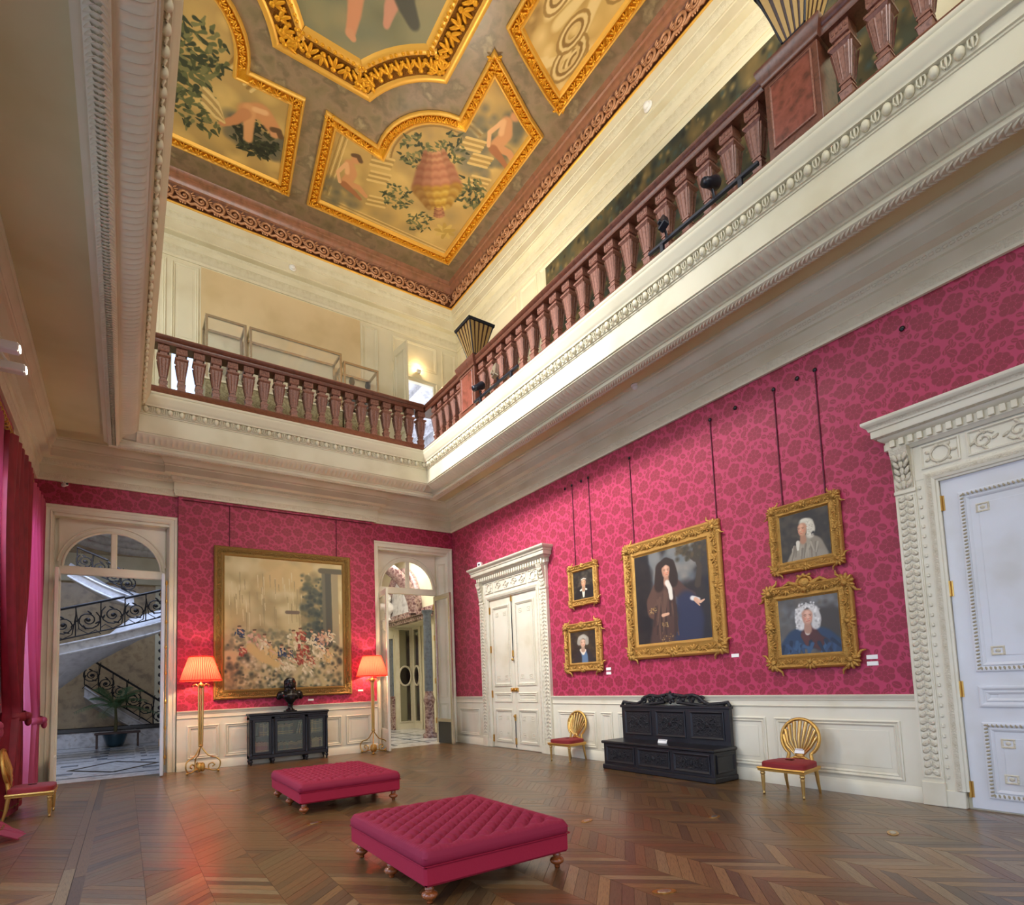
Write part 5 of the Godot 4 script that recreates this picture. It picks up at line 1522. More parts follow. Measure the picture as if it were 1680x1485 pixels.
func marble_hall() -> void:
	var d := arched_doorway(2, "arched glazed doorway at the right of the far wall, open onto a marble hall", -2.03, -0.16, -1.95, -0.42)
	glazed_leaf(d, Transform3D(Basis(Vector3.UP, -PI / 2 - 0.13), Vector3(-1.96, 0, -0.2)), 0.86, "white_paint", "white_paint")
	glazed_leaf(d, Transform3D(Basis(Vector3.UP, -PI / 2 + 0.03), Vector3(-0.45, 0, -0.22)), 0.84, "steel", "ebony", 0.62)
	var fl := struct("floor_marble_hall", null, "", "pale blue-white marble floor of the hall behind the right doorway")
	part(fl, "marble_slab", MB.new().bb(-3.9, -0.2, -8.2, 1.6, -0.002, -0.0), "white_marble")
	for i in 6:
		var z := -0.9 - i * 0.95
		part(fl, "tile", MB.new().bb(-3.0, -0.01, z - 0.1, 0.45, 0.001, z), "slate_marble")
	for x in [-2.4, -1.5, -0.6, 0.1]: part(fl, "tile", MB.new().bb(x, -0.01, -6.4, x + 0.09, 0.0012, -0.5), "slate_marble")
	var w := struct("wall_marble_hall")
	part(w, "walls", MB.new().bb(0.6, 0, -3.0, 1.6, 6.5, -0.35).bb(0.6, 0, -8.2, 1.6, 6.5, -5.5).bb(0.6, 3.5, -5.5, 1.6, 6.5, -3.0).bb(1.3, 0, -5.5, 1.6, 6.5, -3.0).bb(-3.9, 0, -8.2, 1.6, 6.5, -7.9).bb(-3.9, 0, -8.2, -3.6, 6.5, -0.35), "plaster")
	part(w, "ceiling_slab", MB.new().bb(-3.9, 6.3, -8.2, 1.6, 6.5, -1.1), "plaster")
	part(w, "marble_dado", MB.new().bb(0.5, 0, -7.9, 0.6, 1.06, -5.5, 0.01).bb(0.45, 1.06, -7.9, 0.6, 1.14, -5.5, 0.01), "purple_marble")
	part(w, "marble_cornice", MB.new().bb(0.4, 3.5, -7.9, 0.6, 3.62, -1.9, 0.01).bb(0.32, 3.62, -7.9, 0.6, 3.72, -1.9, 0.02).bb(0.5, 3.72, -7.9, 0.6, 3.86, -1.9), "purple_marble")
	part(w, "blue_hanging", MB.new().bb(0.54, 1.14, -7.9, 0.6, 3.5, -5.62), "slate_marble")
	# round-headed niche over the cornice and a broad marble arch in front of it
	var ap := arc(Vector2(-4.6, 3.86), 1.15, 1.25, 0, PI, 18)
	part(w, "niche", MB.new().poly(ap, Transform3D(WR.basis, Vector3(0.595, 0, 0)), 0.02), "stair_marble")
	part(w, "arch_ring", MB.new().tube(v3(arc(Vector2(-4.6, 3.86), 1.3, 1.42, 0, PI, 20), 0.04), 0.13, 8), "purple_marble", Transform3D(WR.basis, Vector3(0.6, 0, 0)))
	part(w, "cross_arch", MB.new().tube(v3(arc(Vector2(-1.4, 3.7), 1.75, 1.6, 0, PI, 22), -3.2), 0.2, 8), "purple_marble")
	# mirrored double door in the recess
	var md := struct("door_5", null, "", "mirrored white door leaves with dark oval medallions in the marble hall")
	for q in [Transform3D(Basis(), Vector3(0.62, 0, -5.48)), Transform3D(Basis(Vector3.UP, -PI / 2), Vector3(1.28, 0, -5.44))]:
		var lf := part(md, "leaf", MB.new().bb(0, 0, 0, 0.64, 3.5, 0.03), "white_paint", q)
		part(lf, "mirror", MB.new().bb(0.14, 0.27, 0.03, 0.52, 3.42, 0.034), "mirror")
		part(lf, "mirror_moulding", MB.new().mold([[0, 0.03], [0, 0.05], [-0.03, 0.055], [-0.04, 0.03]], rect_path(0.14, 0.27, 0.52, 3.42), Vector3(0, 0, 1), true), "white_carved")
		part(lf, "oval_medallion", MB.new().poly(arc(Vector2(0.33, 1.82), 0.19, 0.29, 0, TAU, 24), T(0, 0, 0.034), 0.02), "black_marble")
		part(lf, "oval_frame", MB.new().tube(v3(arc(Vector2(0.33, 1.82), 0.22, 0.33, 0, TAU, 24), 0.045), 0.035, 6), "white_carved")
	var co := struct("trim_5", null, "", "purple veined marble column base and pale shaft inside the right doorway", T(0.12, 0, -1.85))
	part(co, "column_base", MB.new().lathe([[0.2, 0.0], [0.2, 0.1], [0.14, 0.13], [0.13, 0.9], [0.17, 1.05], [0.15, 1.12], [0.12, 1.2], [0.11, 1.3]], 18), "purple_marble")
	part(co, "column_shaft", MB.new().lathe([[0.12, 1.3], [0.125, 2.4], [0.11, 3.5], [0.15, 3.55], [0.16, 3.62]], 18), "slate_marble")
	var bk := thing("bracket", "cream carved bracket under the white bust in the marble hall", "bracket", T(0.5, 3.12, -5.62))
	part(bk, "console", MB.new().frust(0, 0.07, 0.07, 0.3, 0.12, 0.1).frust(0.3, 0.16, 0.12, 0.38, 0.18, 0.14).frust(0.38, 0.2, 0.16, 0.6, 0.2, 0.16), "plaster")
	var bo := thing("bust", "white marble bust on the cornice seen through the right doorway", "bust", T(0.45, 3.73, -5.6, 0.2))
	bust(bo, "sculpture", 1.25, false)

# ---------- carved white doors in the right wall ----------
func leaf_strip(b: MB, x: float, y0: float, y1: float, w: float, z: float, pitch: float) -> void:  # overlapping carved leaves climbing a pilaster
	var y := y0
	while y < y1 - pitch * 0.5:
		for sd in [-1.0, 1.0]:
			b.ell(Vector3(x + sd * w * 0.24, y + pitch * 0.5, z), Vector3(w * 0.3, pitch * 0.36, 0.014), 4, 6, Basis(Vector3(0, 0, 1), -sd * 0.75))
		b.ell(Vector3(x, y + pitch * 0.8, z + 0.004), Vector3(w * 0.09, pitch * 0.4, 0.012), 4, 6)
		y += pitch

func ornate_door(n: int, label: String, a0: float, l0: float, l1: float, a1: float, leaves: int) -> void:
	var d := struct("door_%d" % n, null, "", label, WR)
	var N := Vector3(0, 0, 1)
	var H := 3.37
	var s := MB.new()
	for q in [[a0, 1.0], [a1, -1.0]]:
		var sd: float = q[1]
		var x: float = q[0]
		s.bb(x, 0.24, 0, x + sd * 0.2, 3.82, 0.07)
		s.bb(x - sd * 0.005, 0, 0, x + sd * 0.21, 0.24, 0.09, 0.006)
		s.bb(x + sd * 0.2, 0.16, 0, x + sd * 0.36, H + 0.1, 0.055)
		s.bb(x + sd * 0.2, 0, 0, x + sd * 0.37, 0.17, 0.075, 0.006)
		s.mold([[0, 0.07], [0.0, 0.078], [0.012, 0.08], [0.02, 0.071]], rect_path(minf(x, x + sd * 0.2) + 0.012, 0.28, maxf(x, x + sd * 0.2) - 0.012, 3.3), N, true)
	s.bb(a0 + 0.2, H + 0.06, 0, a1 - 0.2, 3.82, 0.06)
	s.bb(a0 - 0.004, 3.32, 0, a0 + 0.204, 3.36, 0.09, 0.005); s.bb(a1 - 0.204, 3.32, 0, a1 + 0.004, 3.36, 0.09, 0.005)
	part(d, "surround", s, "white_paint")
	var inner := [Vector3(l0, 0.17, 0), Vector3(l0, H, 0), Vector3(l1, H, 0), Vector3(l1, 0.17, 0)]
	part(d, "architrave", MB.new().mold([[0.0, 0.0], [0.0, 0.05], [0.02, 0.055], [0.025, 0.07], [0.05, 0.08]], inner, N).mold([[0.1, 0.075], [0.115, 0.07], [0.12, 0.05]], inner, N), "white_paint")
	part(d, "carved_architrave", MB.new().mold([[0.05, 0.08], [0.075, 0.086], [0.1, 0.075]], inner, N), "white_carved")
	# little square beads down the strip beside each pilaster and over the door
	var bd := MB.new()
	for x in [a0 + 0.232, a1 - 0.232]:
		var y := 0.3
		while y < 3.4:
			bd.box(Vector3(x, y, 0.06), Vector3(0.03, 0.04, 0.02), 0.008)
			y += 0.105
	var x2 := a0 + 0.36
	while x2 < a1 - 0.34:
		bd.box(Vector3(x2, H + 0.115, 0.062), Vector3(0.04, 0.028, 0.02), 0.008)
		x2 += 0.105
	stuff(part(d, "square_beads", bd, "white_paint"))
	var lf := MB.new()
	for x in [a0 + 0.1, a1 - 0.1]: leaf_strip(lf, x, 0.3, 3.28, 0.14, 0.074, 0.075)
	stuff(part(d, "pilaster_leaves", lf, "white_carved"))
	# scrolled consoles with acanthus under the cornice
	for x in [a0 + 0.1, a1 - 0.1]:
		var c := MB.new()
		var rows := []
		for i in 9:
			var f := i / 8.0
			var o := 0.075 + 0.10 * f * f + 0.02 * sin(f * 9.0)
			var r := PackedVector3Array()
			for q in 5: r.append(Vector3(x - 0.085 + 0.17 * q / 4.0, 3.37 + f * 0.45, o - (0.012 if q % 2 else 0.0)))
			rows.append(r)
		c.grid(rows)
		c.quad(Vector3(x + 0.085, 3.37, 0), Vector3(x + 0.085, 3.82, 0), Vector3(x + 0.085, 3.82, 0.17), Vector3(x + 0.085, 3.37, 0.08))
		c.quad(Vector3(x - 0.085, 3.82, 0), Vector3(x - 0.085, 3.37, 0), Vector3(x - 0.085, 3.37, 0.08), Vector3(x - 0.085, 3.82, 0.17))
		for i in 5:
			for sd in [-1.0, 0.0, 1.0]: c.ell(Vector3(x + sd * 0.05, 3.42 + i * 0.075, 0.085 + 0.09 * pow(i / 5.0, 2)), Vector3(0.026, 0.05, 0.022), 4, 6, Basis(Vector3(0, 0, 1), -sd * 0.5))
		part(d, "console", c, "white_carved")
	# frieze panels with carved scrolls
	for q in [[a0 + 0.27, a0 + 0.62], [a0 + 0.68, a1 - 0.68], [a1 - 0.62, a1 - 0.27]]:
		var fp := part(d, "frieze_panel", MB.new().mold([[0, 0.06], [0, 0.076], [0.012, 0.08], [0.025, 0.062]], rect_path(q[0], H + 0.16, q[1], 3.78), N, true), "white_paint")
		var sc := MB.new()
		var w: float = q[1] - q[0]
		var k := maxi(1, int(w / 0.26))
		for i in k:
			var cx: float = q[0] + w * (i + 0.5) / k
			if w < 0.5:
				sc.tube(v3(arc(Vector2(cx, 3.655), 0.085, 0.085, 0, TAU, 16), 0.065), 0.014, 5)
				for e in 7: sc.ell(Vector3(cx + cos(e * 0.9) * 0.12, 3.655 + sin(e * 0.9) * 0.09, 0.064), Vector3(0.03, 0.018, 0.014), 4, 5, Basis(N, e * 0.9))
			else:
				sc.tube(spiral(Vector2(cx, 3.655), 0.09, 0.02, 0.5 + PI * (i % 2), 1.4, 16, 0.066), 0.012, 5)
				for e in 4: sc.ell(Vector3(cx + 0.09 * cos(e * 1.6), 3.655 + 0.085 * sin(e * 1.6), 0.066), Vector3(0.04, 0.016, 0.014), 4, 5, Basis(N, e * 1.6 + 0.6))
		part(fp, "carving", sc, "white_carved")
	var cp := [Vector3(a1, 0, 0), Vector3(a1, 0, 0.075), Vector3(a0, 0, 0.075), Vector3(a0, 0, 0)]
	part(d, "cornice", MB.new().mold([[0, 3.8], [0.015, 3.81], [0.02, 3.83], [0.035, 3.84], [0.035, 3.93], [0.05, 3.935], [0.085, 3.96], [0.09, 3.975]], cp, Vector3.UP).mold([[0.13, 3.99], [0.135, 4.0], [0.135, 4.065], [0.15, 4.07], [0.155, 4.085]], cp, Vector3.UP).mold([[0.18, 4.12], [0.2, 4.14], [0.205, 4.15], [0.205, 4.175], [-0.075, 4.19]], cp, Vector3.UP), "white_paint")
	part(d, "carved_course", MB.new().mold([[0.09, 3.975], [0.11, 3.98], [0.13, 3.99]], cp, Vector3.UP).mold([[0.155, 4.085], [0.165, 4.11], [0.18, 4.12]], cp, Vector3.UP), "white_carved")
	var dent := MB.new().box(Vector3.ZERO, Vector3(0.05, 0.075, 0.04), 0.004).mesh()
	var k2 := int((a1 - a0) / 0.085)
	for i in k2: part(d, "dentil", dent, "white_paint", T(a0 + (i + 0.5) * (a1 - a0) / k2, 3.887, 0.128))
	for x in [a0 - 0.05, a1 + 0.05]: part(d, "dentil", dent, "white_paint", T(x, 3.887, 0.04, PI / 2))
	# the leaves
	var w2 := (l1 - l0) / leaves
	for i in leaves:
		var x0 := l0 + w2 * i
		var x1 := x0 + w2
		var o := part(d, "leaf", MB.new().bb(x0 + 0.004, 0.015, -0.005, x1 - 0.004, H, 0.02, 0.003), "door_paint" if leaves == 1 else "white_paint")
		var m := 0.15 if leaves == 1 else 0.12
		for y in [[0.13, 0.87], [1.02, 1.23], [1.37, 3.2]]:
			part(o, "panel", panel_mesh(x0 + m, y[0], x1 - m, y[1], 0.09 if leaves == 1 else 0.07, 0.02), "door_paint" if leaves == 1 else "white_paint")
			if y[1] - y[0] > 0.5:
				var ov := MB.new()
				var sp := 0.036
				for e in 2:
					var yy: float = y[0] + 0.03
					while yy < y[1] - 0.02:
						ov.ell(Vector3([x0 + m + 0.03, x1 - m - 0.03][e], yy, 0.038), Vector3(0.02, 0.011, 0.008), 4, 5, Basis(N, 0.35))
						yy += sp
					var xx := x0 + m + 0.05
					while xx < x1 - m - 0.03:
						ov.ell(Vector3(xx, [y[0] + 0.03, y[1] - 0.03][e], 0.038), Vector3(0.011, 0.02, 0.008), 4, 5, Basis(N, 0.35))
						xx += sp
				stuff(part(o, "carved_border", ov, "trim_tan" if leaves == 1 else "white_carved"))
				for ex in [x0 + m + 0.19, x1 - m - 0.19]:
					for ey in [y[0] + 0.2, y[1] - 0.2]:
						part(o, "corner_ornament", MB.new().mold([[0, 0.02], [0, 0.03], [0.01, 0.033], [0.02, 0.024]], rect_path(ex - 0.055, ey - 0.045, ex + 0.055, ey + 0.045), N, true).ell(Vector3(ex, ey, 0.024), Vector3(0.025, 0.02, 0.012), 4, 6), "white_carved")
		var hx := x0 if i == 0 else x1
		for y in [0.12, 1.12, 2.15, 3.05]:
			part(o, "hinge", MB.new().tube([Vector3(hx, y, 0.035), Vector3(hx, y + 0.08, 0.035), Vector3(hx, y + 0.16, 0.035)], 0.014, 8).bb(hx - 0.01, y, 0.018, hx + 0.03, y + 0.16, 0.024), "brass")
	if leaves == 2:
		var mid := (l0 + l1) / 2
		part(d, "lock", MB.new().bb(mid - 0.14, 1.25, 0.02, mid + 0.14, 1.33, 0.05, 0.008).ell(Vector3(mid - 0.06, 1.29, 0.06), Vector3(0.022, 0.03, 0.02)).ell(Vector3(mid + 0.06, 1.29, 0.06), Vector3(0.022, 0.03, 0.02)), "brass")
		part(d, "meeting_stile", MB.new().bb(mid - 0.025, 0.02, 0.02, mid + 0.025, H, 0.032, 0.004), "white_paint")
		for q in [[0.05, 0.72], [1.95, 3.33]]:
			var b := MB.new()
			b.tube([Vector3(mid, q[0], 0.045), Vector3(mid, (q[0] + q[1]) / 2, 0.045), Vector3(mid, q[1], 0.045)], 0.009, 6)
			var o := part(d, "bolt", b, "black_metal")
			var f := MB.new()
			for y in [q[0] + 0.06, q[1] - 0.1]: f.bb(mid - 0.022, y, 0.03, mid + 0.022, y + 0.14, 0.06, 0.006)
			f.ell(Vector3(mid + 0.01, q[1] if q[0] < 1 else q[0], 0.07), Vector3(0.035, 0.03, 0.025))
			part(o, "brass_keep", f, "brass")

func doors_in_right_wall() -> void:
	ornate_door(3, "white carved double door with brass bolts and dentilled cornice, farther along the right wall", 1.42, 1.8, 3.67, 4.05, 2)
	ornate_door(6, "tall white carved door cut off by the right edge of the photo", 10.4, 10.8, 12.7, 13.1, 1)

# ---------- furniture ----------
func make_ottoman(label: String, at: Transform3D, w: float, l: float) -> Node3D:
	var o := thing("ottoman", label, "ottoman", at, "")
	var nx := 124; var nz := 148
	var rows := []
	var R := 0.055
	for j in nz + 1:
		var r := PackedVector3Array()
		var v := -1.0 + 2.0 * j / nz
		for i in nx + 1:
			var q := -1.0 + 2.0 * i / nx
			var x := q * w / 2; var z := v * l / 2
			var ex := w / 2 - absf(x); var ez := l / 2 - absf(z)
			var e := minf(ex, ez)
			if ex < R and ez < R: e = R - sqrt(pow(R - ex, 2) + pow(R - ez, 2))
			var y := 0.37
			if e < R: y -= R - sqrt(maxf(R * R - pow(R - e, 2), 0.0))
			var inset := smoothstep(0.0, 0.14, minf(ex, ez) - 0.02)
			var a := x / 0.155 + z / 0.155; var b := x / 0.155 - z / 0.155
			var puff := pow(absf(sin(PI * a)) * absf(sin(PI * b)) + 0.001, 0.42)
			y += (puff - 0.66) * 0.066 * inset
			y += 0.0025 * sin((x if ez < ex else z) * 190.0) * (1.0 - inset) * smoothstep(0.0, 0.03, e)
			if e < 0.0: e = 0.0
			r.append(Vector3(x, maxf(y, 0.31), z))
		rows.append(r)
	var top := MB.new().grid(rows, false, true)
	var edge := []
	for q in [[0.318, 0.0], [0.30, 0.004], [0.275, 0.002], [0.262, -0.012]]:
		var ring := PackedVector3Array()
		var rr := 0.05
		for k in 49:
			var a := TAU * k / 48.0
			var cx := (w / 2 - rr) * (1.0 if cos(a) > 0 else -1.0); var cz := (l / 2 - rr) * (1.0 if sin(a) < 0 else -1.0)
			ring.append(Vector3(cx + cos(a) * (rr + q[1]), q[0], cz - sin(a) * (rr + q[1])))
		edge.append(ring)
	edge.reverse()
	top.grid(edge, true)
	var cu := part(o, "tufted_cushion", top, "velvet")
	var bt := MB.new()
	for i in range(-8, 9):
		for j in range(-10, 11):
			if (i + j) % 2 == 0 and absf(i * 0.0775) < w / 2 - 0.08 and absf(j * 0.0775) < l / 2 - 0.08: bt.ell(Vector3(i * 0.0775, 0.345, j * 0.0775), Vector3(0.012, 0.007, 0.012), 4, 7)
	stuff(part(cu, "buttons", bt, "velvet_side"))
	part(o, "base", MB.new().bb(-w / 2 + 0.008, 0.125, -l / 2 + 0.008, w / 2 - 0.008, 0.268, l / 2 - 0.008, 0.018), "velvet_side")
	part(o, "piping", MB.new().mold([[0, 0.262], [0.006, 0.266], [0, 0.271]], [Vector3(w / 2, 0, l / 2), Vector3(w / 2, 0, -l / 2), Vector3(-w / 2, 0, -l / 2), Vector3(-w / 2, 0, l / 2)], Vector3.DOWN * -1.0, true, -0.002), "velvet_side")
	var foot := MB.new().lathe([[0.0, 0.0], [0.018, 0.0], [0.022, 0.008], [0.02, 0.018], [0.03, 0.026], [0.05, 0.04], [0.057, 0.056], [0.05, 0.072], [0.03, 0.082], [0.026, 0.088], [0.034, 0.094], [0.034, 0.1], [0.028, 0.106], [0.028, 0.127]], 20).mesh()
	for q in [[-1, -1], [1, -1], [-1, 1], [1, 1], [-1, 0], [1, 0], [0, 0]]: part(o, "foot", foot, "turned_oak", T(q[0] * (w / 2 - 0.075), 0, q[1] * (l / 2 - 0.085)))
	return o

func make_chair(label: String, at: Transform3D) -> Node3D:  # faces local +z
	var o := thing("gilt_chair", label, "chair", at)
	var rows := []
	for i in 7:
		var f := i / 6.0
		var r := PackedVector3Array()
		for k in 33:
			var a := TAU * k / 32.0
			var c := cos(a); var s := sin(a)
			var n := pow(pow(absf(c), 5.0) + pow(absf(s), 5.0), -0.2)
			var hw := lerpf(0.28, 0.235, (s * n * 0.5 + 0.5))
			var g := 1.0 - 0.06 * pow(f, 3.0) if f < 0.6 else sqrt(maxf(1.0 - pow((f - 0.45) / 0.56, 2.0), 0.0))
			r.append(Vector3(c * n * hw * g, 0.325 + 0.075 * sqrt(f) , -s * n * 0.235 * g))
		rows.append(r)
	part(o, "seat_cushion", MB.new().grid(rows, true), "red_cloth")
	var fr := MB.new()
	fr.mold([[0.0, 0.275], [0.012, 0.28], [0.012, 0.3], [0.02, 0.31], [0.012, 0.325], [-0.06, 0.33], [-0.06, 0.275], [0.0, 0.275]], [Vector3(-0.225, 0, -0.22), Vector3(0.225, 0, -0.22), Vector3(0.275, 0, 0.22), Vector3(-0.275, 0, 0.22)], Vector3.UP, true, 0.0)
	part(o, "seat_frame", fr, "gilt")
	var leg := MB.new().lathe([[0.0, 0.0], [0.012, 0.0], [0.018, 0.012], [0.013, 0.026], [0.012, 0.04], [0.016, 0.1], [0.022, 0.2], [0.026, 0.215], [0.02, 0.225], [0.028, 0.24], [0.03, 0.25], [0.022, 0.262], [0.032, 0.27], [0.032, 0.31]], 12)
	for k in 8: leg.tube([Vector3(cos(k * TAU / 8) * 0.0125, 0.045, sin(k * TAU / 8) * 0.0125), Vector3(cos(k * TAU / 8) * 0.021, 0.2, sin(k * TAU / 8) * 0.021)], 0.004, 4)
	var lm := leg.mesh()
	for q in [[-0.245, 0.195], [0.245, 0.195]]: part(o, "leg", lm, "gilt_smooth", T(q[0], 0, q[1]))
	for sd in [-1.0, 1.0]: part(o, "leg", MB.new().tube([Vector3(sd * 0.2, 0, -0.255), Vector3(sd * 0.198, 0.12, -0.225), Vector3(sd * 0.195, 0.3, -0.2)], [0.014, 0.019, 0.025], 8), "gilt_smooth")
	# shell back: an arched rim on two scrolled uprights, with ribs fanning out of the foot of the shell
	var tilt := Transform3D(Basis(Vector3.RIGHT, -0.16), Vector3(0, 0.33, -0.205))
	var rim := []
	for i in 27:
		var a := lerpf(-0.95, PI + 0.95, i / 26.0)
		rim.append(tilt * Vector3(cos(a) * 0.235, 0.31 + sin(a) * 0.23, 0))
	rim.push_front(tilt * Vector3(0.16, 0.0, 0)); rim.push_front(tilt * Vector3(0.19, -0.03, 0.0))
	rim.push_back(tilt * Vector3(-0.16, 0.0, 0)); rim.push_back(tilt * Vector3(-0.19, -0.03, 0.0))
	var rb := MB.new().tube(rim, 0.021, 8)
	part(o, "back_rim", rb, "gilt")
	for i in 9:
		var a := lerpf(0.12, PI - 0.12, i / 8.0)
		var tip := Vector3(cos(a) * 0.21, 0.31 + sin(a) * 0.205, 0.0)
		var foot := Vector3(cos(a) * 0.05, 0.1 + sin(a) * 0.03, 0.01)
		var mid := (tip + foot) / 2 + Vector3(cos(a) * 0.02, -0.015, 0.025)
		part(o, "shell_rib", MB.new().tube([tilt * foot, tilt * mid, tilt * tip], [0.01, 0.017, 0.023], 6), "gilt_smooth")
	part(o, "shell_foot", MB.new().ell(tilt * Vector3(0, 0.1, 0.0), Vector3(0.06, 0.045, 0.025), 6, 10).tube([tilt * Vector3(-0.16, 0.02, 0), tilt * Vector3(-0.06, 0.075, 0), tilt * Vector3(0.06, 0.075, 0), tilt * Vector3(0.16, 0.02, 0)], 0.018, 8), "gilt")
	return o

func settle() -> void:
	var o := thing("settle", "long carved black settle with a chest seat and scrolled cresting, against the right wall", "bench", WR * T(7.11, 0, 0.07))
	var N := Vector3(0, 0, 1)
	var w := 1.06
	part(o, "plinth", MB.new().bb(-w - 0.02, 0, 0, w + 0.02, 0.075, 0.53, 0.012), "ebony")
	var ch := part(o, "chest", MB.new().bb(-w, 0.07, 0.005, w, 0.405, 0.5, 0.006), "ebony")
	var pan := func(par: Node, x0: float, y0: float, x1: float, y1: float, z: float, t: Transform3D):
		var p := part(par, "panel", MB.new().mold([[0, z], [0, z + 0.012], [0.012, z + 0.016], [0.03, z + 0.004], [0.036, z + 0.001]], rect_path(x0, y0, x1, y1), N, true), "ebony", t)
		var c := MB.new().bb(x0 + 0.05, y0 + 0.05, z, x1 - 0.05, y1 - 0.05, z + 0.004)
		var cx := (x0 + x1) / 2; var cy := (y0 + y1) / 2
		for sd in [-1.0, 1.0]:
			c.tube(spiral(Vector2(cx + sd * (x1 - x0) * 0.2, cy), (y1 - y0) * 0.24, 0.02, PI * 0.5, 1.3 * sd, 18, z + 0.006), 0.008, 5)
			for e in 5: c.ell(Vector3(cx + sd * ((x1 - x0) * 0.2 + cos(e * 1.3) * (y1 - y0) * 0.2), cy + sin(e * 1.3) * (y1 - y0) * 0.2, z + 0.005), Vector3(0.035, 0.014, 0.008), 4, 6, Basis(N, e * 1.3 * sd))
		c.ell(Vector3(cx, cy, z + 0.005), Vector3(0.03, 0.04, 0.012), 4, 8)
		part(p, "carving", c, "ebony_carved", t)
	for i in 3: pan.call(ch, -w + 0.06 + i * 0.69, 0.11, -w + 0.68 + i * 0.69, 0.375, 0.5, Transform3D())
	for sd in [1.0, -1.0]: pan.call(ch, -0.2, 0.12, 0.2, 0.37, w, Transform3D(Basis(Vector3.UP, sd * PI / 2), Vector3(0, 0, 0.25)))
	part(o, "seat_lid", MB.new().bb(-w - 0.03, 0.405, 0, w + 0.03, 0.45, 0.535, 0.014), "ebony")
	var bk := part(o, "back", MB.new().bb(-w + 0.02, 0.44, 0, w - 0.02, 0.97, 0.07, 0.005).bb(-w + 0.0, 0.96, -0.005, w, 1.0, 0.09, 0.008), "ebony")
	for i in 3: pan.call(bk, -w + 0.09 + i * 0.67, 0.52, -w + 0.67 + i * 0.67, 0.92, 0.07, Transform3D())
	# pierced cresting of scrolls rising to a central rosette
	var cr := MB.new()
	for sd in [-1.0, 1.0]:
		cr.tube([Vector3(sd * (w - 0.02), 1.0, 0.04), Vector3(sd * (w - 0.05), 1.05, 0.04), Vector3(sd * (w - 0.14), 1.035, 0.04), Vector3(sd * 0.7, 1.02, 0.04), Vector3(sd * 0.6, 1.06, 0.04), Vector3(sd * 0.52, 1.13, 0.04), Vector3(sd * 0.42, 1.155, 0.04), Vector3(sd * 0.25, 1.14, 0.04), Vector3(sd * 0.08, 1.16, 0.04)], 0.028, 8)
		cr.tube([Vector3(sd * 0.95, 1.0, 0.04), Vector3(sd * 0.62, 1.0, 0.04), Vector3(sd * 0.4, 1.02, 0.04), Vector3(sd * 0.12, 1.05, 0.04)], 0.026, 8)
		for q in [[0.56, 0.06], [0.4, 0.062], [0.22, 0.058]]: cr.tube(spiral(Vector2(sd * q[0], 1.085), q[1], 0.012, 0.4, 1.3 * sd, 18, 0.04), 0.016, 6)
		for e in 5: cr.ell(Vector3(sd * (0.16 + e * 0.09), 1.12 - 0.035 * (e % 2), 0.05), Vector3(0.045, 0.02, 0.022), 4, 6, Basis(N, sd * 0.6))
	cr.ell(Vector3(0, 1.12, 0.045), Vector3(0.075, 0.075, 0.04), 6, 12)
	for e in 8: cr.ell(Vector3(cos(e * TAU / 8) * 0.075, 1.12 + sin(e * TAU / 8) * 0.07, 0.05), Vector3(0.035, 0.022, 0.03), 4, 6, Basis(N, e * TAU / 8))
	part(o, "cresting", cr, "ebony_carved")

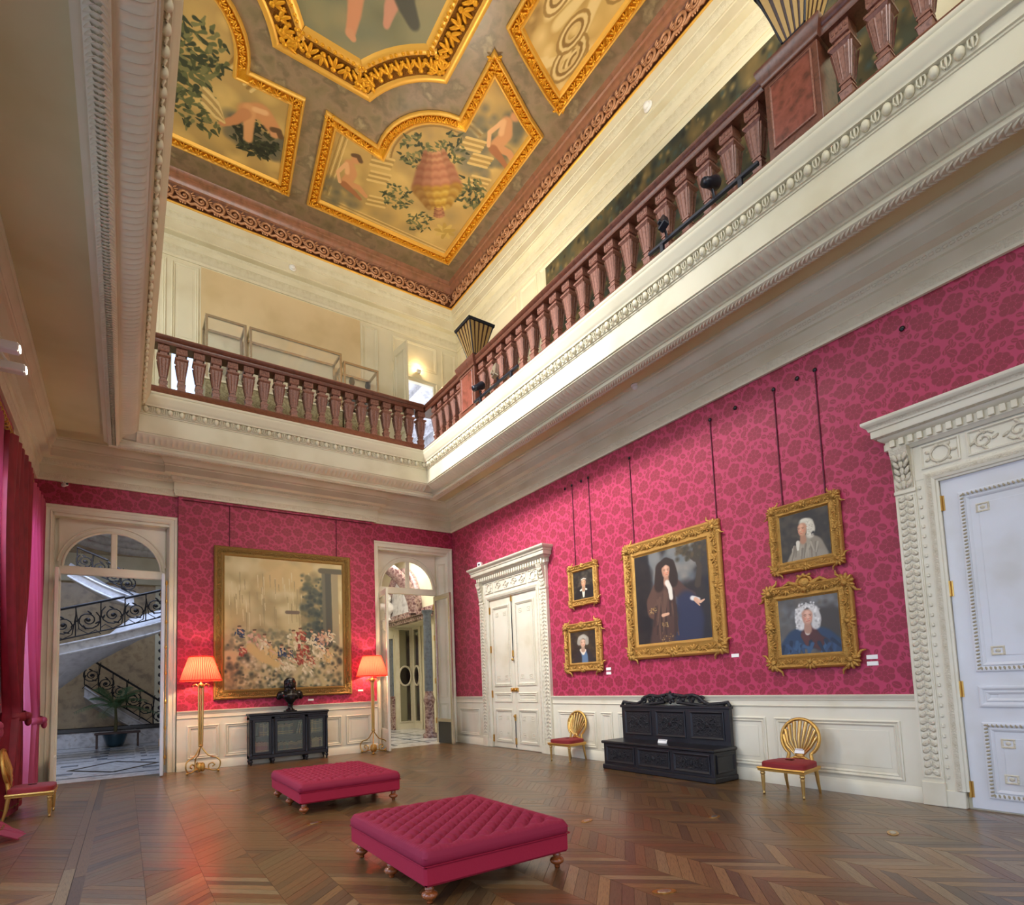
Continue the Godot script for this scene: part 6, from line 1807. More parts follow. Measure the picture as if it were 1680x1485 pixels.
func bookcase() -> void:
	var o := thing("bookcase", "low black bookcase with three glazed bays under the framed tapestry", "bookcase", T(-4.145, 0, 0.1))
	var w := 0.775
	part(o, "top", MB.new().bb(-w - 0.02, 0.985, 0.0, w + 0.02, 1.03, 0.34, 0.012).bb(-w, 0.95, 0.0, w, 0.985, 0.32, 0.006), "ebony")
	part(o, "carcase", MB.new().bb(-w, 0.12, 0.0, w, 0.96, 0.02).bb(-w, 0.12, 0.0, -w + 0.03, 0.96, 0.28).bb(w - 0.03, 0.12, 0.0, w, 0.96, 0.28).bb(-w, 0.12, 0.0, w, 0.19, 0.31, 0.006).bb(-w, 0.9, 0.0, w, 0.96, 0.3, 0.006).bb(-0.36, 0.12, 0.0, -0.3, 0.96, 0.3).bb(0.3, 0.12, 0.0, 0.36, 0.96, 0.3), "ebony")
	part(o, "shelf", MB.new().bb(-w, 0.54, 0.02, w, 0.56, 0.26), "ebony")
	for x in [-w + 0.03, -0.33, 0.33, w - 0.03]:
		part(o, "column", MB.new().lathe([[0.03, 0.19], [0.03, 0.22], [0.018, 0.24], [0.022, 0.4], [0.02, 0.7], [0.018, 0.84], [0.03, 0.87], [0.032, 0.9]], 12, T(x, 0, 0.315)), "ebony")
		for z in [0.06, 0.29]: part(o, "foot", MB.new().lathe([[0.0, 0.0], [0.014, 0.0], [0.02, 0.02], [0.016, 0.035], [0.034, 0.06], [0.03, 0.09], [0.02, 0.105], [0.035, 0.12]], 12, T(x, 0, z)), "ebony")
	for q in [[-w + 0.06, -0.365], [-0.295, 0.295], [0.365, w - 0.06]]:
		var d := part(o, "door", MB.new().mold([[0, 0.29], [0, 0.31], [0.04, 0.31], [0.045, 0.3], [0.05, 0.29]], rect_path(q[0], 0.2, q[1], 0.9), Vector3(0, 0, 1), true), "ebony")
		part(d, "pane", MB.new().bb(q[0] + 0.04, 0.24, 0.296, q[1] - 0.04, 0.86, 0.3), "cabinet_glass")
	part(o, "carved_apron", MB.new().bb(-0.2, 0.9, 0.3, 0.2, 0.95, 0.325, 0.01).ell(Vector3(0, 0.925, 0.325), Vector3(0.07, 0.02, 0.012)), "ebony_carved")
	# the books, one by one
	rng.seed = 15
	var b_no := {}
	var ord := ["first", "second", "third", "fourth", "fifth", "sixth", "seventh", "eighth", "ninth", "tenth", "eleventh", "twelfth", "thirteenth", "fourteenth", "fifteenth", "sixteenth", "seventeenth", "eighteenth", "nineteenth", "twentieth", "twenty-first", "twenty-second"]
	var book := func(x: float, y: float, th: float, h: float, tone: int, lean: float, label: String, group: String):
		var dp := 0.15
		b_no[group] = b_no.get(group, -1) + 1
		var b := thing("book", label % ord[b_no[group]], "book", T(-4.145 + x, y, 0.1 + 0.245 - dp / 2) * Transform3D(Basis(Vector3(0, 0, 1), lean), Vector3.ZERO), group)
		part(b, "cover", MB.new().bb(0, 0, -dp / 2, 0.003, h, dp / 2).bb(th - 0.003, 0, -dp / 2, th, h, dp / 2).bb(0, 0, dp / 2 - 0.004, th, h, dp / 2 + 0.002, 0.002), "book_%d" % tone)
		part(b, "pages", MB.new().bb(0.003, 0.004, -dp / 2 + 0.004, th - 0.003, h - 0.005, dp / 2 - 0.004), "pages")
		var g := MB.new()
		for e in [0.12, 0.3, 0.75, 0.9]: g.bb(0.001, h * e, dp / 2 + 0.001, th - 0.001, h * e + 0.008, dp / 2 + 0.003)
		part(b, "gilt_band", g, "book_gold")
	var fill := func(x0: float, x1: float, y: float, h0: float, h1: float, tones: Array, label: String, group: String):
		var x := x0
		while x < x1 - 0.02:
			var th := rng.randf_range(0.022, 0.034)
			book.call(x, y, th, rng.randf_range(h0, h1), tones[rng.randi() % tones.size()], 0.0, label, group)
			x += th + 0.001
	fill.call(-0.69, -0.4, 0.19, 0.24, 0.27, [0], "red book, %s from the left on the lower shelf of the left bookcase bay", "red books in the left bay")
	fill.call(-0.58, -0.4, 0.56, 0.24, 0.29, [2, 3], "gilt-banded book, %s from the left on the upper shelf of the left bookcase bay", "books on the upper left shelf")
	fill.call(-0.26, 0.09, 0.56, 0.2, 0.25, [1, 4, 4], "upright green-grey book, %s from the left on the upper shelf of the middle bookcase bay", "upright books on the upper middle shelf")
	for i in 3: book.call(0.135 + i * 0.045, 0.567, 0.026, 0.25, [1, 2, 4][i], -0.18, "leaning book, %s from the left of three on the upper shelf, middle bookcase bay", "leaning books in the middle bay")
	fill.call(-0.26, 0.27, 0.19, 0.2, 0.24, [3, 4, 3], "dark book, %s from the left on the lower shelf of the middle bookcase bay", "books on the lower middle shelf")
	fill.call(0.4, 0.66, 0.56, 0.24, 0.28, [1, 2, 1], "olive book, %s from the left on the upper shelf of the right bookcase bay", "books on the upper right shelf")
	fill.call(0.42, 0.68, 0.19, 0.24, 0.28, [2, 3, 2], "tan book, %s from the left on the lower shelf of the right bookcase bay", "books on the lower right shelf")
	var bo := thing("bust", "dark bronze bust of a bewigged man on top of the black bookcase", "bust", T(-4.11, 1.03, 0.27, 0.1))
	bust(bo, "bronze", 0.9)

func make_floor_lamp(label: String, at: Transform3D) -> void:
	var o := thing("floor_lamp", label, "floor lamp", at)
	var sh := []
	for q in [[0.35, 1.725], [0.28, 1.95], [0.205, 2.18]]:
		var r := PackedVector3Array()
		for k in 193:
			var a := TAU * k / 192.0
			var rr: float = q[0] * (1.0 + 0.018 * (1.0 if k % 4 < 2 else -1.0))
			r.append(Vector3(cos(a) * rr, q[1], -sin(a) * rr))
		sh.append(r)
	var s := part(o, "lampshade", MB.new().grid(sh, true), "shade_cloth")
	part(s, "shade_binding", MB.new().mold([[0.0, 1.715], [0.006, 1.72], [0.006, 1.735], [0, 1.74]], v3_ring(0.352), Vector3.UP, true).mold([[0.0, 2.17], [0.006, 2.175], [0.006, 2.185], [0, 2.19]], v3_ring(0.206), Vector3.UP, true), "shade_pleat")
	var ribs := MB.new()
	for k in 48:
		var a := TAU * k / 48.0
		ribs.tube([Vector3(cos(a) * 0.353, 1.73, sin(a) * 0.353), Vector3(cos(a) * 0.208, 2.18, sin(a) * 0.208)], 0.0035, 4)
	stuff(part(s, "pleats", ribs, "shade_pleat"))
	part(o, "stem", MB.new().tube([Vector3(-0.025, 0.5, 0), Vector3(-0.03, 1.0, 0), Vector3(-0.035, 1.6, 0)], 0.017, 8).tube([Vector3(0.025, 0.5, 0), Vector3(0.03, 1.0, 0), Vector3(0.035, 1.6, 0)], 0.017, 8).tube([Vector3(0, 0.45, 0), Vector3(0, 1.2, 0), Vector3(0, 1.9, 0)], 0.012, 8).ell(Vector3(0, 0.5, 0), Vector3(0.045, 0.03, 0.045)), "gilt_smooth")
	var cr := MB.new()
	cr.lathe([[0.0, 1.58], [0.04, 1.59], [0.06, 1.63], [0.04, 1.66], [0.02, 1.68], [0.0, 1.7]], 14)
	for k in 4:
		var a := TAU * k / 4.0 + 0.4
		cr.tube([Vector3(cos(a) * 0.03, 1.6, sin(a) * 0.03), Vector3(cos(a) * 0.09, 1.66, sin(a) * 0.09), Vector3(cos(a) * 0.14, 1.64, sin(a) * 0.14), Vector3(cos(a) * 0.13, 1.6, sin(a) * 0.13)], [0.012, 0.012, 0.012, 0.01], 6)
	part(o, "crown", cr, "gilt_smooth")
	for k in 3:
		var a := TAU * k / 3.0 + 0.35
		var d := Vector3(cos(a), 0, sin(a))
		var pts := [Vector3(0, 0.5, 0), d * 0.05 + Vector3(0, 0.42, 0), d * 0.14 + Vector3(0, 0.31, 0), d * 0.27 + Vector3(0, 0.26, 0), d * 0.335 + Vector3(0, 0.19, 0), d * 0.32 + Vector3(0, 0.08, 0), d * 0.24 + Vector3(0, 0.025, 0), d * 0.15 + Vector3(0, 0.06, 0), d * 0.14 + Vector3(0, 0.14, 0), d * 0.2 + Vector3(0, 0.17, 0), d * 0.24 + Vector3(0, 0.13, 0), d * 0.2 + Vector3(0, 0.1, 0)]
		var sm := []
		for i in (pts.size() - 1) * 4 + 1:
			var f := i / 4.0
			var i1 := mini(int(f), pts.size() - 2)
			sm.append((pts[i1] as Vector3).cubic_interpolate(pts[i1 + 1], pts[maxi(i1 - 1, 0)], pts[mini(i1 + 2, pts.size() - 1)], f - i1))
		var lg := part(o, "scroll_leg", MB.new().tube(sm, 0.013, 6), "gilt_smooth")
		part(lg, "toe", MB.new().ell(d * 0.3 + Vector3(0, 0.02, 0), Vector3(0.03, 0.02, 0.03)), "gilt")
		part(lg, "leaf_boss", MB.new().ell(d * 0.03 + Vector3(0, 0.1, 0), Vector3(0.05, 0.09, 0.05)).tube([d * 0.03 + Vector3(0, 0.08, 0), d * 0.16 + Vector3(0, 0.05, 0)], 0.014, 6), "gilt")
	part(o, "bulb", MB.new().ell(Vector3(0, 1.95, 0), Vector3(0.04, 0.07, 0.04), 8, 12), "bulb")
	omni("lamp_light", o, Vector3(0, 1.95, 0), rgb(255, 216, 170), 1.35, 0.04)

func v3_ring(r: float) -> Array:
	var p := []
	for k in 32: p.append(Vector3(cos(TAU * k / 32.0) * r, 0, sin(TAU * k / 32.0) * r))
	return p

func furniture() -> void:
	make_ottoman("crimson velvet buttoned ottoman, the nearer one in the foreground", T(-4.74, 0, 8.705), 1.24, 1.51)
	make_ottoman("crimson velvet buttoned ottoman, the farther one in front of the bookcase", T(-4.67, 0, 5.165), 1.26, 1.57)
	var ch := make_chair("small gilt shell-backed chair between the far white door and the black settle", T(-0.36, 0, 4.87, -PI / 2 + 0.06))
	copy(ch, "gilt_chair", T(-0.49, 0, 9.19, -PI / 2), "small gilt shell-backed chair under the portrait of a man in a blue cloak")
	copy(ch, "gilt_chair", T(-7.93, 0, 3.28, PI / 2), "gilt chair with red seat cut off at the left edge beside the curtains")
	settle()
	bookcase()
	make_floor_lamp("gilt floor lamp with pleated red shade beside the left doorway", T(-5.79, 0, 0.58))
	make_floor_lamp("gilt floor lamp with pleated red shade beside the right doorway", T(-2.37, 0, 0.42, 0.5))
	for q in [[Vector3(-0.375, 0.451, 7.12), 0.1, "small cream notice card standing on the seat of the black settle", 0.16], [Vector3(-0.30, 0.455, 9.2), 0.0, "small gold-edged notice card at the back of the nearer gilt chair", 0.12]]:
		var cd := thing("notice_card", q[2], "sign", Transform3D(Basis(Vector3.UP, -PI / 2 + q[1]), q[0]))
		part(cd, "card", MB.new().box(Vector3(0, 0.03, 0), Vector3(q[3], 0.06, 0.006), 0.001, Transform3D(Basis(Vector3.RIGHT, -0.5), Vector3.ZERO)), "card")
		part(cd, "stay", MB.new().box(Vector3(0, 0.025, -0.03), Vector3(q[3] * 0.8, 0.05, 0.004), 0.001, Transform3D(Basis(Vector3.RIGHT, 0.45), Vector3.ZERO)), "card")

# ---------- pictures on the walls ----------
func carved_frame(o: Node, w: float, h: float, fw: float, mat: String, rococo := 1.0, crest := false) -> void:  # centred on the picture, lying on z = 0
	var N := Vector3(0, 0, 1)
	var path := rect_path(-w / 2, -h / 2, w / 2, h / 2)
	var f := part(o, "frame", MB.new().mold([[0, 0], [0.0, 0.035], [fw * 0.06, 0.05], [fw * 0.14, 0.06], [fw * 0.22, 0.052], [fw * 0.3, 0.04], [fw * 0.55, 0.028], [fw * 0.7, 0.032], [fw * 0.76, 0.042], [fw * 0.84, 0.044], [fw * 0.9, 0.03], [fw, 0.018], [fw, 0.0]], path, N, true), mat)
	var lv := MB.new()
	var s := fw
	for e in 3:
		var a := (e - 1) * 0.8
		lv.ell(Vector3(sin(a) * s * 0.2, cos(a) * s * 0.1, 0.0), Vector3(s * 0.07, s * 0.2, s * 0.08), 4, 6, Basis(N, -a))
	lv.tube(spiral(Vector2(s * 0.22, -s * 0.1), s * 0.12, s * 0.02, 0, 1.1, 10), s * 0.035, 5)
	lv.tube(spiral(Vector2(-s * 0.22, -s * 0.1), s * 0.12, s * 0.02, PI, -1.1, 10), s * 0.035, 5)
	var b := MB.new()
	for i in 4:
		var A: Vector3 = path[i]; var B: Vector3 = path[(i + 1) % 4]
		var t := (B - A).normalized()
		var L := A.distance_to(B)
		var k := maxi(3, int(L / (fw * 0.62)))
		for q in k:
			b.add(lv, Transform3D(Basis(t, N.cross(t), N) * Basis(N, PI * (q % 2)), A + t * L * (q + 0.5) / k + N.cross(t) * fw * 0.42 + N * 0.042))
	stuff(part(f, "leaf_carving", b, mat))
	if rococo > 0.0:
		var sh := MB.new()
		for e in 5:
			var a := lerpf(-1.1, 1.1, e / 4.0)
			sh.ell(Vector3(sin(a) * fw * 0.34, cos(a) * fw * 0.34 - fw * 0.1, 0), Vector3(fw * 0.12, fw * 0.26, fw * 0.16), 4, 6, Basis(N, -a))
		sh.ell(Vector3(0, -fw * 0.1, fw * 0.08), Vector3(fw * 0.18, fw * 0.18, fw * 0.14), 5, 8)
		for sd in [-1.0, 1.0]: sh.tube([Vector3(sd * fw * 0.2, -fw * 0.1, 0), Vector3(sd * fw * 0.45, fw * 0.02, -0.01), Vector3(sd * fw * 0.75, -fw * 0.02, -0.012), Vector3(sd * fw * 0.95, fw * 0.12, -0.02)], [fw * 0.11, fw * 0.1, fw * 0.08, fw * 0.04], 6)
		for q in [[-1, -1], [1, -1], [1, 1], [-1, 1]]:
			var a := atan2(-q[0], q[1]) 
			part(f, "corner_ornament", sh.mesh(), mat, Transform3D(Basis(N, a).scaled(Vector3.ONE * rococo), Vector3(q[0] * (w / 2 - fw * 0.36), q[1] * (h / 2 - fw * 0.36), 0.045)))
		for q in [[0, -1, PI], [0, 1, 0], [1, 0, -PI / 2], [-1, 0, PI / 2]]:
			part(f, "middle_ornament", sh.mesh(), mat, Transform3D(Basis(N, q[2]).scaled(Vector3.ONE * rococo * 0.85), Vector3(q[0] * (w / 2 - fw * 0.34), q[1] * (h / 2 - fw * 0.34), 0.045)))
	if crest:
		var c := MB.new()
		c.ell(Vector3(0, h / 2, 0.05), Vector3(0.075, 0.065, 0.04), 8, 12)
		c.tube(v3(arc(Vector2(0, h / 2), 0.095, 0.085, 0, TAU, 20), 0.045), 0.018, 6)
		for sd in [-1.0, 1.0]:
			c.tube([Vector3(sd * 0.08, h / 2 - 0.02, 0.04), Vector3(sd * 0.2, h / 2 + 0.03, 0.04), Vector3(sd * 0.3, h / 2 - 0.02, 0.04)], [0.03, 0.026, 0.01], 6)
			c.ell(Vector3(sd * 0.06, h / 2 + 0.085, 0.045), Vector3(0.045, 0.022, 0.025), 4, 6, Basis(N, sd * 0.5))
		c.ell(Vector3(0, h / 2 + 0.095, 0.045), Vector3(0.028, 0.028, 0.03), 4, 6)
		part(f, "crest", c, mat)

func picture(label: String, t: Transform3D, x0: float, y0: float, x1: float, y1: float, fw: float, mat: String, im: Image, frame_mat := "gilt_carved", rococo := 1.0, crest := false, cat := "painting", called := "framed_painting") -> void:
	mk(mat, Color.WHITE, 0.5, 0, {tex = tex(im)})
	var o := thing(called, label, cat, t * T((x0 + x1) / 2, (y0 + y1) / 2, 0.012))
	var w := x1 - x0; var h := y1 - y0
	var b := MB.new()
	b.quad(Vector3(-w / 2 + fw * 0.95, -h / 2 + fw * 0.95, 0.02), Vector3(w / 2 - fw * 0.95, -h / 2 + fw * 0.95, 0.02), Vector3(w / 2 - fw * 0.95, h / 2 - fw * 0.95, 0.02), Vector3(-w / 2 + fw * 0.95, h / 2 - fw * 0.95, 0.02))
	part(o, "canvas", b, mat)
	part(o, "stretcher", MB.new().bb(-w / 2 + fw * 0.5, -h / 2 + fw * 0.5, 0.0, w / 2 - fw * 0.5, h / 2 - fw * 0.5, 0.018), "walnut_dark")
	carved_frame(o, w, h, fw, frame_mat, rococo, crest)

func face(im: Image, x: float, y: float, s: float, turn: float, skin: Color, lit := 1.0) -> void:  # head of height about s, turned -1 (left) .. 1
	var w := float(im.get_width())
	var dk := skin.darkened(0.35)
	stroke(im, [[x, y + 0.42 * s], [x, y + 0.75 * s]], 0.2 * s, 0.24 * s, skin.darkened(0.2), 0.5)
	stroke(im, [[x, y - 0.12 * s], [x + 0.02 * s * turn, y + 0.22 * s]], 0.33 * s, 0.26 * s, skin.darkened(0.12), 0.7)
	stroke(im, [[x + 0.09 * s * turn, y - 0.16 * s], [x + 0.09 * s * turn, y + 0.2 * s]], 0.22 * s, 0.17 * s, skin, 0.3)
	dab(im, (x + 0.06 * s * turn) * w, (y - 0.22 * s) * w, 0.17 * s * w, skin.lightened(0.16), 0.1)
	dab(im, (x + (0.08 * turn - 0.13) * s) * w, (y + 0.12 * s) * w, 0.09 * s * w, skin.lerp(rgb(206, 92, 72), 0.45), 0.05)
	dab(im, (x + (0.08 * turn + 0.13) * s) * w, (y + 0.12 * s) * w, 0.09 * s * w, skin.lerp(rgb(206, 92, 72), 0.45), 0.05)
	for sd in [-1.0, 1.0]:
		var ex: float = x + (0.1 * turn + sd * 0.125) * s
		stroke(im, [[ex - 0.06 * s, y - 0.09 * s], [ex, y - 0.115 * s], [ex + 0.06 * s, y - 0.09 * s]], 0.018 * s, 0.014 * s, dk.darkened(0.3), 0.4)
		dab(im, ex * w, (y - 0.03 * s) * w, 0.05 * s * w, skin.darkened(0.2), 0.2)
		dab(im, ex * w, (y - 0.03 * s) * w, 0.03 * s * w, rgb(34, 24, 20), 0.5)
	stroke(im, [[x + 0.1 * turn * s, y - 0.05 * s], [x + 0.15 * turn * s, y + 0.1 * s]], 0.025 * s, 0.045 * s, skin.lightened(0.18), 0.3)
	stroke(im, [[x + (0.15 * turn - 0.04) * s, y + 0.14 * s], [x + (0.15 * turn + 0.05) * s, y + 0.14 * s]], 0.022 * s, 0.02 * s, dk, 0.3)
	stroke(im, [[x + (0.11 * turn - 0.08) * s, y + 0.245 * s], [x + (0.11 * turn + 0.08) * s, y + 0.245 * s]], 0.022 * s, 0.018 * s, rgb(164, 66, 56), 0.4)

func wall_pictures() -> void:
	rng.seed = 101
	var W := 320
	# man in grey coat with white hair, turned left
	var im := canvas(W, W, rgb(48, 42, 34))
	mottle(im, [rgb(58, 50, 40), rgb(40, 36, 30), rgb(66, 58, 46), rgb(34, 30, 26)], 160, 0.05, 0.16)
	stroke(im, [[0.78, 1.02], [0.7, 0.72], [0.55, 0.6]], 0.2, 0.13, rgb(132, 122, 104), 0.7)
	stroke(im, [[0.3, 1.0], [0.42, 0.78], [0.52, 0.64]], 0.2, 0.12, rgb(146, 136, 116), 0.7)
	stroke(im, [[0.2, 1.02], [0.5, 0.92], [0.8, 0.98]], 0.12, 0.14, rgb(140, 130, 112), 0.6)
	for i in 16:
		var fx := rng.randf_range(0.25, 0.8)
		stroke(im, [[fx, rng.randf_range(0.66, 0.8)], [fx + rng.randf_range(-0.1, 0.06), rng.randf_range(0.85, 1.05)]], 0.03, 0.014, [rgb(156, 146, 126), rgb(118, 108, 92)][i % 2], 0.0)
	stroke(im, [[0.36, 0.62], [0.35, 0.78]], 0.05, 0.03, rgb(206, 198, 178), 0.4)
	stroke(im, [[0.5, 0.24], [0.6, 0.26], [0.64, 0.4], [0.62, 0.52]], 0.12, 0.1, rgb(196, 188, 166), 0.5)
	dab(im, 0.68 * W, 0.5 * W, 0.06 * W, rgb(40, 36, 32), 0.4)
	face(im, 0.47, 0.37, 0.34, -0.9, rgb(206, 148, 112))
	stroke(im, [[0.46, 0.19], [0.55, 0.19], [0.62, 0.26]], 0.03, 0.05, rgb(206, 198, 176), 0.2)
	for i in 40: dab(im, rng.randf_range(0.54, 0.7) * W, rng.randf_range(0.22, 0.56) * W, 0.022 * W, [rgb(214, 206, 186), rgb(160, 152, 134), rgb(184, 176, 156)][i % 3], 0.1)
	picture("gilt-framed portrait of an old man in grey coat, beside the tall cut-off door", WR, 8.88, 2.7, 9.8, 3.59, 0.15, "portrait_grey", im)
	# man in blue cloak and white wig
	im = canvas(W, W, rgb(92, 92, 90))
	mottle(im, [rgb(100, 102, 104), rgb(84, 82, 78), rgb(112, 112, 112), rgb(74, 70, 66), rgb(96, 88, 78)], 180, 0.06, 0.16)
	mottle(im, [rgb(62, 56, 50)], 30, 0.08, 0.18, Rect2(0.7, 0.3, 0.3, 0.4))
	stroke(im, [[0.05, 1.04], [0.3, 0.72], [0.7, 0.74], [0.98, 1.04]], 0.2, 0.22, rgb(34, 58, 86), 0.7)
	stroke(im, [[0.5, 0.62], [0.6, 0.78], [0.72, 0.86]], 0.15, 0.14, rgb(74, 38, 36), 0.6)
	stroke(im, [[0.42, 0.66], [0.48, 0.84]], 0.08, 0.06, rgb(86, 46, 42), 0.5)
	for i in 22:
		var fx := rng.randf_range(0.05, 0.9)
		stroke(im, [[fx, rng.randf_range(0.76, 0.9)], [fx + rng.randf_range(-0.2, 0.2), rng.randf_range(0.9, 1.08)]], 0.04, 0.02, [rgb(54, 84, 116), rgb(24, 42, 64), rgb(44, 70, 102)][i % 3], 0.0)
	stroke(im, [[0.38, 0.24], [0.36, 0.4], [0.38, 0.52]], 0.1, 0.09, rgb(206, 202, 196), 0.5)
	stroke(im, [[0.6, 0.24], [0.64, 0.4], [0.62, 0.52]], 0.1, 0.09, rgb(196, 192, 186), 0.5)
	stroke(im, [[0.48, 0.56], [0.48, 0.64]], 0.06, 0.05, rgb(216, 212, 204), 0.5)
	face(im, 0.49, 0.35, 0.33, 0.3, rgb(212, 160, 134))
	stroke(im, [[0.4, 0.2], [0.5, 0.15], [0.59, 0.2]], 0.045, 0.045, rgb(206, 202, 196), 0.3)
	for i in 26: dab(im, rng.randf_range(0.36, 0.64) * W, rng.randf_range(0.1, 0.2) * W, 0.026 * W, [rgb(222, 218, 212), rgb(170, 166, 160), rgb(196, 192, 186)][i % 3], 0.1)
	for i in 60: dab(im, (0.5 + [-1, 1][i % 2] * rng.randf_range(0.1, 0.2)) * W, rng.randf_range(0.2, 0.56) * W, 0.028 * W, [rgb(222, 218, 212), rgb(158, 154, 148), rgb(190, 186, 180)][i % 3], 0.1)
	picture("gilt-framed portrait of a man in blue cloak and white wig, crested frame", WR, 8.74, 1.48, 9.86, 2.545, 0.185, "portrait_blue", im, "gilt_carved", 1.1, true)
	# large three-quarter portrait with long dark wig
	W = 420
	im = canvas(W, 470, rgb(50, 46, 44))
	mottle(im, [rgb(98, 104, 106), rgb(116, 116, 112), rgb(86, 92, 96), rgb(130, 124, 114)], 130, 0.06, 0.14, Rect2(0.22, 0.0, 0.6, 0.55))
	mottle(im, [rgb(30, 26, 26), rgb(38, 32, 30), rgb(24, 22, 24)], 150, 0.06, 0.14, Rect2(-0.05, 0.1, 0.24, 0.9))
	mottle(im, [rgb(40, 34, 32), rgb(30, 28, 30)], 50, 0.05, 0.1, Rect2(-0.05, 0.0, 0.22, 0.16))
	mottle(im, [rgb(42, 38, 36), rgb(34, 34, 38), rgb(28, 30, 40)], 150, 0.06, 0.14, Rect2(0.66, 0.42, 0.4, 0.6))
	for q in [[[0.86, 0.5], [0.9, 0.3], [0.84, 0.12], [0.88, -0.05]], [[0.86, 0.2], [0.74, 0.1], [0.62, 0.06]], [[0.88, 0.12], [0.98, 0.02]]]: stroke(im, q, 0.045, 0.014, rgb(62, 52, 42), 0.5)
	mottle(im, [rgb(84, 70, 48), rgb(60, 54, 40)], 60, 0.02, 0.05, Rect2(0.62, -0.02, 0.36, 0.2))
	stroke(im, [[0.4, 0.62], [0.42, 0.86], [0.38, 1.15]], 0.15, 0.24, rgb(74, 52, 44), 0.7)
	stroke(im, [[0.34, 0.46], [0.24, 0.6], [0.24, 0.74], [0.36, 0.8]], 0.1, 0.075, rgb(88, 62, 50), 0.7)
	stroke(im, [[0.56, 0.46], [0.66, 0.56], [0.78, 0.62]], 0.1, 0.07, rgb(78, 54, 46), 0.7)
	stroke(im, [[0.44, 0.42], [0.46, 0.7]], 0.15, 0.14, rgb(82, 58, 48), 0.6)
	stroke(im, [[0.7, 0.66], [0.76, 0.86], [0.7, 1.1]], 0.16, 0.22, rgb(40, 46, 70), 0.5)
	for i in 20:
		var fx := rng.randf_range(0.28, 0.58)
		stroke(im, [[fx, rng.randf_range(0.5, 0.7)], [fx + rng.randf_range(-0.06, 0.06), rng.randf_range(0.8, 1.1)]], 0.03, 0.014, [rgb(96, 70, 56), rgb(60, 42, 36)][i % 2], 0.0)
	for q in [[0.24, 0.66, 0.05], [0.4, 0.82, 0.035], [0.42, 0.98, 0.07]]:
		mottle(im, [rgb(150, 116, 66), rgb(176, 146, 96), rgb(116, 86, 48)], 26, 0.008, 0.016, Rect2(q[0] - q[2], q[1] - q[2], q[2] * 2.2, q[2] * 1.4))
	stroke(im, [[0.38, 0.79], [0.46, 0.78]], 0.026, 0.02, rgb(204, 156, 124), 0.5)
	stroke(im, [[0.78, 0.64], [0.86, 0.67]], 0.035, 0.03, rgb(212, 206, 196), 0.4)
	stroke(im, [[0.82, 0.66], [0.88, 0.7], [0.93, 0.68]], 0.028, 0.01, rgb(212, 164, 134), 0.5)
	stroke(im, [[0.82, 0.67], [0.87, 0.74]], 0.022, 0.008, rgb(204, 156, 126), 0.5)
	stroke(im, [[0.38, 0.2], [0.36, 0.34], [0.35, 0.44]], 0.075, 0.08, rgb(48, 34, 28), 0.6)
	stroke(im, [[0.53, 0.2], [0.56, 0.34], [0.55, 0.42]], 0.065, 0.07, rgb(44, 32, 26), 0.6)
	face(im, 0.455, 0.26, 0.2, 0.3, rgb(206, 152, 120))
	stroke(im, [[0.38, 0.18], [0.46, 0.135], [0.54, 0.18]], 0.05, 0.05, rgb(46, 34, 28), 0.5)
	stroke(im, [[0.465, 0.4], [0.5, 0.48], [0.51, 0.6]], 0.04, 0.032, rgb(216, 208, 190), 0.5)
	picture("large gilt-framed portrait of a man with long dark wig above the settle", WR, 6.2, 1.74, 8.13, 3.68, 0.25, "portrait_large", im, "gilt_carved", 0.85)
	# two small portraits, one above the other
	W = 240
	im = canvas(W, 300, rgb(40, 34, 28))
	mottle(im, [rgb(66, 58, 46), rgb(50, 44, 36), rgb(34, 28, 24), rgb(78, 70, 56)], 110, 0.06, 0.16)
	stroke(im, [[0.1, 1.25], [0.35, 0.85], [0.75, 0.85], [1.0, 1.2]], 0.2, 0.22, rgb(28, 24, 24), 0.6)
	stroke(im, [[0.52, 0.72], [0.5, 1.0], [0.5, 1.15]], 0.1, 0.05, rgb(214, 204, 180), 0.4)
	stroke(im, [[0.36, 0.86], [0.5, 0.8], [0.66, 0.86]], 0.05, 0.05, rgb(224, 214, 190), 0.4)
	face(im, 0.52, 0.55, 0.42, -0.3, rgb(204, 154, 114))
	stroke(im, [[0.36, 0.44], [0.4, 0.34], [0.54, 0.29], [0.66, 0.35], [0.69, 0.46]], 0.05, 0.045, rgb(70, 62, 54), 0.5)
	stroke(im, [[0.42, 0.4], [0.52, 0.35], [0.64, 0.4]], 0.03, 0.03, rgb(206, 198, 176), 0.4)
	picture("small gilt-framed portrait of a person in white cap, upper of the small pair", WR, 4.73, 2.82, 5.54, 3.6, 0.13, "portrait_cap", im, "gilt_carved", 1.1)
	im = canvas(W, 300, rgb(48, 38, 28))
	mottle(im, [rgb(58, 46, 34), rgb(40, 32, 26), rgb(70, 56, 40)], 110, 0.06, 0.16)
	stroke(im, [[0.2, 1.25], [0.38, 0.86], [0.66, 0.86], [0.8, 1.25]], 0.16, 0.18, rgb(44, 38, 38), 0.6)
	stroke(im, [[0.52, 0.82], [0.56, 1.0], [0.56, 1.25]], 0.13, 0.15, rgb(92, 116, 142), 0.5)
	stroke(im, [[0.42, 0.74], [0.5, 0.9], [0.58, 0.76]], 0.07, 0.06, rgb(222, 206, 184), 0.4)
	stroke(im, [[0.36, 0.48], [0.4, 0.26], [0.54, 0.2], [0.66, 0.3], [0.66, 0.5]], 0.11, 0.09, rgb(158, 148, 132), 0.5)
	face(im, 0.5, 0.47, 0.4, 0.4, rgb(212, 168, 136))
	stroke(im, [[0.38, 0.28], [0.5, 0.2], [0.62, 0.27]], 0.07, 0.06, rgb(174, 164, 148), 0.3)
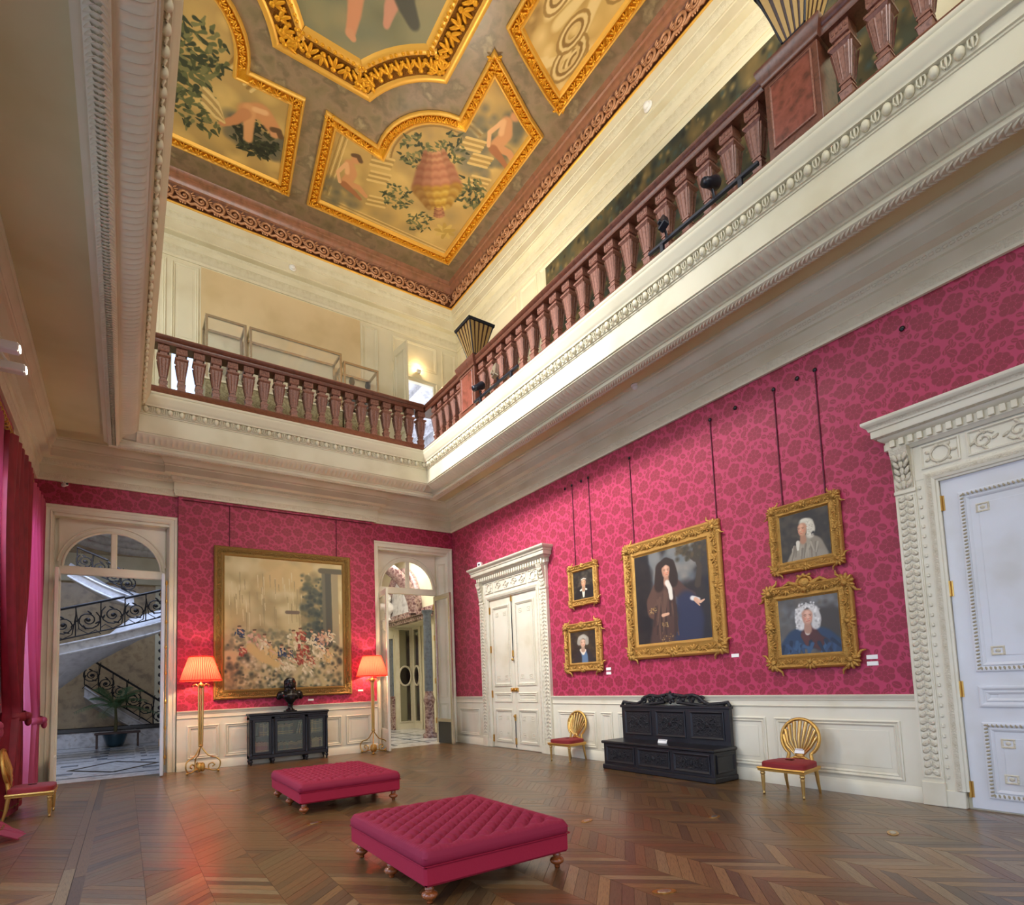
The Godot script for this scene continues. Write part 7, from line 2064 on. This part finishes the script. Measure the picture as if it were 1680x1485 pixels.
	picture("small gilt-framed portrait of a grey-haired woman in blue, lower of the small pair", WR, 4.53, 1.6, 5.56, 2.51, 0.17, "portrait_lady", im, "gilt_carved", 1.15)
	# great framed tapestry on the far wall
	W = 560
	im = canvas(W, 640, rgb(186, 168, 118))
	mottle(im, [rgb(196, 178, 128), rgb(176, 156, 106), rgb(206, 190, 142), rgb(166, 148, 100)], 240, 0.05, 0.14, Rect2(0, 0, 1, 0.65))
	mottle(im, [rgb(190, 164, 108), rgb(200, 172, 116)], 40, 0.05, 0.1, Rect2(0.3, 0.02, 0.4, 0.2))
	for i in 70:
		var x := rng.randf()
		var y := rng.randf_range(0.1, 0.5)
		stroke(im, [[x, y], [x + 0.004, y + rng.randf_range(0.05, 0.2)]], 0.006, 0.003, [rgb(206, 192, 146), rgb(160, 144, 100)][i % 2], 0.2)
	mottle(im, [rgb(122, 112, 74), rgb(94, 94, 68), rgb(148, 132, 92), rgb(72, 80, 66)], 150, 0.015, 0.05, Rect2(0.62, 0.1, 0.22, 0.6))
	mottle(im, [rgb(56, 66, 60), rgb(78, 84, 70)], 120, 0.012, 0.04, Rect2(0.66, 0.2, 0.2, 0.45))
	for q in [[0.84, rgb(104, 100, 80)], [0.87, rgb(78, 78, 66)], [0.93, rgb(150, 138, 104)]]: stroke(im, [[q[0], 0.08], [q[0] + 0.01, 0.75]], 0.035, 0.035, q[1], 0.5)
	stroke(im, [[0.8, 0.07], [0.99, 0.07]], 0.03, 0.03, rgb(92, 86, 66), 0.5)
	mottle(im, [rgb(140, 130, 92), rgb(116, 114, 84), rgb(164, 152, 112)], 160, 0.012, 0.035, Rect2(0.05, 0.55, 0.5, 0.16))
	mottle(im, [rgb(96, 96, 68), rgb(70, 76, 58), rgb(120, 112, 78), rgb(60, 60, 44)], 230, 0.014, 0.045, Rect2(0.0, 0.66, 1.0, 0.34))
	mottle(im, [rgb(190, 172, 128), rgb(206, 190, 150), rgb(172, 150, 108)], 200, 0.012, 0.035, Rect2(0.15, 0.68, 0.75, 0.3))
	mottle(im, [rgb(40, 50, 46), rgb(52, 58, 46), rgb(34, 40, 36)], 200, 0.016, 0.045, Rect2(0.0, 1.0, 1.0, 0.14))
	mottle(im, [rgb(150, 134, 92), rgb(108, 98, 66)], 90, 0.01, 0.03, Rect2(0.0, 0.9, 0.3, 0.14))
	var cloth := {"red": [rgb(158, 62, 42), rgb(138, 50, 36), rgb(178, 92, 66)], "blue": [rgb(44, 58, 88), rgb(62, 78, 106), rgb(34, 44, 66)], "pale": [rgb(212, 196, 156), rgb(196, 176, 132), rgb(222, 208, 172)], "gold": [rgb(206, 172, 108), rgb(188, 150, 88), rgb(216, 188, 130)], "rose": [rgb(196, 150, 122), rgb(178, 128, 100), rgb(208, 170, 140)]}
	for q in [[0.24, 0.72, "rose", 0.07], [0.32, 0.76, "pale", 0.07], [0.36, 0.84, "gold", 0.08], [0.46, 0.82, "blue", 0.04], [0.52, 0.84, "blue", 0.035], [0.56, 0.72, "pale", 0.07], [0.62, 0.68, "red", 0.05], [0.64, 0.8, "red", 0.055], [0.6, 0.88, "red", 0.05], [0.7, 0.9, "red", 0.04], [0.52, 0.92, "pale", 0.06], [0.72, 0.7, "pale", 0.06], [0.78, 0.74, "blue", 0.05], [0.82, 0.7, "rose", 0.06], [0.88, 0.68, "pale", 0.05], [0.78, 0.82, "pale", 0.07], [0.86, 0.86, "gold", 0.05], [0.44, 0.94, "pale", 0.05], [0.14, 0.82, "red", 0.035], [0.12, 0.66, "blue", 0.04], [0.68, 0.96, "pale", 0.05]]:
		for e in 22:
			var p := Vector2(q[0], q[1]) + Vector2(rng.randf_range(-1, 1), rng.randf_range(-1, 1.2)) * float(q[3]) * 0.8
			var d := Vector2.from_angle(rng.randf_range(0.2, 2.2)) * float(q[3]) * rng.randf_range(0.2, 0.7)
			stroke(im, [[p.x, p.y], [p.x + d.x, p.y + d.y]], q[3] * 0.2, q[3] * 0.08, cloth[q[2]][e % 3], 0.2)
		stroke(im, [[q[0] - 0.01, q[1] - q[3] * 1.05], [q[0], q[1] - q[3] * 0.95]], 0.013, 0.012, rgb(206, 160, 120), 0.4)
		stroke(im, [[q[0] - 0.012, q[1] - q[3] * 1.05 - 0.012], [q[0] + 0.008, q[1] - q[3] * 1.05 - 0.014]], 0.009, 0.008, rgb(104, 78, 52), 0.4)
		stroke(im, [[q[0], q[1] - q[3] * 0.4], [q[0] + q[3] * 0.7, q[1] + q[3] * 0.1]], 0.009, 0.007, rgb(208, 166, 126), 0.3)
	stroke(im, [[0.2, 0.78], [0.3, 0.88], [0.42, 0.94]], 0.05, 0.035, rgb(206, 174, 110), 0.3)
	stroke(im, [[0.5, 0.47], [0.6, 0.47]], 0.02, 0.02, rgb(116, 98, 78), 0.4)
	picture("great pastoral tapestry in gilt frame on the far wall above the bookcase", T(0, 0, 0.08), -5.53, 1.34, -2.74, 4.49, 0.2, "tapestry_picture", im, "gilt_old", 0.0, false, "tapestry", "framed_tapestry")
	# picture wires with rosette hooks, and the small white name cards
	for q in [[4.93, 3.6, "left wire of the small pair of portraits"], [5.4, 3.6, "right wire of the small pair of portraits"], [6.45, 3.68, "left wire of the large portrait"], [8.08, 3.68, "right wire of the large portrait"], [9.08, 3.57, "left wire of the portrait in a grey coat"], [9.63, 3.57, "right wire of the portrait in a grey coat"]]:
		var o := thing("picture_wire", "dark crimson " + q[2] + " on the right wall", "picture wire", WR)
		part(o, "cord", MB.new().tube([Vector3(q[0], 5.16, 0.016), Vector3(q[0], 4.4, 0.016), Vector3(q[0], q[1] - 0.03, 0.016)], 0.0085, 6), "silk_cord")
		part(o, "hook", MB.new().ell(Vector3(q[0], 5.17, 0.018), Vector3(0.028, 0.028, 0.012), 5, 8), "bronze")
	var hk := {4.72: "left of the wires of the small pair", 5.2: "between the wires of the small pair", 8.5: "right of the large portrait wires", 9.4: "between the wires of the grey coat portrait", 10.6: "over the tall cut-off door"}
	for q in hk:
		solo("hook", MB.new().ell(Vector3(q, 5.17, 0.016), Vector3(0.03, 0.03, 0.012), 5, 8), "bronze", "small unused picture hook on the right wall, " + hk[q], "hook", WR, "unused picture hooks on the right wall")
	for q in [[-5.24, "left wire of the great tapestry"], [-3.04, "right wire of the great tapestry"]]:
		solo("picture_wire", MB.new().tube([Vector3(q[0], 5.36, 0.1), Vector3(q[0], 5.0, 0.1), Vector3(q[0], 4.46, 0.1)], 0.008, 6), "silk_cord", "dark crimson " + q[1] + " on the far wall", "picture wire")
	solo("picture_rail", MB.new().tube([Vector3(-6.1, 5.36, 0.1), Vector3(-4.2, 5.36, 0.1), Vector3(-2.2, 5.36, 0.1)], 0.009, 6), "silk_cord", "thin crimson rail under the cornice above the great tapestry", "picture rail")
	for q in [[8.22, 1.70, "single name card to the lower right of the large portrait"], [9.99, 1.575, "upper of two name cards beside the portrait in a blue cloak"], [9.99, 1.50, "lower of two name cards beside the portrait in a blue cloak"], [5.67, 1.62, "upper of two name cards beside the small portrait of a lady"], [5.67, 1.545, "lower of two name cards beside the small portrait of a lady"]]:
		solo("name_card", MB.new().bb(q[0] - 0.06, q[1] - 0.024, 0.004, q[0] + 0.06, q[1] + 0.024, 0.012, 0.002), "card", "small white " + q[2], "label", WR)
	for q in [[-2.53, 1.41, "name card on the far wall beside the tapestry frame"], [-3.64, 1.25, "name card on the far wall under the tapestry frame"]]:
		solo("name_card", MB.new().bb(q[0] - 0.06, q[1] - 0.02, 0.083, q[0] + 0.06, q[1] + 0.02, 0.09, 0.002), "card", "small white " + q[2], "label")

# ---------- the window wall, curtains and small fittings ----------
const WINDOWS := [1.6, 4.4, 7.4, 10.4, 13.4]

func make_curtain(label: String, z0: float, z1: float, tie_z: float, tie_y: float, foot: float, mat: String, x := -8.16, spread := 0.0) -> void:
	var o := thing("curtain", label, "curtain", T())
	var rows := []
	var cols := 72
	for i in 49:
		var f := i / 48.0
		var y := 4.86 * (1.0 - f) + 0.012
		var ty := 1.0 - tie_y / 4.86
		var g := clampf(f / ty, 0, 1)
		var a: float; var b: float; var depth: float
		if f < ty:
			var e := pow(g, 2.6)
			a = lerpf(z0, tie_z - 0.12, e); b = lerpf(z1, tie_z + 0.12, e)
			depth = lerpf(0.05, 0.075, e)
		else:
			var e := sqrt((f - ty) / (1.0 - ty))
			a = lerpf(tie_z - 0.12, tie_z - foot, e); b = lerpf(tie_z + 0.12, tie_z + foot, e)
			depth = lerpf(0.075, 0.06, e)
		var r := PackedVector3Array()
		for k in cols + 1:
			var u := float(k) / cols
			var fold := sin(u * TAU * 7.0 + sin(f * 5.0 + u * 3.0) * 0.5) + 0.35 * sin(u * TAU * 13.0 + f * 4.0)
			r.append(Vector3(x + fold * depth + 0.04 * (1.0 - absf(2.0 * u - 1.0)) + spread * pow(maxf(f - 0.93, 0.0) / 0.07, 2.0) * (0.3 + 0.7 * u), y + 0.035 * absf(fold) * pow(f, 30), lerpf(a, b, u)))
		rows.append(r)
	var c := part(o, "drape", MB.new().grid(rows, false, true), mat)
	part(c, "hem_braid", MB.new().tube(Array(rows[47]), 0.007, 4), "gilt_old")
	part(o, "tie_band", MB.new().lathe([[0.125, -0.06], [0.15, -0.03], [0.155, 0.0], [0.15, 0.03], [0.125, 0.06]], 18, Transform3D(Basis(Vector3.RIGHT, 0.12), Vector3(x + 0.02, tie_y, tie_z)), 1.1).ell(Vector3(x + 0.16, tie_y, tie_z + 0.03), Vector3(0.05, 0.055, 0.06), 6, 8).ell(Vector3(x + 0.16, tie_y - 0.07, tie_z - 0.05), Vector3(0.04, 0.07, 0.04), 6, 8), mat)

func windows_and_curtains() -> void:
	var wl := struct("wall_left")
	var m := MB.new()
	var s := MB.new()
	var z := -0.35
	for c in WINDOWS + [17.5]:
		m.bb(-8.7, 0, z, -8.35, 6.15, c - 0.7)
		silk_quad(s, -(c - 0.7), DADO, -z, 5.46, 0.004)
		dado(wl, WL, -minf(c - 0.7, 16.5), -maxf(z, 0.0), [])
		if c < 17.0: m.bb(-8.7, 4.7, c - 0.7, -8.35, 6.15, c + 0.7)
		z = c + 0.7
	part(wl, "masonry", m, "plaster")
	part(wl, "silk_covering", s, "silk", WL)
	for i in WINDOWS.size():
		var c: float = WINDOWS[i]
		var w := struct("window_%d" % (i + 1), null, "", "", WL * T(-c, 0, 0))
		var f := MB.new()
		for x in [-0.7, -0.03, 0.64]: f.bb(x, 0.05, -0.2, x + 0.06, 4.7, -0.13, 0.008)
		for y in [0.02, 0.5, 1.7, 2.7, 3.6, 4.64]: f.bb(-0.7, y, -0.19, 0.7, y + (0.14 if y < 0.1 else 0.06), -0.14, 0.006)
		part(w, "sash", f, "white_paint")
		part(w, "casing", MB.new().mold([[0.0, -0.02], [0.0, 0.02], [0.02, 0.03], [0.09, 0.04], [0.1, 0.0]], [Vector3(-0.7, 0, 0), Vector3(-0.7, 4.7, 0), Vector3(0.7, 4.7, 0), Vector3(0.7, 0, 0)], Vector3(0, 0, 1)), "white_paint")
		var ys := [0.16, 0.56, 1.76, 2.76, 3.66, 4.66]
		for sd in 2:
			for k in 5: part(w, "pane", MB.new().bb(-0.64 + 0.67 * sd, ys[k], -0.17, -0.03 + 0.67 * sd, ys[k + 1] - 0.04, -0.164), "glass")
		part(w, "handle", MB.new().tube([Vector3(0.0, 1.05, -0.12), Vector3(0.0, 1.12, -0.09), Vector3(0.02, 1.2, -0.09)], 0.012, 6), "brass")
	make_curtain("deep red damask curtain gathered in by its tie, cut by the left edge", 2.0, 3.75, 2.85, 1.27, 0.5, "curtain", -8.2)
	make_curtain("rose pink damask curtain knotted beside the left doorway", 0.25, 1.75, 0.85, 1.15, 0.3, "curtain_lining", -8.21)
	make_curtain("pink curtain trailing in folds on the floor at the left edge", 4.05, 4.9, 4.5, 1.2, 0.42, "curtain_lining", -8.27, 0.4)
	var rod := thing("curtain_rod", "brass curtain rod with rings high on the window wall", "curtain rod", T(-8.22, 4.9, 0))
	part(rod, "pole", MB.new().tube([Vector3(0, 0, 0.1), Vector3(0, 0, 3.0), Vector3(0, 0, 6.0)], 0.018, 8), "brass")
	var rn := MB.new()
	rn.tube(v3(arc(Vector2(0, 0), 0.034, 0.034, 0, TAU, 12)), 0.009, 5)
	var rm := rn.mesh()
	for i in 42: part(rod, "ring", rm, "brass", T(0, -0.012, 0.2 + i * 0.115, 0.2 * (i % 3 - 1)))

func detector(label: String, t: Transform3D, s := 1.0) -> void:  # hangs from local y = 0
	var o := thing("smoke_detector", label, "detector", t)
	part(o, "base", MB.new().lathe([[0.0, -0.03 * s], [0.05 * s, -0.028 * s], [0.062 * s, -0.012 * s], [0.064 * s, 0.0], [0.0, 0.002]], 18), "white_plastic")
	part(o, "dome", MB.new().ell(Vector3(0, -0.035 * s, 0), Vector3(0.045, 0.03, 0.045) * s, 7, 14), "white_plastic")

func small_things() -> void:
	detector("round white smoke detector on the plain underside of the gallery", T(-0.31, 6.15, 6.95), 1.2)
	detector("white round detector on the gallery cornice above the dark tapestry", Transform3D(Basis(Vector3(0, 0, 1), -PI / 2), Vector3(0.565, 11.64, 6.85)), 1.5)
	detector("small white round detector on the far gallery cornice", Transform3D(Basis(Vector3.RIGHT, -PI / 2), Vector3(-3.8, 11.64, -0.565)), 1.3)
	var cm := thing("security_camera", "small white security camera under the cornice above the left doorway", "camera", T(-7.97, 5.36, 0.03, 0.5))
	part(cm, "bracket", MB.new().tube([Vector3(0, 0.05, 0), Vector3(0, 0.05, 0.06), Vector3(0, 0.0, 0.09)], 0.012, 6), "white_plastic")
	part(cm, "housing", MB.new().box(Vector3(0, -0.02, 0.12), Vector3(0.06, 0.06, 0.14), 0.012), "white_plastic")
	part(cm, "lens", MB.new().lathe([[0.0, 0.0], [0.018, 0.0], [0.018, 0.02], [0.0, 0.02]], 12, Transform3D(Basis(Vector3.RIGHT, PI / 2), Vector3(0, -0.02, 0.185))), "black_metal")
	var md := thing("motion_sensor", "small white sensor box standing on top of the far white door cornice", "sensor", WR * T(1.63, 4.19, 0.14, 0.4))
	part(md, "housing", MB.new().box(Vector3(0, 0.06, 0), Vector3(0.11, 0.12, 0.09), 0.012), "white_plastic")
	part(md, "lens_window", MB.new().box(Vector3(0, 0.06, 0.046), Vector3(0.05, 0.04, 0.008), 0.003), "black_metal")
	for q in [[5.2, "nearer"], [4.72, "farther"]]:
		var o := thing("spotlight", "white box spotlight at the left edge under the gallery, the %s of two" % q[1], "spotlight", Transform3D(Basis(Vector3.UP, PI / 2), Vector3(-8.28, 5.5, q[0])))
		part(o, "bracket", MB.new().tube([Vector3(0, 0, 0), Vector3(0, -0.1, 0.1), Vector3(0, -0.2, 0.16)], 0.016, 6), "white_plastic")
		part(o, "housing", MB.new().box(Vector3(0, -0.27, 0.2), Vector3(0.12, 0.1, 0.26), 0.012, Transform3D()), "white_plastic")
		part(o, "lamp_face", MB.new().box(Vector3(0, -0.27, 0.335), Vector3(0.08, 0.06, 0.01), 0.003), "spot_glow")
		spot("spot_light", self, Vector3(-7.9, 5.23, q[0]), Vector3(-2.6, 0.6, q[0] + 1.5), rgb(255, 244, 226), 7.0, 42.0, 0.05)
	for q in [[-5.256, 6.429, 0.2, "beside the left foot row of the farther ottoman"], [-5.144, 9.328 + 0.35, 0.5, "in front of the nearer ottoman's front corner"], [-3.067, 8.444, 0.3, "to the right of the nearer ottoman"], [-3.973, 10.26, -0.5, "at the bottom edge of the photo below the nearer ottoman"], [-2.027, 9.227, 0.1, "in the middle of the open floor on the right"], [-5.596, 3.338, 0.0, "between the left floor lamp and the farther ottoman"], [-1.451, 10.65, 0.4, "near the large cut-off white door"]]:
		var o := thing("floor_socket", "small brass floor plate " + q[3], "floor socket", T(q[0], 0.0, q[1], q[2]))
		part(o, "plate", MB.new().poly(arc(Vector2.ZERO, 0.085, 0.045, 0, TAU, 20), Transform3D(Basis(Vector3.RIGHT, -PI / 2), Vector3.ZERO), 0.004), "brass")
		part(o, "lid", MB.new().poly(arc(Vector2.ZERO, 0.05, 0.026, 0, TAU, 16), Transform3D(Basis(Vector3.RIGHT, -PI / 2), Vector3(0, 0.003, 0)), 0.004), "steel")
	var cb := thing("cabinet", "dark-topped cabinet in the far right corner of the gallery", "cabinet", T(0.44, 6.86, -0.3))
	part(cb, "body", MB.new().bb(-0.24, 0, -0.4, 0.26, 2.1, 0.4, 0.01), "plaster")
	part(cb, "top", MB.new().bb(-0.27, 2.1, -0.43, 0.28, 2.16, 0.43, 0.01), "walnut_dark")
	part(cb, "corner_post", MB.new().bb(-0.27, 0, 0.36, -0.22, 2.1, 0.43, 0.005).bb(-0.27, 0, -0.43, -0.22, 2.1, -0.36, 0.005), "walnut_dark")
